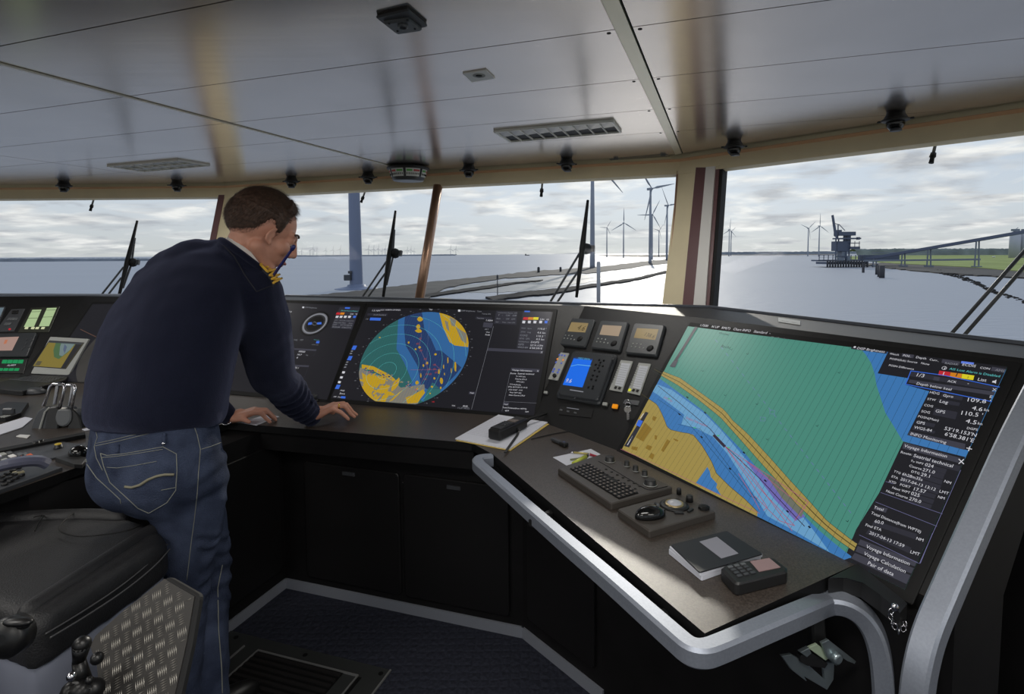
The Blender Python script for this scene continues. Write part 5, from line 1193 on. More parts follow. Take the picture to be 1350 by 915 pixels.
# three-faced rudder indicator
t0 = Z(538,219,ZC); t = thing('rudder_indicator', 'three-faced hanging indicator with red and green scales above the mullion', 'indicator', tuple(t0))
mb = MB(); mb.lathe([(.085,0),(.09,-.008),(.10,-.012)], CHAR, t0, n=6, smooth=False); mb.lathe([(.12,-.006),(.142,-.012),(.142,-.022),(.13,-.028)], BLK, t0+V((0,0,.0)), n=36); mb.build('black_ring', t)
mb = MB(); ic = mat('indicator_case', (60,62,64), rough=.3); mb.lathe([(.128,-.02),(.105,-.092),(.10,-.10),(.06,-.102)], ic, t0, n=36); mb.build('case', t)
card = mat('scale_card', (205,208,205), rough=.4); grn = mat('scale_green', (96,180,84), rough=.4); rdm = mat('scale_red', (190,60,60), rough=.4)
for k,a in enumerate((-116,-62,-170,-8)):
    a = math.radians(a); r0 = .122; r1 = .109; mb = MB(); hw = .40
    for (w0,w1,s0,s1,m,e) in ((-hw,hw,.08,.85,card,.0025),(-hw*.9,-.06,.2,.38,rdm if k==0 else grn,.0035),(.02,hw*.9,.2,.38,grn if k==0 else rdm,.0035)):
        vs = []; n = 8
        for s in (s0,s1):
            for i in range(n+1):
                g = a+w0+(w1-w0)*i/n; r = (.1265+(.106-.1265)*s)+e; vs.append(t0+V((math.cos(g)*r,math.sin(g)*r,-.024-.066*s)))
        mb.add(vs, [[n+1+i,n+2+i,i+1,i] for i in range(n)], m)
    for i in range(7):
        g = a-hw*.85+i*hw*.28; r = (.1265+(.106-.1265)*.6)+.004; p = t0+V((math.cos(g)*r,math.sin(g)*r,-.024-.066*.6)); mb.box(p, (.004,.003,.012), DBLK, (V((-math.sin(g),math.cos(g),0)),V((math.cos(g),math.sin(g),0)),V((0,0,1))))
    mb.build('scale_window', t)
# swivelling spot lights along the front edge
def spot_proto(p, label):
    t = thing('spotlight', label, 'spotlight', tuple(p), group='black swivel spotlights along the ceiling edge')
    mb = MB(); mb.lathe([(.034,0),(.036,-.012),(.044,-.026),(.046,-.034)], BLK, n=22); mb.build('collar', t, world=False)
    mb = MB(); mb.lathe([(.046,-.030),(.054,-.034),(.054,-.040),(.044,-.044)], BLK, n=22)
    for s in (-1,1): mb.box((s*.058,0,-.036), (.018,.012,.008), BLK, bev=.002)
    mb.build('ring', t, world=False)
    mb = MB(); mb.ball((0,0,-.05), (.036,.036,.034), mat('gloss_black',(16,16,17),rough=.15), seg=18); mb.build('head', t, world=False)
    mb = MB(); mb.lathe([(.02,-.078),(.024,-.088),(.018,-.09)], CHAR, (.004,-.012,.004), n=16); mb.build('lens', t, world=False)
    return t
SP = [(84,239,.038,'leftmost black spotlight, over the left part of the left window'),(233,238.5,0,'black spotlight at the right end of the left window'),(384,233,0,"black spotlight above the man's head"),(485,227,0,'black spotlight just left of the three-faced indicator'),
      (618,217,0,'black spotlight just right of the three-faced indicator'),(747,208.5,0,'black spotlight above the window with the wind turbines'),(968,184.5,0,'black spotlight right of the corner post'),(1181,147,0,'rightmost and largest looking black spotlight')]
s0 = None
for i,(x,y,_,lab) in enumerate(SP):
    p = Z(x,y,ZC)
    if s0 is None: s0 = spot_proto(p, lab)
    else: dup(s0, p, rotz=random.uniform(-.4,.4)+(-.5 if x>900 else 0), label=lab)
# access hatch latch bar at the edge of the ceiling
t = thing('ceiling_hatch', 'slim ceiling hatch with two latches at the edge near the corner post', 'hatch', tuple(CE.w(CE.at(842,206))))
mb = MB(); CQ(mb,[(803,209.5),(878,202.5),(884,206.5),(808,213)],.0004,.002,mat('hatch_metal',(120,118,112),rough=.3,metal=.6),bev=.0005); mb.build('lid', t)
for x,y in ((812,209.5),(874,204.5)): mb = MB(); mb.box(CE.p(x,y,.006), (.03,.015,.010), GREY, bev=.002); mb.build('latch', t)
# ================================================================== DESK OBJECTS
DK = Fr(V((0,0,ZD)), V((1,0,0)), V((0,1,0)))
def dq(mb, P, h0, h1, m, r=0, bev=0, top=None): slab(mb, DK, pxs(DK, P, h1 if top is None else top), h0, h1, m, r=r, bev=bev)
def bil(q, s, t): return lerp2(lerp2(q[0],q[1],s), lerp2(q[3],q[2],s), t)
# grab rail
t = thing('grab_rail', 'thick satin aluminium rail running round the right desk and down to the floor', 'rail', tuple(Z(925,848,0)))
path = [Z(650,599,ZD), Z(634,600,ZD), Z(629.5,603,ZD), Z(631,607,ZD)]
path += [Z(640,614.5,ZD), Z(739,700,ZD), Z(800,750,ZD), Z(898,835,ZD), Z(908,843,ZD), Z(918,847,ZD), Z(930,847.5,ZD), Z(944,843,ZD), Z(1000,819.5,ZD), Z(1062,794,ZD)]
path += [D(1088,783.5,1.175), D(1104,782,1.165), D(1122,787,1.155), D(1139,799,1.145), D(1152,819,1.137), D(1160,845,1.13), D(1164,875,1.125), D(1166,915,1.12)]
q = path[-1].copy(); q.z = .02; q.x -= .015; q.y -= .03; path.append(q); path = [p-V((0,0,.021)) for p in path]
# rotation-minimising square section
def sweep(mb, path, w, h, m, up0=V((0,0,1)), bev=.006):
    n = len(path); sd = None; vs = []; fs = []; prof = []
    for sx,sy in ((-1,-1),(1,-1),(1,1),(-1,1)):
        a = (sx*(w/2-bev), sy*h/2); b = (sx*w/2, sy*(h/2-bev)); prof += [a,b] if sx*sy<0 else [b,a]
    for i,p in enumerate(path):
        t1 = (path[min(i+1,n-1)]-path[max(i-1,0)]).normalized()
        if sd is None: sd = t1.cross(up0).normalized()
        else: sd = (sd-t1*sd.dot(t1)).normalized()
        q = sd.cross(t1).normalized()
        for x,y in prof: vs.append(p+sd*x+q*y)
    k = len(prof)
    for i in range(n-1):
        for j in range(k): fs.append([i*k+j,i*k+(j+1)%k,(i+1)*k+(j+1)%k,(i+1)*k+j])
    fs += [list(range(k))[::-1], [(n-1)*k+j for j in range(k)]]; mb.add(vs, fs, m)
def smoothpath(P, it=2):
    for _ in range(it):
        Q_ = [P[0]]
        for a,b in zip(P[:-1],P[1:]): Q_ += [a*.75+b*.25, a*.25+b*.75]
        Q_.append(P[-1]); P = Q_
    return P
mb = MB(); sweep(mb, smoothpath(path,3), .040, .040, ALU); mb.build('bar', t)
mb = MB()
for x,y in ((700,676),(860,806),(1010,822)):
    a = Z(x,y,ZD)-V((0,0,.03)); b = a+V((.07,.07 if x<1000 else .09,0)); mb = MB(); mb.bar([a,b],.02,.02,BLK); mb.build('bracket', t)
# aluminium edge of the console end
t = thing('console_end_trim', 'second thick satin aluminium bar, edging the right end of the big chart display', 'rail', tuple(Z(1208,915,0.02)))
EF = Fr(b3+ECD.u*.052, nh, V((0,0,1)))
pp = [(1402,455),(1376,503),(1336,582),(1306,650),(1275,720),(1247,784),(1228,828),(1218,860),(1210,900),(1206,950)]
pp = [EF.p(*x) for x in pp]; q = pp[-1].copy(); q.z = .0; pp.append(q)
mb = MB(); mb.bar(smoothpath(pp,4), .045, .040, ALU, side=-ECD.u, bev=.005); mb.build('bar', t)
# black cheek where the rail meets the console, with chain
t = thing('side_cheek', 'black wedge-shaped cheek between the curved rail and the chart display', 'console part', tuple(Z(1130,790,ZD)))
mb = MB(); slab(mb, DK, pxs(DK, [(1092,764),(1130,744.5),(1196,797),(1186,810),(1162,789),(1135,770),(1112,764)]), -.03, .006, BLK, bev=.004); mb.build('plate', t)
t = thing('hook_chain', 'small silver snap hook and chain hanging between the two aluminium bars', 'chain', tuple(D(1180,800,1.07)))
KF = Fr(D(1180,800,1.06), V((1,0,0)), V((0,0,1)))
lp = [(1178,799),(1175,806),(1174,813),(1177,820),(1180,826),(1185,832),(1191,829),(1193,822)]
mb = MB(); mb.ball(KF.p(1180,801), (.008,.006,.009), CHROME, seg=12); mb.build('swivel', t)
for i,(x,y) in enumerate(lp[1:]):
    c = KF.at(x,y); a = i*1.3; mb = MB(); mb.tube([KF.w((c[0]+.0048*math.cos(g)*math.cos(a),c[1]+.0062*math.sin(g)),.0048*math.cos(g)*math.sin(a)) for g in [k*math.pi/6 for k in range(13)]], .0013, CHROME, n=6); mb.build('chain_link', t)
# clamp bracket under the desk end
t = thing('clamp_bracket', 'angular silver folding clamp bracket under the near end of the right desk', 'bracket', tuple(D(1088,860,1.14)))
BF = Fr(D(1080,870,1.13), V((.93,.36,0)), V((0,0,1)))
zz = lambda *p: [(1000+x/3.857, 720+y/3.857) for x,y in p]
sm_ = mat('bracket_steel', (160,172,176), rough=.3, metal=.8)
for nm,P,h0,h1,m in (('arm',[(310,485),(345,468),(485,578),(478,590),(440,575),(400,545),(385,600),(340,560)],0,.006,sm_),('hook_plate',[(130,570),(180,562),(250,600),(350,690),(345,640),(335,625),(360,600),(400,605),(395,690),(362,742),(240,672),(255,698),(180,640)],-.012,-.006,sm_),
    ('wedge',[(205,535),(250,512),(262,540),(240,560)],-.004,.004,sm_),('spring_block',[(215,560),(260,540),(355,600),(340,622),(250,610),(215,590)],-.010,.0,BLK),('slot_plate',[(255,520),(300,500),(380,560),(345,585)],-.006,-.001,mat('bracket_pale',(170,185,160),rough=.4))):
    mb = MB(); slab(mb, BF, pxs(BF, zz(*P)), h0, h1, m, bev=.001); mb.build(nm, t)
mb = MB(); mb.lathe([(.012,0),(.012,.012),(.008,.014)], sm_, BF.w(BF.at(*zz((375,552))[0]),.004), BF.ax(), n=20); mb.build('pivot', t)
mb = MB(); a = BF.p(*zz((300,560))[0],-.02); mb.bar([a, V((a.x,a.y+.02,ZD-.035))], .03,.03,BLK); mb.build('mounting_bar', t)
# keyboard unit
t = thing('keyboard_unit', 'grey console keyboard unit with five knobs beside the chart display', 'keyboard', tuple(Z(805,668,ZD)))
kp = mat('unit_grey_brown', (66,61,57), rough=.5, bump=.1, bscale=500); kd = mat('key_dark', (34,32,32), rough=.5)
KQ = [(735,617),(795,597.5),(887,642),(806,664)]
mb = MB(); dq(mb, KQ, .001, .020, kp, r=.006, bev=.003); mb.build('base', t)
kq = pxs(DK, [(751,618.5),(776,611),(842,650.5),(816,658.5)], .020); K0 = Fr(DK.w(kq[3],.020), V((*kq[2],0))-V((*kq[3],0)), V((*kq[0],0))-V((*kq[3],0)))
mb = MB(); slab(mb, DK, kq, .0195, .0208, DBLK); mb.build('key_well', t)
for r_ in range(5):
    for c_ in range(14):
        if r_ == 4 and 4 < c_ < 9: continue
        a = bil(kq, r_/5+.02, c_/14+.008); b = bil(kq, (r_+1)/5-.02, c_/14+.008); c = bil(kq, (r_+1)/5-.02, (c_+1)/14-.008); d = bil(kq, r_/5+.02, (c_+1)/14-.008)
        mb = MB(); slab(mb, DK, [a,b,c,d], .0206, .0245, kd, bev=.001)
        mid = bil(kq,(r_+.5)/5,(c_+.5)/14); mb.box(DK.w(mid,.0247), (.0035,.0035,.0003), mat('key_legend',(150,130,112))); mb.build('key', t)
for x,y,r_,h_ in ((804,606,.016,.016),(826.5,612.5,.009,.018),(838,619,.009,.018),(850,625.5,.009,.018),(857.5,637,.0175,.016)):
    p = DK.w(DK.at(x,y+2,.02),.020); mb = MB(); mb.lathe([(r_*1.12,0),(r_*1.12,.003),(r_,.004),(r_*.94,h_-.002),(r_*.8,h_)], BLK, p, n=26)
    mb.lathe([(r_*1.13,.0005),(r_*1.18,.0015),(r_*1.13,.0025)], LGREY, p, n=26); mb.build('knob', t)
for i in range(14):
    a = (799+ (i%7)*7.4+(i//7)*(-6), 619+(i%7)*3.7+(i//7)*3.5)
    mb = MB(); mb.box(DK.w(DK.at(a[0],a[1],.02),.0215), (.008,.006,.003), kd, bev=.0008); mb.build('small_button', t)
mb = MB(); rib = [DK.w(DK.at(*p,.021),.021) for p in ((789,608),(800,614),(845,641),(856,647),(880,641))]; mb.tube(smoothpath(rib), .0012, BLK, n=6); mb.build('divider_line', t)
# trackball unit
t = thing('trackball_unit', 'grey trackball unit with a pale ball next to the keyboard unit', 'trackball', tuple(Z(855,705,ZD)))
mb = MB(); dq(mb, [(813.5,671),(893,649),(944,674),(856,700)], .001, .020, kp, r=.006, bev=.003); mb.build('base', t)
c = DK.w(DK.at(889,666.5,.02),.020)
mb = MB(); mb.lathe([(.040,0),(.038,.004),(.027,.006),(.024,.003)], BLK, c, n=32); mb.build('surround', t)
mb = MB(); mb.lathe([(.0255,.004),(.0255,.007),(.022,.008)], mat('gold_ring',(190,170,130),rough=.3,metal=.8), c, n=32); mb.build('ring', t)
mb = MB(); mb.ball(c+V((0,0,.002)), (.022,.022,.013), mat('ball_pale',(176,178,186),rough=.25), seg=24); mb.build('ball', t)
for dx,dy in ((-.055,-.0),(-.05,-.03),(.0,-.05),(.04,-.04)):
    mb = MB(); g = math.atan2(dy,dx); mb.box(c+V((math.cos(g)*.048,math.sin(g)*.048,.002)), (.008,.024,.006), BLK, (V((math.cos(g),math.sin(g),0)),V((-math.sin(g),math.cos(g),0)),V((0,0,1))), bev=.001); mb.build('ball_button', t)
for x,y,r_ in ((909,661,.010),(895,651.5,.007)): p = DK.w(DK.at(x,y,.02),.020); mb = MB(); mb.lathe([(r_,0),(r_*.9,.016),(r_*.7,.018)], BLK, p, n=20); mb.build('knob', t)
mb = MB(); p = DK.w(DK.at(928,671,.02),.022); mb.lathe([(.016,0),(.015,.005),(.008,.007)], DBLK, p, n=8, smooth=False); mb.build('rocker', t)
# mouse resting on the trackball unit
def mouse(px, py, h, size, ang, label, mt=None):
    p = DK.w(DK.at(px,py,h),h); t = thing('mouse', label, 'computer mouse', tuple(p)); gb = mt or mat('gloss_black',(16,16,17),rough=.15)
    ax = (V((math.cos(ang),math.sin(ang),0)), V((-math.sin(ang),math.cos(ang),0)), V((0,0,1))); vs = []; fs = []; n = 24; R_ = 8
    for i in range(R_+1):
        f = i/R_; k = math.sqrt(max(0,1-f**2.2))
        for j in range(n):
            g = 2*math.pi*j/n; x = math.cos(g)*size*.5*k; y = math.sin(g)*size*.29*(1+.12*math.cos(g))*k
            vs.append(p+ax[0]*x+ax[1]*y+V((0,0,.002+f*size*.32*(1-.25*(x/size+.1)))))
    for i in range(R_):
        for j in range(n): fs.append([i*n+j,i*n+(j+1)%n,(i+1)*n+(j+1)%n,(i+1)*n+j])
    fs.append(list(range(n))[::-1]); mb = MB(); mb.add(vs, fs, gb, True); mb.build('shell', t)
    mb = MB(); mb.lathe([(.004,-.0025),(.004,.0025)], GREY, p+ax[0]*size*.27+V((0,0,size*.3)), (ax[0],V((0,0,1)),ax[1]), n=12); mb.build('scroll_wheel', t)
    return t
mouse(857,681,.020,.088,math.radians(20),'glossy black mouse resting on the trackball unit')
# notebook
t = thing('notebook', 'black covered notebook with a grey label and white pages on the right desk', 'notebook', tuple(Z(925,765,ZD)))
PG = mat('page_white',(206,208,218),rough=.7)
mb = MB(); dq(mb, [(881,727),(958,705),(1004,735),(925,763)], .001, .012, PG, r=.004, top=.006); mb.build('lower_pages', t)
mb = MB(); dq(mb, [(882,722),(957,702),(1006,732),(923,758)], .012, .018, PG, r=.004, top=.015); mb.build('upper_pages', t)
mb = MB(); dq(mb, [(884,718),(958,699.5),(1006,730),(922,754.5)], .019, .0215, mat('cover_black',(30,31,36),rough=.5), r=.005, bev=.0008); mb.build('cover', t)
mb = MB(); dq(mb, [(922,714),(945,707.5),(973.5,729.5),(951,736)], .0215, .0222, mat('label_grey',(140,140,150),rough=.5)); mb.build('label', t)
# pocket terminal
t = thing('handheld_terminal', 'black keypad phone with a pinkish screen overlapping the notebook', 'phone', tuple(Z(970,775,ZD)))
gz = lambda *p: [(800+x*.2841, 600+y*.2841) for x,y in p]
mb = MB(); dq(mb, gz((528,522),(560,502),(740,476),(782,476),(838,520),(836,540),(612,596),(590,590)), .003, .028, BLK, r=.005, bev=.004); mb.build('body', t)
mb = MB(); dq(mb, gz((664,492),(754,477),(806,520),(706,540)), .028, .0292, mat('phone_screen',(150,122,122),rough=.2)); mb.build('screen', t)
ka = pxs(DK, gz((552,518),(640,498),(700,550),(608,572)), .028)
for i in range(3):
    for j in range(4):
        mb = MB(); a,b,c,d = [bil(ka,s,r_) for s,r_ in ((i/3+.05,j/4+.04),((i+1)/3-.05,j/4+.04),((i+1)/3-.05,(j+1)/4-.06),(i/3+.05,(j+1)/4-.06))]
        slab(mb, DK, [a,b,c,d], .028, .0305, GREY if j==0 else CHAR, bev=.0008); mb.build('key', t)
for p in gz((628,594),(645,590)): mb = MB(); mb.lathe([(.0022,0),(.0022,.002)], mat('brass_contact',(220,190,120),rough=.3,metal=.8), Z(p[0],p[1]-1,ZD+.012)+V((-.002,-.003,0)), (V((1,0,0)),V((0,0,1)),V((0,-1,0))), n=10); mb.build('charging_contact', t)
# papers with radio
t = thing('paper_sheets', 'stack of printed sheets with a yellow edge on the middle desk, a radio on it', 'papers', tuple(Z(660,570,ZD)))
mb = MB(); dq(mb, [(601,580.5),(658,548),(724,559),(673,594)], .001, .003, mat('folder_yellow',(206,178,90),rough=.6)); mb.build('folder', t)
mb = MB(); dq(mb, [(600,578),(657,546.6),(722,556.5),(672,591.5)], .003, .007, PAPER); mb.build('sheets', t)
mb = MB(); dq(mb, [(608,577),(660,548.5),(718,558),(672,589)], .007, .0074, PAPER)
for k in range(14):
    a = lerp2((652,552),(612,575),k/14); L_ = .55+.35*((k*37)%10)/10; b = lerp2(a,(a[0]+52,a[1]+10),L_); line(mb, DK, [a,b], .0012, .0076, mat('print_grey',(120,122,138)))
mb.build('top_sheet', t)
t = thing('handheld_radio', 'black handheld radio with antenna lying on the paper sheets', 'radio', tuple(Z(662,580,ZD)))
a = DK.w(DK.at(651,577,.02),.03); b = DK.w(DK.at(688,559,.02),.03); d = (b-a); L_ = d.length; d.normalize(); s = V((-d.y,d.x,0)); c = (a+b)/2
mb = MB(); mb.box(c, (L_,.058,.040), BLK, (d,s,V((0,0,1))), bev=.006); mb.box(c-d*L_*.2+V((0,0,.019)), (L_*.5,.05,.01), BLK, (d,s,V((0,0,1))), bev=.003); mb.build('body', t)
mb = MB(); mb.box(c+d*L_*.18+V((0,0,.0205)), (.030,.036,.003), mat('radio_screen',(120,110,104),rough=.25), (d,s,V((0,0,1)))); mb.build('screen', t)
for i in range(3):
    for j in range(3): mb = MB(); mb.box(c-d*(L_*.08+i*.014)+s*(j-1)*.013+V((0,0,.0255)), (.009,.009,.003), CHAR, (d,s,V((0,0,1))), bev=.0008); mb.build('key', t)
mb = MB(); e_ = D(721,545,(b.y+.12)); mb.tube([b-s*.015, b+(e_-b)*.3, e_], [.008,.006,.0045], RUBBER, n=10); mb.build('antenna', t)
mb = MB(); mb.lathe([(.009,0),(.009,.014)], BLK, b+s*.016, (s,V((0,0,1)),d), n=14); mb.build('knob', t)
mb = MB(); st = [a+d*L_*.6-s*.03]+[DK.w(DK.at(x,y,.004),.010) for x,y in ((684,573),(676,584),(669,594),(666,599))]; mb.bar(smoothpath(st), .010, .003, BLK, bev=.0008); mb.build('strap', t)
# small adapter, cord, note with pens
t = thing('usb_adapter', 'tiny dark adapter with a shiny tip on the desk behind the pens', 'adapter', tuple(Z(737,583,ZD)))
a = Z(727,578,ZD+.008); b = Z(747,587,ZD+.008); d = (b-a).normalized(); s = V((-d.y,d.x,0))
mb = MB(); mb.box(a+(b-a)*.35, ((b-a).length*.6,.016,.010), CHAR, (d,s,V((0,0,1))), bev=.002); mb.build('body', t); mb = MB(); mb.box(a+(b-a)*.82, ((b-a).length*.36,.022,.014), BLK, (d,s,V((0,0,1))), bev=.003); mb.box(a+(b-a)*.82+V((0,0,.0075)), (.010,.008,.001), CHROME, (d,s,V((0,0,1)))); mb.build('tip', t)
mb = MB(); mb.tube(smoothpath([DK.w(DK.at(*p),.003) for p in ((773,567),(745,570),(720,575),(700,580))]), .002, RUBBER, n=6); tag(mb.build('cord'), 'thin black cord lying on the desk behind the tiny adapter', 'cord')
mb = MB(); dq(mb, [(729,603),(779,592),(799,603),(750,615.5)], .001, .0025, PAPER, top=.002); tag(mb.build('note_sheet'), 'small white note sheet under the pens beside the keyboard unit', 'paper')
def pen(a, b, r, m, label, tip=CHROME, z=.007, cp=None):
    A = Z(*a,ZD+z); B = Z(*b,ZD+z+.001); t = thing('pen', label, 'pen', tuple(A), group='pens on the note sheet'); mb = MB(); mb.tube([A,A+(B-A)*.8],[r,r], m, n=12); mb.build('barrel', t)
    mb = MB(); mb.tube([A+(B-A)*.8,A+(B-A)*.92,B],[r*.95,r*.7,r*.2], cp or tip, n=12); mb.build('tip', t)
pen((795,604.5),(774,598),.0042,mat('pen_red',(170,44,62),rough=.35),'red pen on the note sheet by the keyboard knobs')
pen((778,598.5),(751,596),.0035,mat('pen_gold',(190,176,110),rough=.3,metal=.5),'thin golden pen farthest from the keyboard',z=.006)
pen((756,611.5),(776,600),.0075,mat('marker_lime',(190,200,80),rough=.35),'thick lime yellow marker on the note sheet',z=.011,cp=BLK)
pen((752,606),(776,602.5),.003,mat('pen_olive',(120,124,84),rough=.4),'slim olive pen between the golden pen and the lime marker',z=.006)
# things near the man's hands
t = thing('rotary_controller', 'round dark knob on the desk just behind the right hand', 'knob', tuple(Z(413,527,ZD)))
p = Z(413,528,ZD); mb = MB(); mb.lathe([(.036,0),(.036,.006),(.030,.010)], BLK, p, n=28); mb.build('base', t); mb = MB(); mb.lathe([(.024,.010),(.022,.026),(.018,.030)], CHAR, p, n=28); mb.build('cap', t)
mb = MB(); dq(mb, [(318,557),(352,546),(368,549),(338,560.5)], .001, .003, PAPER); tag(mb.build('paper_sheet'), 'pale sheet under the left hand at the desk edge', 'paper')
# ================================================================== LEFT DESK OBJECTS
zl2 = lambda *p: [(0+x*.17483, 540+y*.17483) for x,y in p]
t = thing('laptop', 'open silver laptop showing a chart on the left desk', 'laptop', tuple(Z(60,505,ZD)))
A = Z(41.5,492.5,ZD+.03); B = Z(91,495,ZD+.03); u = (B-A).normalized(); bk = V((-u.y,u.x,0)); LF = Fr(A, u, bk*.38+V((0,0,1)))
mb = MB(); slab(mb, LF, pxs(LF, zl((335,325),(595,340),(458,584),(204,572))), -.010, 0, LGREY, r=.008, bev=.002); mb.build('lid', t)
sq = pxs(LF, zl((330,350),(565,364),(440,542),(214,526)), .001); mb = MB(); slab(mb, LF, sq, 0, .001, BLK); 
flat(mb, LF, [bil(sq,*p) for p in ((.02,.03),(.98,.03),(.98,.97),(.02,.97))], .0013, scr(140,124,50,.7), px=False)
g2 = lambda P,h,m: flat(mb, LF, [bil(sq,*p) for p in P], h, m, px=False)
g2([(.22,.03),(.8,.03),(.74,.4),(.62,.66),(.45,.6),(.3,.35)],.0016,scr(76,110,70,.7)); g2([(.38,.03),(.78,.03),(.76,.3),(.66,.55),(.56,.52),(.42,.2)],.0019,scr(120,140,140,.7)); g2([(.5,.1),(.56,.3),(.68,.45),(.62,.2)],.0021,scr(90,104,130,.7))
g2([(.80,.06),(.98,.06),(.98,.97),(.85,.97)],.0022,scr(30,30,34,.7)); g2([(.02,.03),(.98,.03),(.98,.08),(.02,.08)],.0023,scr(60,64,70,.7)); g2([(.06,.78),(.2,.78),(.2,.94),(.06,.94)],.0022,scr(90,84,60,.7)); mb.build('screen', t)
mb = MB(); dq(mb, zl((200,578),(462,588),(440,612),(150,690),(-130,662)), .002, .026, BLK, r=.01, bev=.003); mb.build('base', t)
kq2 = pxs(DK, zl((212,588),(440,596),(330,632),(60,612)), .026)
mb = MB(); slab(mb, DK, kq2, .026, .0275, GREY); mb.build('key_field', t)
for i in range(5):
    for j in range(13):
        a,b,c,d = [bil(kq2,s,r_) for s,r_ in ((j/13+.01,i/5+.03),((j+1)/13-.01,i/5+.03),((j+1)/13-.01,(i+1)/5-.03),(j/13+.01,(i+1)/5-.03))]
        mb = MB(); slab(mb, DK, [a,b,c,d], .0275, .029, CHAR); mb.build('key', t)
mb = MB(); dq(mb, zl((-120,650),(150,668),(148,690),(-130,668)), .004, .022, LGREY, top=.016, bev=.002); mb.build('front_edge', t)
mouse(47,519,.001,.10,math.radians(12),'dark mouse on the left desk beside the laptop', CHAR)
# engine telegraph
t = thing('throttle_lever', 'engine throttle unit with two chrome loop handles on the left desk', 'throttle', tuple(Z(72,575,ZD)))
TY = 2.28; TF = Fr(D(72,560,TY), V((1,0,0)), V((0,.25,1)))
for nm,P,h0,h1,m in (('side_housing',[(212,915),(232,860),(258,818),(300,792),(350,790),(372,812),(340,915),(320,990),(200,965)],-.09,.0,CHAR),('centre_housing',[(330,800),(395,790),(410,830),(395,960),(370,1000),(300,985)],-.09,.008,BLK),('lever_plate',[(398,812),(488,812),(490,880),(470,915),(430,930),(395,915),(380,870)],.0,.012,GREY),('right_housing',[(480,800),(525,840),(545,900),(560,985),(420,1010),(470,900)],-.09,.004,BLK)):
    mb = MB(); slab(mb, TF, pxs(TF, zl(*P)), h0, h1, m, r=.012, bev=.004); mb.build(nm, t)
for P in ([(292,790),(345,640),(440,648),(398,806)],[(398,806),(440,648),(508,655),(478,806)]):
    mb = MB(); pts = [TF.p(*p,.0) for p in zl(*P)]; pts = [pts[0],pts[0]*.12+pts[1]*.88,pts[1]*.85+pts[2]*.15,pts[1]*.15+pts[2]*.85,pts[2]*.88+pts[3]*.12,pts[3]]
    mb.tube(pts, .0065, CHROME, n=10); mb.build('loop_handle', t)
for P in ([(366,780),(385,655)],[(470,790),(488,662)]): mb = MB(); mb.bar([TF.p(*p,-.03) for p in zl(*P)], .014,.006,CHROME,bev=.001); mb.build('inner_bar', t)
mb = MB(); mb.bar([TF.p(*p,.006) for p in zl((262,960),(300,830),(330,800))], .006,.006,LGREY,bev=.001); mb.build('edge_line', t)
# other controls on the left desk
def dt(nm, lab, cat, P, h0, h1, m, r=0, bev=.002, parts=(), grp=None, zf=zl2):
    PP = zf(*P); t = thing(nm, lab, cat, tuple(Z(*PP[0],ZD)), group=grp); mb = MB(); dq(mb, PP, h0, h1, m, r=r, bev=bev); mb.build(parts[0][0] if parts and isinstance(parts[0],str) else 'body', t); return t
t = dt('joystick_console', 'black control block at the left edge in front of the laptop', 'control panel', [(-60,-20),(60,-60),(215,-55),(160,20),(40,60),(-60,60)], .001,.02,BLK)
mb = MB(); p = Z(12,545,ZD+.02); mb.box(p, (.05,.02,.05), CHAR, bev=.006); mb.build('grip', t)
for x in (15,35,55): mb = MB(); a = Z(x*.17,549,ZD+.021); mb.box(a,(.006,.03,.004),LGREY,bev=.001); mb.build('rib', t)
mb = MB(); dq(mb, zl2((-60,130),(190,55),(246,66),(168,132),(-40,200)), .001,.004,PAPER); tag(mb.build('paper_sheet'), 'white sheet lying left of the throttle unit', 'paper')
mb = MB(); dq(mb, zl2((600,70),(670,60),(690,80),(640,88)), .001,.003,PAPER); tag(mb.build('paper_sheet'), 'scrap of white paper between the throttle unit and the man', 'paper')
mb = MB(); dq(mb, zl2((618,148),(668,135),(690,150),(640,158)), .001,.003,PAPER); tag(mb.build('paper_sheet'), 'smallest white paper scrap beside the jeans', 'paper')
t = dt('key_console', 'dark inset control panel with knobs and coloured keys on the left desk', 'control panel', [(-80,330),(330,218),(660,268),(600,330),(420,360),(150,420),(-80,470)], .001,.006,CHAR)
for x,y,m,r_ in ((272,270,BLK,.012),(310,258,BLK,.009),(440,290,mat('key_yellow',(200,170,40),rough=.4),.012)):
    p = Z(x*.17483,540+y*.17483,ZD+.006); mb = MB(); mb.lathe([(r_*1.2,0),(r_*1.2,.004),(r_,.006),(r_*.9,.014)], BLK, p, n=18); mb.lathe([(r_*.9,.014),(r_*.85,.017)], m, p, n=18); mb.build('knob', t)
orm = mat('key_orange',(214,96,44),rough=.45)
for (x,y,w_,m) in ((20,330,34,LGREY),(70,320,30,GREY),(92,345,34,WHITE),(150,332,26,GREY),(158,358,26,orm),(225,340,28,orm),(190,330,20,GREY),(40,375,34,LGREY),(85,376,40,WHITE),(-15,345,30,PAPER),(310,352,36,GREY)):
    mb = MB(); dq(mb, zl2((x-w_,y),(x+w_*.2,y-12),(x+w_,y+2),(x-w_*.2,y+14)), .006,.010,m,bev=.001); mb.build('key', t)
mb = MB(); dq(mb, zl2((122,200),(150,187),(230,192),(205,212)), .001,.004,WHITE); tag(mb.build('label_card'), 'tiny white label card on the left desk in front of the throttle unit', 'label')
t = dt('desk_divider', 'thin black raised strip across the left desk between throttle unit and phone', 'strip', [(-60,302),(640,168),(645,186),(-60,325)], .001,.016,DBLK)
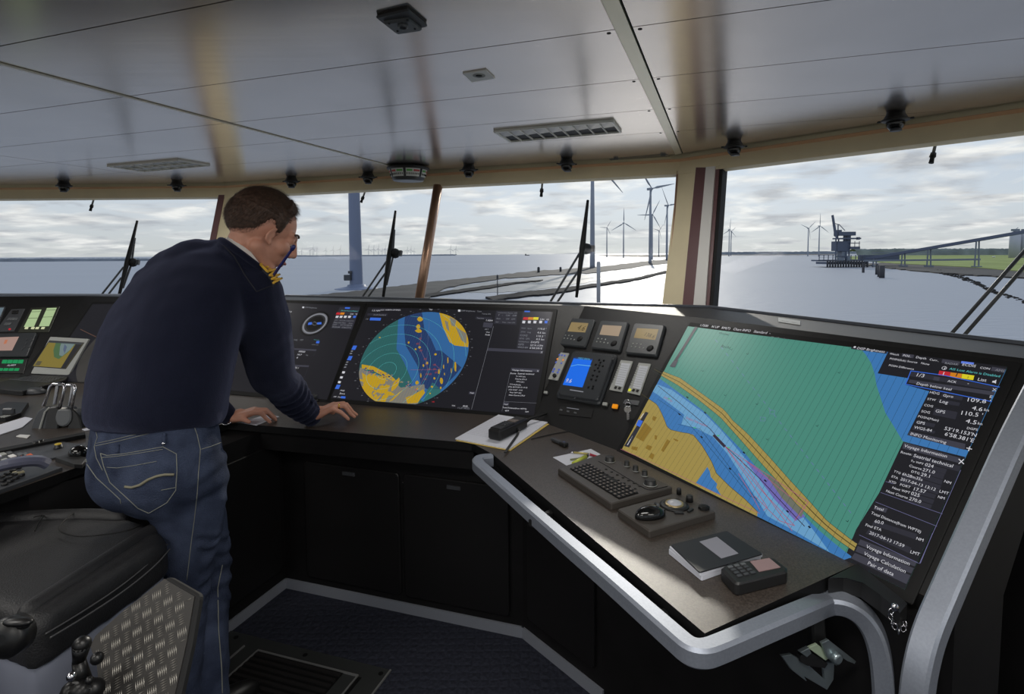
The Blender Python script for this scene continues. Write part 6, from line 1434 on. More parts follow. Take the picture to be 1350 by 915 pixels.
# telephone handset and keypad
t = thing('telephone', 'grey telephone handset in its keypad cradle at the left edge', 'telephone', tuple(Z(20,625,ZD)))
mb = MB(); dq(mb, zl2((-160,520),(200,420),(400,425),(470,432),(-100,640)), .001,.014,CHAR,bev=.002); mb.build('cradle', t)
hp = [Z(-20,622,ZD+.035),Z(5,613,ZD+.055),Z(30,608,ZD+.058),Z(52,607,ZD+.05),Z(63,612,ZD+.032)]
mb = MB(); mb.bar(smoothpath(hp), .045,.030,mat('handset_grey',(84,86,104),rough=.35),bev=.01); mb.build('handset', t)
for i in range(3):
    for j in range(4): mb = MB(); p = Z(6+j*7.5-i*2,640-j*4-i*5,ZD+.014); mb.box(p+V((0,0,.004)),(.014,.014,.008),BLK,bev=.002); mb.build('key', t)
mb = MB(); dq(mb, zl2((90,470),(165,450),(185,462),(110,482)), .014,.02,mat('key_beige',(190,182,150),rough=.5),bev=.001); mb.build('key', t)
t = thing('trackball_unit', 'small black trackball block at the left desk edge beside the jeans', 'trackball', tuple(Z(100,605,ZD)))
mb = MB(); dq(mb, zl2((415,362),(520,330),(660,360),(620,410),(560,408)), .001,.016,BLK,bev=.002); mb.build('base', t)
mb = MB(); mb.ball(Z(104,598,ZD+.018), (.032,.028,.03), mat('gloss_black',(16,16,17),rough=.15), seg=20); mb.build('ball', t)
# floor hatch with grating
t = thing('floor_hatch', 'recessed floor hatch frame with a dark ribbed grating in the carpet', 'floor hatch', tuple(Z(400,900,0)))
FLF = Fr(V((0,0,0)), V((1,0,0)), V((0,1,0))); fq = lambda *p: [(280+x*.2074, 800+y*.2074) for x,y in p]
hm = mat('hatch_plate_grey',(58,60,60),rough=.5,metal=.3)
A,B = Z(*fq((210,180))[0],0), Z(*fq((1135,408))[0],0); u = (B-A).normalized(); n_ = V((u.y,-u.x,0))
def rect(o, a, b, c, d, h0, h1, m, mb): mb.prism([o+u*x+n_*y+V((0,0,h0)) for x,y in ((a,c),(a,d),(b,d),(b,c))],[o+u*x+n_*y+V((0,0,h1)) for x,y in ((a,c),(a,d),(b,d),(b,c))],m)
W_ = (B-A).length; mb = MB(); rect(A,-.25,W_,0,.9,.0005,.004,hm,mb); mb.build('frame_plate', t)
C1 = Z(*fq((290,285))[0],.004); C2 = Z(*fq((840,415))[0],.004); oC = (C1-A); x0 = oC.dot(u); y0 = oC.dot(n_); x1 = (C2-A).dot(u)
mb = MB(); rect(A,x0,x1,y0,.9,.004,.0055,DBLK,mb); mb.build('grating_bed', t)
for k in range(16): mb = MB(); rect(A,x0+.004,x1-.004,y0+.01+k*.026,y0+.022+k*.026,.0055,.011,mat('grating_bar',(26,24,24),rough=.6),mb); mb.build('grating_bar', t)
lt_ = mat('hatch_edge_bright',(150,150,150),rough=.3,metal=.5); mb = MB(); rect(A,x0-.005,x1+.06,y0-.006,y0,.004,.009,lt_,mb); mb.build('edge_strip', t)
mb = MB(); rect(A,x0-.075,x0-.069,y0-.008,.9,.004,.009,lt_,mb); mb.build('edge_strip', t); mb = MB(); rect(A,x0-.006,x0,y0,.9,.004,.009,lt_,mb); mb.build('edge_strip', t)
mb = MB(); rect(A,x1+.055,x1+.061,y0,.9,.004,.009,lt_,mb); mb.build('edge_strip', t); mb = MB(); rect(A,x1+.061,x1+.075,y0,.9,.004,.006,DBLK,mb); mb.build('slot', t)
mb = MB(); rect(A,W_-.004,W_+.002,0,.9,.001,.006,lt_,mb); mb.build('edge_strip', t)
for x in (150,590,1070): p = Z(*fq((x,195 if x<200 else 308 if x<600 else 426))[0],.004); mb = MB(); mb.lathe([(.009,0),(.009,.002)], DBLK, p, n=12); mb.build('screw', t)
# ================================================================== PILOT CHAIR
lea = mat('chair_leather', (34,34,36), rough=.5, noise_=.1, nscale=40, bump=.25, bscale=260, spec=.4)
shell = mat('chair_shell_grey', (122,126,140), rough=.45, spec=.4)
t = thing('pilot_chair', 'black leather pilot chair with a grey shell and footrest at the lower left', 'chair', (-1.3,1.2,0))
def sp(px,py,z): return Z(px,py,z)
def loftblob(name, polys, parent, vox, m, smooth=8, disp=None):   # polys: list of (z, [(px,py)...]) -> stacked outline
    mb = MB()
    R0 = [sp(x,y,polys[0][0]) for x,y in polys[0][1]]
    lay = [[sp(x,y,z) for x,y in P] for z,P in polys]
    for a,b in zip(lay[:-1],lay[1:]): mb.prism(a, b, m)
    return blob(mb, name, parent, vox, smooth=smooth, mats=[m], disp=disp)
# seat cushion: outline on its top level
top = .70
S0 = [sp(x,y,top) for x,y in ((-160,700),(-60,684),(30,679),(100,675),(165,677),(205,690),(221,702),(212,712),(165,742),(115,774),(66,806),(36,818),(-40,790),(-160,850))]
def off(P, dz, k): c = sum(P, V((0,0,0)))/len(P); return [V((c.x+(p.x-c.x)*k, c.y+(p.y-c.y)*k, p.z+dz)) for p in P]
S0 = [V((p.x,p.y,p.z)) for p in S0]
def order(P):
    uv = [(p.x,p.y) for p in P]; a = sum(uv[i-1][0]*uv[i][1]-uv[i][0]*uv[i-1][1] for i in range(len(uv))); return P if a > 0 else P[::-1]
S0 = order(S0)
mb = MB(); mb.prism(off(S0,-.125,1.01), off(S0,-.02,1.0), lea); mb.prism(off(S0,-.03,.99), off(S0,.0,.93), lea)
blob(mb, 'seat', t, .012, smooth=14, mats=[lea])
# raised side bolster and front roll, as soft tubes along the rim
def rim(name, pts, z, r, m=lea, sm=3):
    mb = MB(); P = smoothpath([sp(x,y,z) for x,y in pts], 2)
    for a,b in zip(P[:-1],P[1:]): cap(mb, a, r, b, r, m, n=12)
    return blob(mb, name, t, .01, smooth=8, mats=[m])
rim('side_bolster', [(38,806),(70,786),(120,753),(165,724),(202,700)], .69, .026)
rim('seat_edge_roll', [(-60,690),(30,686),(100,682),(160,684)], .69, .03)
for pts in ([(60,836),(110,806),(160,773),(200,740),(222,716)],[(66,841),(116,811),(166,778),(205,746),(224,724)]):
    mb = MB(); mb.tube(smoothpath([sp(x,y,.655) for x,y in pts]), .0022, mat('leather_seam',(66,66,68),rough=.5), n=6); mb.build('piping', t)
mb = MB(); mb.tube(smoothpath([sp(x,y,.712) for x,y in ((96,677),(80,690),(76,700),(100,708),(130,706),(170,700),(190,690))]), .002, DBLK, n=6); mb.build('stitching', t)
mb = MB(); mb.tube(smoothpath([sp(x,y,.712) for x,y in ((44,682),(60,678),(50,690),(46,700))]), .002, DBLK, n=6); mb.build('stitching', t)
# grey shell below the cushion
mb = MB(); sh = [V((p.x,p.y,.60)) for p in off(S0,0,.97)]
mb.prism(off(sh,-.45,1.05), off(sh,-.03,1.0), shell); mb.prism(off(sh,-.04,1.0), off(sh,0,.95), shell); blob(mb, 'shell', t, .014, smooth=10, mats=[shell])
mb = MB(); mb.tube(smoothpath([sp(x,y,.512) for x,y in ((45,826),(70,838),(110,842),(135,832))]), .004, DBLK, n=6); mb.build('shell_gap', t)
mb = MB(); a = sp(0,862,.53); b = sp(30,858,.53); mb.bar([a,b], .03,.012,CHAR,bev=.004); mb.build('adjust_slot', t)
# adjusting knobs and levers
gb = mat('satin_black',(15,15,16),rough=.38)
def blk(name, items): 
    mb = MB()
    for (x,y,d,r) in items: mb.ball(D(x,y,d), r, gb, seg=16)
    return mb.build(name, t)
mb = MB()
c = D(16,838,1.06); mb.lathe([(.020,-.02),(.036,-.015),(.038,.012),(.030,.022),(.010,.025)], gb, c, (V((1,0,0)),V((0,.3,1)).normalized(),V((0,-1,.3)).normalized()), n=24); mb.build('adjust_knob', t)
mb = MB(); mb.ball(D(24,820,1.05),(.03,.012,.008),gb,seg=12); cap(mb, D(4,826,1.07), .012, D(34,823,1.05), .008, gb); mb.build('lever', t)
mb = MB(); cap(mb, D(108,850,1.10), .017, D(104,872,1.10), .011, gb); cap(mb, D(104,872,1.10), .012, D(110,900,1.10), .016, gb); mb.ball(D(128,868,1.08), .012, gb); mb.build('lever', t)
mb = MB(); cap(mb, D(96,912,1.08), .022, D(124,908,1.09), .020, gb); mb.ball(D(94,892,1.05), .009, CHROME, seg=10); mb.ball(D(118,897,1.06), .008, gb, seg=10); mb.build('bracket', t)
# footrest: chequer plate with a rubber edge
PF = Fr(D(190,850,1.16), V((.93,-.30,-.05)), V((-.05,.55,.83)))
fp = [(221,760),(263,784),(252,850),(236,922),(228,975),(150,985),(132,915),(128,878),(119,852),(126,838),(165,803)]
uv = ccw(pxs(PF, fp)); mb = MB(); slab(mb, PF, rnd(uv,.01,3), -.014, -.001, RUBBER, bev=.003); mb.build('footrest_edge', t)
cx_ = sum(p[0] for p in uv)/len(uv); cy_ = sum(p[1] for p in uv)/len(uv); inn = [(cx_+(x-cx_)*.95, cy_+(y-cy_)*.96) for x,y in uv]
inn = [(x-.006,y) for x,y in inn]
plm = mat('chequer_plate', (62,60,58), rough=.55, metal=.3); brt = mat('chequer_rib', (158,154,146), rough=.45, metal=.35)
mb = MB(); slab(mb, PF, inn, -.001, .001, plm)
def inside(p, poly):
    c = False
    for i in range(len(poly)):
        a,b = poly[i-1],poly[i]
        if (a[1] > p[1]) != (b[1] > p[1]) and p[0] < (b[0]-a[0])*(p[1]-a[1])/(b[1]-a[1])+a[0]: c = not c
    return c
pit = .0262; ang0 = math.radians(38)
for i in range(-16,17):
    for j in range(-22,23):
        gx = i*pit; gy = j*pit; X = cx_+gx*math.cos(ang0)-gy*math.sin(ang0); Y = cy_+gx*math.sin(ang0)+gy*math.cos(ang0)
        if not inside((X,Y), inn): continue
        a = ang0+(0 if (i+j)%2 else math.pi/2)
        for k in range(5):
            o_ = (k-2)*.0047; x = X-math.sin(a)*o_; y = Y+math.cos(a)*o_; L_ = .0098
            e1 = (x-math.cos(a)*L_, y-math.sin(a)*L_); e2 = (x+math.cos(a)*L_, y+math.sin(a)*L_)
            if not (inside(e1,inn) and inside(e2,inn)): continue
            s_ = (-math.sin(a)*.0011, math.cos(a)*.0011)
            mb.add([PF.w(e1,.001),PF.w((x-s_[0],y-s_[1]),.001),PF.w(e2,.001),PF.w((x+s_[0],y+s_[1]),.001),PF.w((x-math.cos(a)*L_*.5,y-math.sin(a)*L_*.5),.0022),PF.w((x+math.cos(a)*L_*.5,y+math.sin(a)*L_*.5),.0022)],
                   [[0,1,4],[1,5,4],[1,2,5],[2,3,5],[3,4,5],[3,0,4]], brt)
mb.build('footrest_plate', t)
mb = MB(); a = PF.w((cx_,cy_),-.02); mb.bar([a, V((a.x-.12,a.y+.1,a.z-.05)), V((a.x-.2,a.y+.1,.2))], .05,.03,CHAR); mb.build('footrest_arm', t)
mb = MB(); mb.lathe([(.28,0),(.28,.02),(.10,.05),(.07,.08),(.07,.3)], CHAR, (-1.35,1.05,0), n=32); mb.build('pedestal', t)
# ================================================================== THE MAN
skin = mat('skin', (196,142,120), rough=.5, noise_=.06, nscale=25, spec=.4)
skin.node_tree.nodes['Principled BSDF'].inputs['Subsurface Weight'].default_value = .08
skin.node_tree.nodes['Principled BSDF'].inputs['Subsurface Radius'].default_value = (.02,.008,.005)
navy = mat('navy_knit', (19,22,38), rough=.95, noise_=.12, nscale=160, bump=.35, bscale=420, spec=.15)
navy.node_tree.nodes['Principled BSDF'].inputs['Sheen Weight'].default_value = .25
navy.node_tree.nodes['Principled BSDF'].inputs['Sheen Tint'].default_value = (.5,.55,.9,1)
patch = mat('navy_shoulder_patch', (24,26,38), rough=.75, noise_=.08, nscale=300)
denim = mat('blue_denim', (42,49,68), rough=.9, rgb2=(72,81,104), nscale=9, bump=.5, bscale=300, spec=.15)
stitch = mat('denim_stitch', (128,130,124), rough=.8)
hairm = mat('brown_hair', (68,50,40), rough=.6, noise_=.35, nscale=120, spec=.4)
MAN = thing('person', 'person in navy jumper and blue jeans leaning over the middle desk, back to us', 'person', tuple(D(215,940,1.70)*1) [:2]+(0,))
# ---- head frame
sc_ = 1.10; az = math.radians(57); pt_ = math.radians(28)
gF = V((math.sin(az)*math.cos(pt_), math.cos(az)*math.cos(pt_), -math.sin(pt_))); gR = V((math.cos(az),-math.sin(az),0)); gU = gR.cross(gF)
HC = D(347,303,1.87)
def hd(x,y,z): return HC+(gR*x+gF*y+gU*z)*sc_
hax = (gR,gF,gU)
def R3(*r): return tuple(v*sc_ for v in r)
mb = MB()
mb.ball(hd(0,-.012,.022), R3(.076,.098,.090), skin, seg=32, ax=hax); mb.ball(hd(0,.032,-.035), R3(.060,.062,.082), skin, seg=28, ax=hax)
for s in (-1,1):
    cap(mb, hd(s*.052,.0,-.055), .022*sc_, hd(s*.020,.064,-.104), .019*sc_, skin); cap(mb, hd(s*.040,.074,.020), .011*sc_, hd(s*.006,.088,.016), .012*sc_, skin)
    mb.ball(hd(s*.038,.062,-.028), .026*sc_, skin); mb.ball(hd(s*.011,.102,-.036), .009*sc_, skin)
    cap(mb, hd(s*.022,.080,-.064), .006*sc_, hd(0,.092,-.062), .009*sc_, skin); cap(mb, hd(s*.020,.080,-.072), .006*sc_, hd(0,.090,-.073), .009*sc_, skin)
    # ear: shell with rolled rim and lobe
    ex = s*.081; ey = .022
    rim_ = [hd(ex+s*.009*math.sin(k/8*math.pi), ey-.004-.011*math.sin(k/8*math.pi*1.15)+.005*math.cos(k/8*math.pi), -.010+.021*math.cos(k/8*math.pi*1.12)) for k in range(9)]
    for a,b in zip(rim_[:-1],rim_[1:]): cap(mb, a, .0046*sc_, b, .0046*sc_, skin, n=10)
    mb.ball(hd(ex,ey-.003,-.012), R3(.006,.009,.018), skin, ax=hax); mb.ball(hd(ex+s*.002,ey+.002,-.033), R3(.005,.006,.008), skin, ax=hax)
    mb.ball(hd(s*.031,.0765,.002), .0150*sc_, skin)
cap(mb, hd(0,.092,.010), .009*sc_, hd(0,.110,-.030), .0115*sc_, skin); mb.ball(hd(0,.074,-.106), .020*sc_, skin)
# neck and trunk under the clothes
NB = D(324,354,1.88); cap(mb, hd(0,-.024,-.050), .053*sc_, NB, .060, skin)
C1 = D(262,372,1.87); PEL = D(207,585,1.70); cap(mb, C1, .10, D(225,450,1.79), .11, skin); cap(mb, D(225,450,1.79), .11, PEL, .12, skin)
RS,RE,RW = D(333,402,1.86), D(360,497,2.06), D(411,548,2.30); LS,LE,LW = D(212,386,1.95), D(222,470,2.16), D(303,550,2.335)
cap(mb, C1, .08, RS, .06, skin); cap(mb, RS, .055, RE, .045, skin); cap(mb, RE, .042, RW, .028, skin)
cap(mb, C1, .08, LS, .06, skin); cap(mb, LS, .055, LE, .045, skin); cap(mb, LE, .042, LW, .028, skin)
RH,RK,RA = D(238,625,1.76), D(276,748,1.84), D(266,975,1.67); LH,LK,LA = D(225,640,1.68), D(247,765,1.68), D(228,985,1.60)
for A_,B_,C_ in ((RH,RK,RA),(LH,LK,LA)): cap(mb, PEL, .1, A_, .085, skin); cap(mb, A_, .07, B_, .036, skin); cap(mb, B_, .033, C_, .030, skin); cap(mb, C_, .035, V((C_.x+.05,C_.y+.06,.035)), .03, skin)
def hand(W, h, l, zk, ztip, curl=1):
    """palm, four fingers of unequal length bent down to the desk, thumb from the side; l points to the little finger"""
    h = h.normalized(); l = l.normalized(); up = V((0,0,1)); knuck = []
    cap(mb, W, .027, W+h*.03+V((0,0,(zk-W.z)*.3)), .028, skin)
    for off_,k_ in ((-.030,.088),(-.010,.094),(.011,.090),(.030,.080)):
        m_ = W+h*k_+l*off_; m_.z = zk-abs(off_)*.18; knuck.append(m_); cap(mb, W+h*.012+l*off_*.6, .019, m_, .0135, skin, n=12)
    for a,b in zip(knuck[:-1],knuck[1:]): cap(mb, a, .0125, b, .0125, skin); cap(mb, (W+a)/2, .017, (W+b)/2, .017, skin)
    ends = []
    for i,(m_,L_) in enumerate(zip(knuck,(.040,.045,.042,.034))):
        sp_ = (-.006,-.002,.002,.008)[i]; p1 = m_+h*L_+l*sp_; p1.z = zk-.004-(.006*i if i>2 else 0); p2 = p1+h*L_*.55+l*sp_*.5; p2.z = ztip+.014; p3 = p2+h*L_*.36; p3.z = ztip
        cap(mb, m_, .0108, p1, .0098, skin, n=12); cap(mb, p1, .0098, p2, .0086, skin, n=12); cap(mb, p2, .0086, p3, .0074, skin, n=12); ends.append((m_,p1,p2,p3))
    t0_ = W+h*.022-l*.026; t1_ = W+h*.055-l*.048; t1_.z = (zk+ztip)/2; t2_ = W+h*.085-l*.052; t2_.z = ztip+.008
    cap(mb, t0_, .016, t1_, .0125, skin); cap(mb, t1_, .0115, t2_, .009, skin); return ends
ZT = ZD+.0085
rh = V((.94,.34,0)); rl = V((.34,-.94,0)); E1 = hand(RW, rh, rl, ZD+.075, ZT+.012)
lh = V((.99,.12,0)); ll = V((-.12,.99,0)); LW2 = LW+V((.012,0,0)); E2 = hand(LW2, lh, ll, ZD+.052, ZT)
body = blob(mb, 'body', MAN, .0044, smooth=3, fac=.5, mats=[skin])
# ---- eyes, brows, lips, nails
for s in (-1,1):
    m2 = MB(); m2.ball(hd(s*.031,.0755,-.005), .0128*sc_, mat('eye_white',(190,184,176),rough=.3), seg=18, ax=hax); m2.ball(hd(s*.031,.0815,-.010), .007*sc_, mat('iris_brown',(60,44,34),rough=.1), seg=14, ax=hax); m2.build('eye', MAN)
    m2 = MB(); P_ = [hd(s*.050,.079,.022), hd(s*.038,.088,.028), hd(s*.022,.096,.027), hd(s*.014,.098,.024)]; m2.tube(smoothpath(P_), [.002]+[.0035]*(len(smoothpath(P_))-2)+[.002], hairm, n=8); m2.build('eyebrow', MAN)
m2 = MB(); m2.tube(smoothpath([hd(-.022,.089,-.067),hd(-.01,.099,-.065),hd(0,.101,-.066),hd(.01,.099,-.065),hd(.022,.089,-.067)]), .0045, mat('lips',(170,100,92),rough=.45), n=8); m2.build('lips', MAN)
nm_ = mat('nail', (222,176,160), rough=.25)
for E_n in (E1,E2):
    for (m_,p1,p2,p3) in E_n: 
        m2 = MB(); d_ = (p3-p2).normalized(); s_ = d_.cross(V((0,0,1))).normalized(); m2.ball(p3+V((0,0,.0058)), (.0055,.0042,.0018), nm_, seg=10, ax=(d_,s_,s_.cross(d_))); m2.build('fingernail', MAN)
m2 = MB(); a = E1[2][0]*.55+E1[2][1]*.45; d_ = (E1[2][1]-E1[2][0]).normalized(); m2.tube([a-d_*.0025,a+d_*.0025], .0122, mat('gold',(214,176,90),rough=.25,metal=1), n=22); m2.build('ring', MAN)
m2 = MB(); d_ = (LW-LE).normalized(); s_ = d_.orthogonal().normalized(); q_ = d_.cross(s_); c_ = LW+d_*.006
for k in range(22): g = 2*math.pi*k/22; m2.ball(c_+(s_*math.cos(g)+q_*math.sin(g))*.036, (.0055,.004,.004), CHROME, seg=8)
m2.build('bracelet', MAN)
# ---- hair: a cap over the skull with a hairline, plus short strands
hc = (0,-.012,.022); hrx = (.076,.098,.090)
HLN = [(0,-.80),(35,-.76),(60,-.66),(80,-.50),(90,-.20),(96,.0),(103,.02),(112,-.32),(120,-.30),(126,.10),(130,.36),(150,.52),(165,.60),(180,.58)]
def hline(a):
    for (a0,z0),(a1,z1) in zip(HLN[:-1],HLN[1:]):
        if a0 <= a <= a1: return z0+(z1-z0)*(a-a0)/(a1-a0)
    return HLN[-1][1]
def hthick(d):      # thickness of hair over the skull: thin and faded low, fuller on top
    a = math.degrees(math.atan2(abs(d.x), -d.y)); e = d.z-hline(a)-.10
    if e < 0: return -.006
    t_ = .0015+.007*min(1,e/.5)+ (.007*max(0,d.z-.35)/.65)+(.006 if d.y>.35 and d.z>.55 else 0)
    return t_*min(1,e/.06)+ .0012*noise.noise(d*14)
m2 = MB(); vs = []; fs = []; NU,NV = 120,70
dirs = []
for i in range(NV+1):
    for j in range(NU):
        t_ = math.pi*i/NV; w_ = 2*math.pi*j/NU; d_ = V((math.sin(t_)*math.cos(w_), math.sin(t_)*math.sin(w_), math.cos(t_))); dirs.append(d_); th_ = hthick(d_)
        vs.append(hd(hc[0]+d_.x*(hrx[0]+th_), hc[1]+d_.y*(hrx[1]+th_), hc[2]+d_.z*(hrx[2]+th_)))
keep = [d_.z-hline(math.degrees(math.atan2(abs(d_.x),-d_.y))) > .04 for d_ in dirs]
for i in range(NV):
    for j in range(NU):
        f = [i*NU+j,(i+1)*NU+j,(i+1)*NU+(j+1)%NU,i*NU+(j+1)%NU]
        if all(keep[k] for k in f): fs.append(f)
m2.add(vs, fs, hairm, True)
hr = random.Random(11); sv = []; sf = []
for k in range(14000):
    d_ = V((hr.gauss(0,1),hr.gauss(0,1),hr.gauss(0,1))).normalized(); a_ = math.degrees(math.atan2(abs(d_.x),-d_.y)); e_ = d_.z-hline(a_)
    if e_ < .0: continue
    th_ = max(0,hthick(d_)); base_ = hd(hc[0]+d_.x*(hrx[0]+th_), hc[1]+d_.y*(hrx[1]+th_), hc[2]+d_.z*(hrx[2]+th_))
    nrm = (gR*d_.x/.076+gF*d_.y/.098+gU*d_.z/.09).normalized(); fl_ = (gF*(.9 if d_.z>.3 else -.25)-gU*(.2 if d_.z>.3 else 1.1)+gR*hr.uniform(-.3,.3)); fl_ = (fl_-nrm*fl_.dot(nrm)).normalized()
    L_ = (.006+.012*min(1,max(0,e_)/.6)+(.008 if d_.z>.6 else 0))*hr.uniform(.7,1.2); tip = base_+fl_*L_+nrm*L_*(.28 if d_.z<.5 else .35); sd_ = nrm.cross(fl_)*.0006
    b_ = len(sv); sv += [base_-sd_-nrm*.002, base_+sd_-nrm*.002, tip]; sf.append([b_,b_+1,b_+2])
m2.add(sv, sf, hairm); m2.build('hair', MAN)
# stubble of the faded sides
# ---- shirt collar and jumper
def bvh(o):
    T_w = PMof(o); vs = [T_w @ v.co for v in o.data.vertices]; return BVHTree.FromPolygons(vs, [tuple(p.vertices) for p in o.data.polygons])
BB_ = bvh(body); nb_ = hd(0,-.024,-.050); nax = (nb_-NB).normalized(); cC = NB.lerp(nb_, .50)
bk_ = V((-.62,-.36,.62)).normalized(); rt_ = (gR-bk_*gR.dot(bk_)).normalized(); pn = rt_.cross(bk_); pn = pn if pn.dot(nax) > 0 else -pn
def cring(add, lift, n=36):
    out = []
    for k in range(n):
        g = 2*math.pi*k/n; d_ = bk_*math.cos(g)+rt_*math.sin(g); h_ = BB_.ray_cast(cC, d_); r = (h_[0]-cC).length if h_[0] is not None else .07
        out.append((k, min(max(r,.05),.078)))
    rr2 = [sum(out[(k+j)%n][1] for j in (-2,-1,0,1,2))/5 for k in range(n)]
    return [cC+(bk_*math.cos(2*math.pi*k/n)+rt_*math.sin(2*math.pi*k/n))*(rr2[k]+add)+pn*lift for k in range(n)]
m2 = MB(); n_ = 36; P0_,P1_,P2_,P3_ = cring(.010,-.012),cring(.0075,.010),cring(.004,.010),cring(.006,-.012); m2.prism(P0_,P1_,WHITE,smooth=True,caps=False); m2.prism(P2_,P3_,WHITE,smooth=True,caps=False)
m2.add(P1_+P2_, [[i,(i+1)%n_,n_+(i+1)%n_,n_+i] for i in range(n_)], WHITE); m2.build('shirt_collar', MAN)
mb = MB(); wx = V((.88,-.47,0)); wb = V((.47,.88,-.12))
def trk(px, y, d, S_, hdm, tilt=0):
    c = D(px,y,d); s_ = S_*d/735; hw = math.sqrt(max(.0004, s_*s_-(hdm*.47)**2))/.88; return (c, wx*hw+V((0,0,tilt)), wb*hdm)
JR = [trk(206,560,1.69,93,.15,.02), trk(206,548,1.69,97,.165,.02), trk(208,525,1.70,99,.17,.01), trk(212,500,1.715,101,.17), trk(219,470,1.74,99,.17), trk(226,440,1.77,98,.165), trk(238,405,1.81,95,.155), trk(251,378,1.84,88,.145), trk(266,355,1.865,72,.13), trk(284,338,1.885,50,.11), trk(306,330,1.89,24,.08)]
ringtube(mb, JR, navy, 32)
cap(mb, D(212,380,1.90), .088, D(262,362,1.87), .10, navy); cap(mb, D(262,364,1.87), .10, D(325,382,1.86), .095, navy)
cap(mb, D(212,380,1.90), .088, LS, .08, navy); cap(mb, LS, .085, LE, .068, navy); cap(mb, LE, .066, LW+(LE-LW)*.08, .042, navy)
cap(mb, D(330,387,1.85), .104, D(346,432,1.93), .096, navy); cap(mb, D(346,432,1.93), .096, RE, .078, navy); cap(mb, RE, .076, RW+(RE-RW)*.25, .056, navy); cap(mb, RW+(RE-RW)*.25, .056, RW+(RE-RW)*.03, .043, navy)
cap(mb, D(288,352,1.88), .078, D(320,368,1.87), .078, navy); cap(mb, D(258,360,1.87), .112, D(300,343,1.885), .080, navy); cap(mb, D(232,368,1.88), .10, D(262,358,1.875), .112, navy)
for q_a,q_b in zip(cring(.006,-.026), cring(.006,-.026)[1:]+cring(.006,-.026)[:1]): cap(mb, q_a, .016, q_b, .016, navy, n=8)
armd = (RW-RE).normalized()
def folds(co_):
    p = PMof(MAN) @ co_; f = .0045*noise.noise(p*7)+.0025*noise.noise(p*17)
    # cloth bunched on the forearm and pulled across the back
    t_ = (p-RE).dot(armd); L_ = (RW-RE).length; r_ = (p-(RE+armd*t_)).length
    if r_ < .12 and t_ > L_*.15: f += .006*math.sin(t_*150+3*noise.noise(p*9))*min(1,(t_-L_*.15)/.06)
    f += .004*math.sin((p.z*26+p.x*14)+4*noise.noise(p*3))*max(0,min(1,(1.2-p.z)/.2))
    return f
jumper = blob(mb, 'jumper', MAN, .009, smooth=6, fac=.6, mats=[navy], disp=folds)
m2 = MB(); P_ = cring(.014,-.014); P_.append(P_[0]); P_.append(P_[1]); m2.tube(P_, .012, navy, n=12, caps=False); m2.build('jumper_neckband', MAN)
# ---- jeans
mb = MB()
ringtube(mb, [trk(207,540,1.69,86,.13), trk(206,562,1.685,90,.145), trk(206,590,1.68,93,.155), trk(207,618,1.675,91,.155), trk(211,640,1.675,83,.15), trk(222,662,1.68,64,.12)], denim, 32)
mb.ball(D(174,618,1.62), (.114,.11,.128), denim, seg=24); mb.ball(D(236,628,1.66), (.135,.13,.14), denim, seg=24)
cap(mb, D(246,640,1.67), .118, D(251,700,1.68), .090, denim); cap(mb, D(251,700,1.68), .090, D(247,762,1.69), .066, denim); cap(mb, D(247,762,1.69), .066, D(239,850,1.66), .062, denim); cap(mb, D(239,850,1.66), .062, D(231,965,1.61), .065, denim)
cap(mb, D(236,622,1.74), .11, D(262,690,1.80), .085, denim); cap(mb, D(262,690,1.80), .085, D(279,742,1.83), .060, denim); mb.ball(D(284,738,1.83), (.05,.05,.035), denim); cap(mb, D(279,745,1.83), .060, D(277,830,1.765), .056, denim); cap(mb, D(277,830,1.765), .056, D(273,955,1.68), .066, denim)
cap(mb, D(160,602,1.66), .09, D(200,640,1.68), .1, denim)
def jf(co_):
    p = PMof(MAN) @ co_; f = .003*noise.noise(p*9); q_ = proj(p)
    if 262 < q_[0] < 305 and 700 < q_[1] < 790: f += .0045*math.sin(p.z*110+p.x*60+5*noise.noise(p*9))
    if q_[1] > 800: f += .003*math.sin(p.z*45+7*noise.noise(p*6))
    if 590 < q_[1] < 660 and q_[0] > 255: f += .0035*math.sin((p.z*90-p.x*50)+3*noise.noise(p*5))
    return f
jeans = blob(mb, 'jeans', MAN, .009, smooth=6, fac=.6, mats=[denim], disp=jf)
def bvh(o):
    T_w = PMof(o); vs = [T_w @ v.co for v in o.data.vertices]; return BVHTree.FromPolygons(vs, [tuple(p.vertices) for p in o.data.polygons])
BJ = bvh(jeans); BS = bvh(jumper)
def drape(B, pts, off_=.001, sub=6):
    P = []
    for a,b in zip(pts[:-1],pts[1:]):
        for k in range(sub): P.append(lerp2(a,b,k/sub))
    P.append(pts[-1]); out = []
    for x,y in P:
        h_ = B.ray_cast(CAMP, ray(x,y).normalized())
        if h_[0] is None:
            q = CAMP+ray(x,y)*1.80; h_ = B.find_nearest(q)
        if h_[0] is not None: out.append(h_[0]+h_[1]*off_*(1 if h_[1].dot(ray(x,y)) < 0 else -1))
    return out
z8 = lambda *p: [(100+x*.2733, 530+y*.2733) for x,y in p]
def seamline(name, B, pts, r, m, off_=.0008, mat_parent=None):
    P = drape(B, pts, off_)
    segs = [[P[0]]] if P else []
    for a,b in zip(P[:-1],P[1:]):
        if (a-b).length > .05: segs.append([b])
        else: segs[-1].append(b)
    m3 = MB()
    for s_ in segs:
        if len(s_) > 1: m3.tube(s_, r, m, n=5)
    return m3.build(name, mat_parent) if m3.v else None
PM[jeans.name] = PMof(MAN); PM[jumper.name] = PMof(MAN)
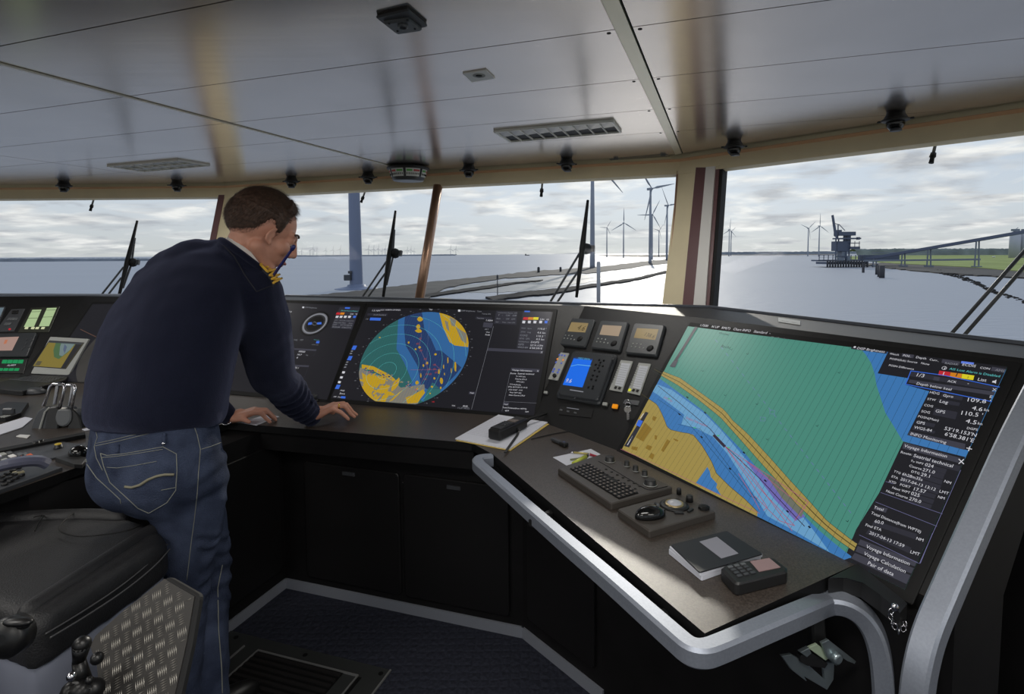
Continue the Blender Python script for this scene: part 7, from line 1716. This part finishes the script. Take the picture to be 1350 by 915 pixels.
for nm,P in (('side_seam',z8((555,75),(585,160),(600,230),(592,330),(585,440),(572,560),(555,690),(535,860))),('yoke_seam',z8((95,212),(200,190),(330,158),(430,130),(545,100))),('yoke_seam',z8((100,200),(200,178),(330,146),(430,118),(548,88))),
    ('centre_seam',z8((95,130),(105,170),(90,215),(100,270),(130,330))),('back_pocket_edge',z8((120,248),(150,258),(230,250),(310,236),(420,216),(485,250),(488,330),(482,425),(440,485),(352,536),(300,512),(240,456),(165,388),(135,310),(120,248))),
    ('pocket_flap_stitch',z8((150,315),(200,318),(290,305),(390,286))),('pocket_tab_stitch',z8((412,425),(480,412))),('left_pocket_edge',z8((45,250),(55,300),(100,365),(160,420),(215,470),(218,490))),
    ('front_pocket_edge',z8((555,78),(640,62),(695,95),(716,150),(700,195),(650,215),(605,228))),('back_pocket_hem',z8((128,268),(200,262),(310,246),(420,228)))):
    seamline(nm, BJ, P, .0012 if 'edge' in nm or 'side' in nm else .001, stitch, mat_parent=jeans)
for P in (z8((238,408),(270,412),(310,400),(350,374),(390,358),(430,350),(475,350)),): 
    seamline('pocket_swirl', BJ, P, .0040, mat('swirl_beige',(128,124,106),rough=.9), mat_parent=jeans)
seamline('front_seam_lower', BJ, [(293,745),(287,775),(288,830),(292,880),(293,914)], .0016, stitch, mat_parent=jeans)
m3 = MB(); h_ = drape(BJ, z8((425,200),(430,212)), .002); m3.ball(h_[0], .006, CHROME, seg=10); m3.build('rivet', jeans)
seamline('belt_loop', BJ, z8((430,150),(428,200)), .005, denim, .002, jeans); seamline('belt_loop', BJ, z8((205,205),(205,245)), .005, denim, .002, jeans)
# ---- shoulder patch seam, epaulette with gold bars
z9 = lambda *p: [(280+x*.2077, 230+y*.2077) for x,y in p]
seamline('patch_seam', BS, z9((60,440),(140,520),(200,630),(280,745),(340,720),(430,690)), .0022, patch, mat_parent=jumper)
ep = MB(); A_ = drape(BS, z9((352,552),(384,588),(412,640),(437,688)), .010, 4); B_ = drape(BS, z9((312,556),(332,610),(356,652),(382,692)), .010, 4); n_ = min(len(A_),len(B_))
ep.add(A_[:n_]+B_[:n_], [[i,n_+i,n_+i+1,i+1] for i in range(n_-1)], patch); lowA = [p-V((0,0,.012)) for p in A_[:n_]]; ep.add(A_[:n_]+lowA, [[i,i+1,n_+i+1,n_+i] for i in range(n_-1)], patch); lowB = [p-V((0,0,.012)) for p in B_[:n_]]; ep.add(B_[:n_]+lowB, [[i,n_+i,n_+i+1,i+1] for i in range(n_-1)], patch)
epo = ep.build('epaulette', jumper); gold_c = mat('gold_braid', (222,176,60), rough=.5, metal=.2, bump=.4, bscale=900)
for a,b in (((328,606),(382,594)),((344,630),(400,618)),((356,653),(414,642)),((372,676),(428,666))):
    P = drape(BS, z9(a,b), .013, 5); m3 = MB(); m3.tube(P, .0038, gold_c, n=8); m3.build('gold_bar', epo)
P = drape(BS, z9((322,592),(318,566),(340,558),(362,570),(376,590)), .014, 4); m3 = MB(); m3.tube(P, .0042, gold_c, n=8); m3.build('gold_loop', epo)
# ---- belt-clipped radio whose aerial stands in front of the face
blue = mat('aerial_blue', (38,44,104), rough=.4)
t = thing('handheld_radio', "radio on the man's chest, its thin blue aerial rising beside his face", 'radio', tuple(D(356,392,1.99)))
a,b = D(387.5,325,1.79), D(362,361,1.82); mb = MB(); mb.tube([D(354,374,1.90),b+(b-a)*.12,b+(a-b)*.9,a],[.0048,.0048,.0042,.0042],blue,n=10); mb.tube([a+(b-a)*.12,a+(b-a)*.02,a-(b-a)*.03],[.0065,.0068,.005],blue,n=10); mb.build('antenna', t)
mb = MB(); d_ = V((.1,-.15,1)).normalized(); mb.box(D(350,385,1.99)-d_*.02, (.05,.032,.13), BLK, (d_.orthogonal().normalized(),d_.cross(d_.orthogonal()).normalized(),d_), bev=.005); mb.build('body', t)
# ---- shoes
for A_ in (RA,LA):
    mb = MB(); f_ = V((.6,.8,0)); s_ = V((.8,-.6,0)); c_ = V((A_.x,A_.y,0))
    mb.ball(c_+f_*.05+V((0,0,.045)), (.14,.052,.045), DBLK, seg=20, ax=(f_,s_,V((0,0,1)))); mb.ball(c_+V((0,0,.075)), (.06,.05,.07), DBLK, seg=16); mb.box(c_+f_*.05+V((0,0,.013)), (.27,.10,.024), DBLK, (f_,s_,V((0,0,1))), bev=.008)
    blob(mb, 'shoe', MAN, .008, smooth=4, mats=[mat('shoe_black',(18,18,18),rough=.4)])
# ================================================================== FILL LIGHTS ADDED TO THE ROOM
def area(c, sx, sy, watts, rz=0, col=(1,.97,.92)):
    l = bpy.data.lights.new('added_fill_lamp','AREA'); l.shape = 'RECTANGLE'; l.size = sx; l.size_y = sy; l.energy = watts; l.color = col
    o = bpy.data.objects.new('added_fill_lamp', l); COL.objects.link(o); o.location = c; o.rotation_euler = (0,0,rz); return o
area(lc1, .6, .12, 6, math.radians(-19.5)); area(lc2, .5, .3, 5, math.radians(-19.5))  # lamps added as fill at the two visible fittings, which look unlit
for i,(x,y) in enumerate(((-3.6,2.2),(-2.2,.6),(.1,.35),(-3.6,-.6),(-1.0,-1.2),(1.6,-.9))):  # six unseen fittings with lamps, added aft to brighten the interior
    t = thing('ceiling_light', 'louvred white fill light added aft of the viewer, out of the picture', 'ceiling light', (x,y,ZC), group='added fill lights aft')
    mb = MB(); mb.box((x,y,ZC-.006), (1.2,.3,.010), louv, bev=.002); mb.build('frame', t)
    mb = MB()
    for k in range(9): mb.box((x-.52+k*.13,y,ZC-.014), (.004,.27,.008), louv)
    mb.build('louvre', t)
    area(V((x,y,ZC-.03)), 1.15, .27, 17)
# ================================================================== LIGHT AND SKY
SUN_AZ = math.atan(.20); SUN_EL = math.radians(19.8)
sd = V((math.sin(SUN_AZ)*math.cos(SUN_EL), math.cos(SUN_AZ)*math.cos(SUN_EL), math.sin(SUN_EL)))
sl = bpy.data.lights.new('sun','SUN'); sl.energy = 1.35; sl.angle = math.radians(.7); sl.color = (1,.93,.82)
so = bpy.data.objects.new('sun', sl); COL.objects.link(so); so.rotation_euler = sd.to_track_quat('Z','Y').to_euler(); so.location = (0,0,30)
w = bpy.data.worlds.new('sky'); S.world = w; w.use_nodes = True; nt = w.node_tree; nt.nodes.clear(); N = nt.nodes.new; Lk = nt.links.new
out = N('ShaderNodeOutputWorld'); bg = N('ShaderNodeBackground'); Lk(bg.outputs[0], out.inputs[0])
tc = N('ShaderNodeTexCoord'); sep = N('ShaderNodeSeparateXYZ'); Lk(tc.outputs['Generated'], sep.inputs[0])
ramp = N('ShaderNodeValToRGB'); Lk(sep.outputs['Z'], ramp.inputs[0]); e = ramp.color_ramp.elements
e[0].position = 0.0; e[0].color = lin((196,199,198)); e[1].position = .45; e[1].color = lin((160,180,208))
k = e.new(.07); k.color = lin((198,206,214)); k = e.new(.2); k.color = lin((178,196,218))
# clouds laid out on a flat layer seen in perspective
den = N('ShaderNodeMath'); den.operation = 'ADD'; Lk(sep.outputs['Z'], den.inputs[0]); den.inputs[1].default_value = .13
ab = N('ShaderNodeMath'); ab.operation = 'MAXIMUM'; Lk(den.outputs[0], ab.inputs[0]); ab.inputs[1].default_value = .08
dx = N('ShaderNodeMath'); dx.operation = 'DIVIDE'; Lk(sep.outputs['X'], dx.inputs[0]); Lk(ab.outputs[0], dx.inputs[1])
dy = N('ShaderNodeMath'); dy.operation = 'DIVIDE'; Lk(sep.outputs['Y'], dy.inputs[0]); Lk(ab.outputs[0], dy.inputs[1])
cb_ = N('ShaderNodeCombineXYZ'); Lk(dx.outputs[0], cb_.inputs[0]); Lk(dy.outputs[0], cb_.inputs[1])
n1 = N('ShaderNodeTexNoise'); n1.inputs['Scale'].default_value = 1.5; n1.inputs['Detail'].default_value = 9; n1.inputs['Roughness'].default_value = .58; n1.inputs['Distortion'].default_value = .5; Lk(cb_.outputs[0], n1.inputs['Vector'])
cr = N('ShaderNodeValToRGB'); Lk(n1.outputs['Fac'], cr.inputs[0]); e = cr.color_ramp.elements
e[0].position = .45; e[0].color = (0,0,0,1); e[1].position = .62; e[1].color = (1,1,1,1)
n2 = N('ShaderNodeTexNoise'); n2.inputs['Scale'].default_value = 2.6; n2.inputs['Detail'].default_value = 6
mp2 = N('ShaderNodeMapping'); mp2.inputs['Location'].default_value = (.35,.5,3.1); Lk(cb_.outputs[0], mp2.inputs[0]); Lk(mp2.outputs[0], n2.inputs['Vector'])
cc_ = N('ShaderNodeValToRGB'); Lk(n2.outputs['Fac'], cc_.inputs[0]); e = cc_.color_ramp.elements
e[0].position = .38; e[0].color = lin((170,174,181)); e[1].position = .62; e[1].color = lin((236,236,234))
mix = N('ShaderNodeMixRGB'); Lk(cr.outputs[0], mix.inputs[0]); Lk(ramp.outputs[0], mix.inputs[1]); Lk(cc_.outputs[0], mix.inputs[2])
# glow of the veiled sun
dot = N('ShaderNodeVectorMath'); dot.operation = 'DOT_PRODUCT'; Lk(tc.outputs['Generated'], dot.inputs[0]); dot.inputs[1].default_value = sd
pw = N('ShaderNodeMath'); pw.operation = 'POWER'; mxx = N('ShaderNodeMath'); mxx.operation='MAXIMUM'; Lk(dot.outputs['Value'], mxx.inputs[0]); mxx.inputs[1].default_value = 0
Lk(mxx.outputs[0], pw.inputs[0]); pw.inputs[1].default_value = 14
ml = N('ShaderNodeVectorMath'); ml.operation = 'SCALE'; ml.inputs[0].default_value = (.2,.19,.165); Lk(pw.outputs[0], ml.inputs['Scale'])
ad = N('ShaderNodeVectorMath'); ad.operation = 'ADD'; Lk(mix.outputs[0], ad.inputs[0]); Lk(ml.outputs[0], ad.inputs[1])
Lk(ad.outputs[0], bg.inputs[0]); bg.inputs[1].default_value = 1.08
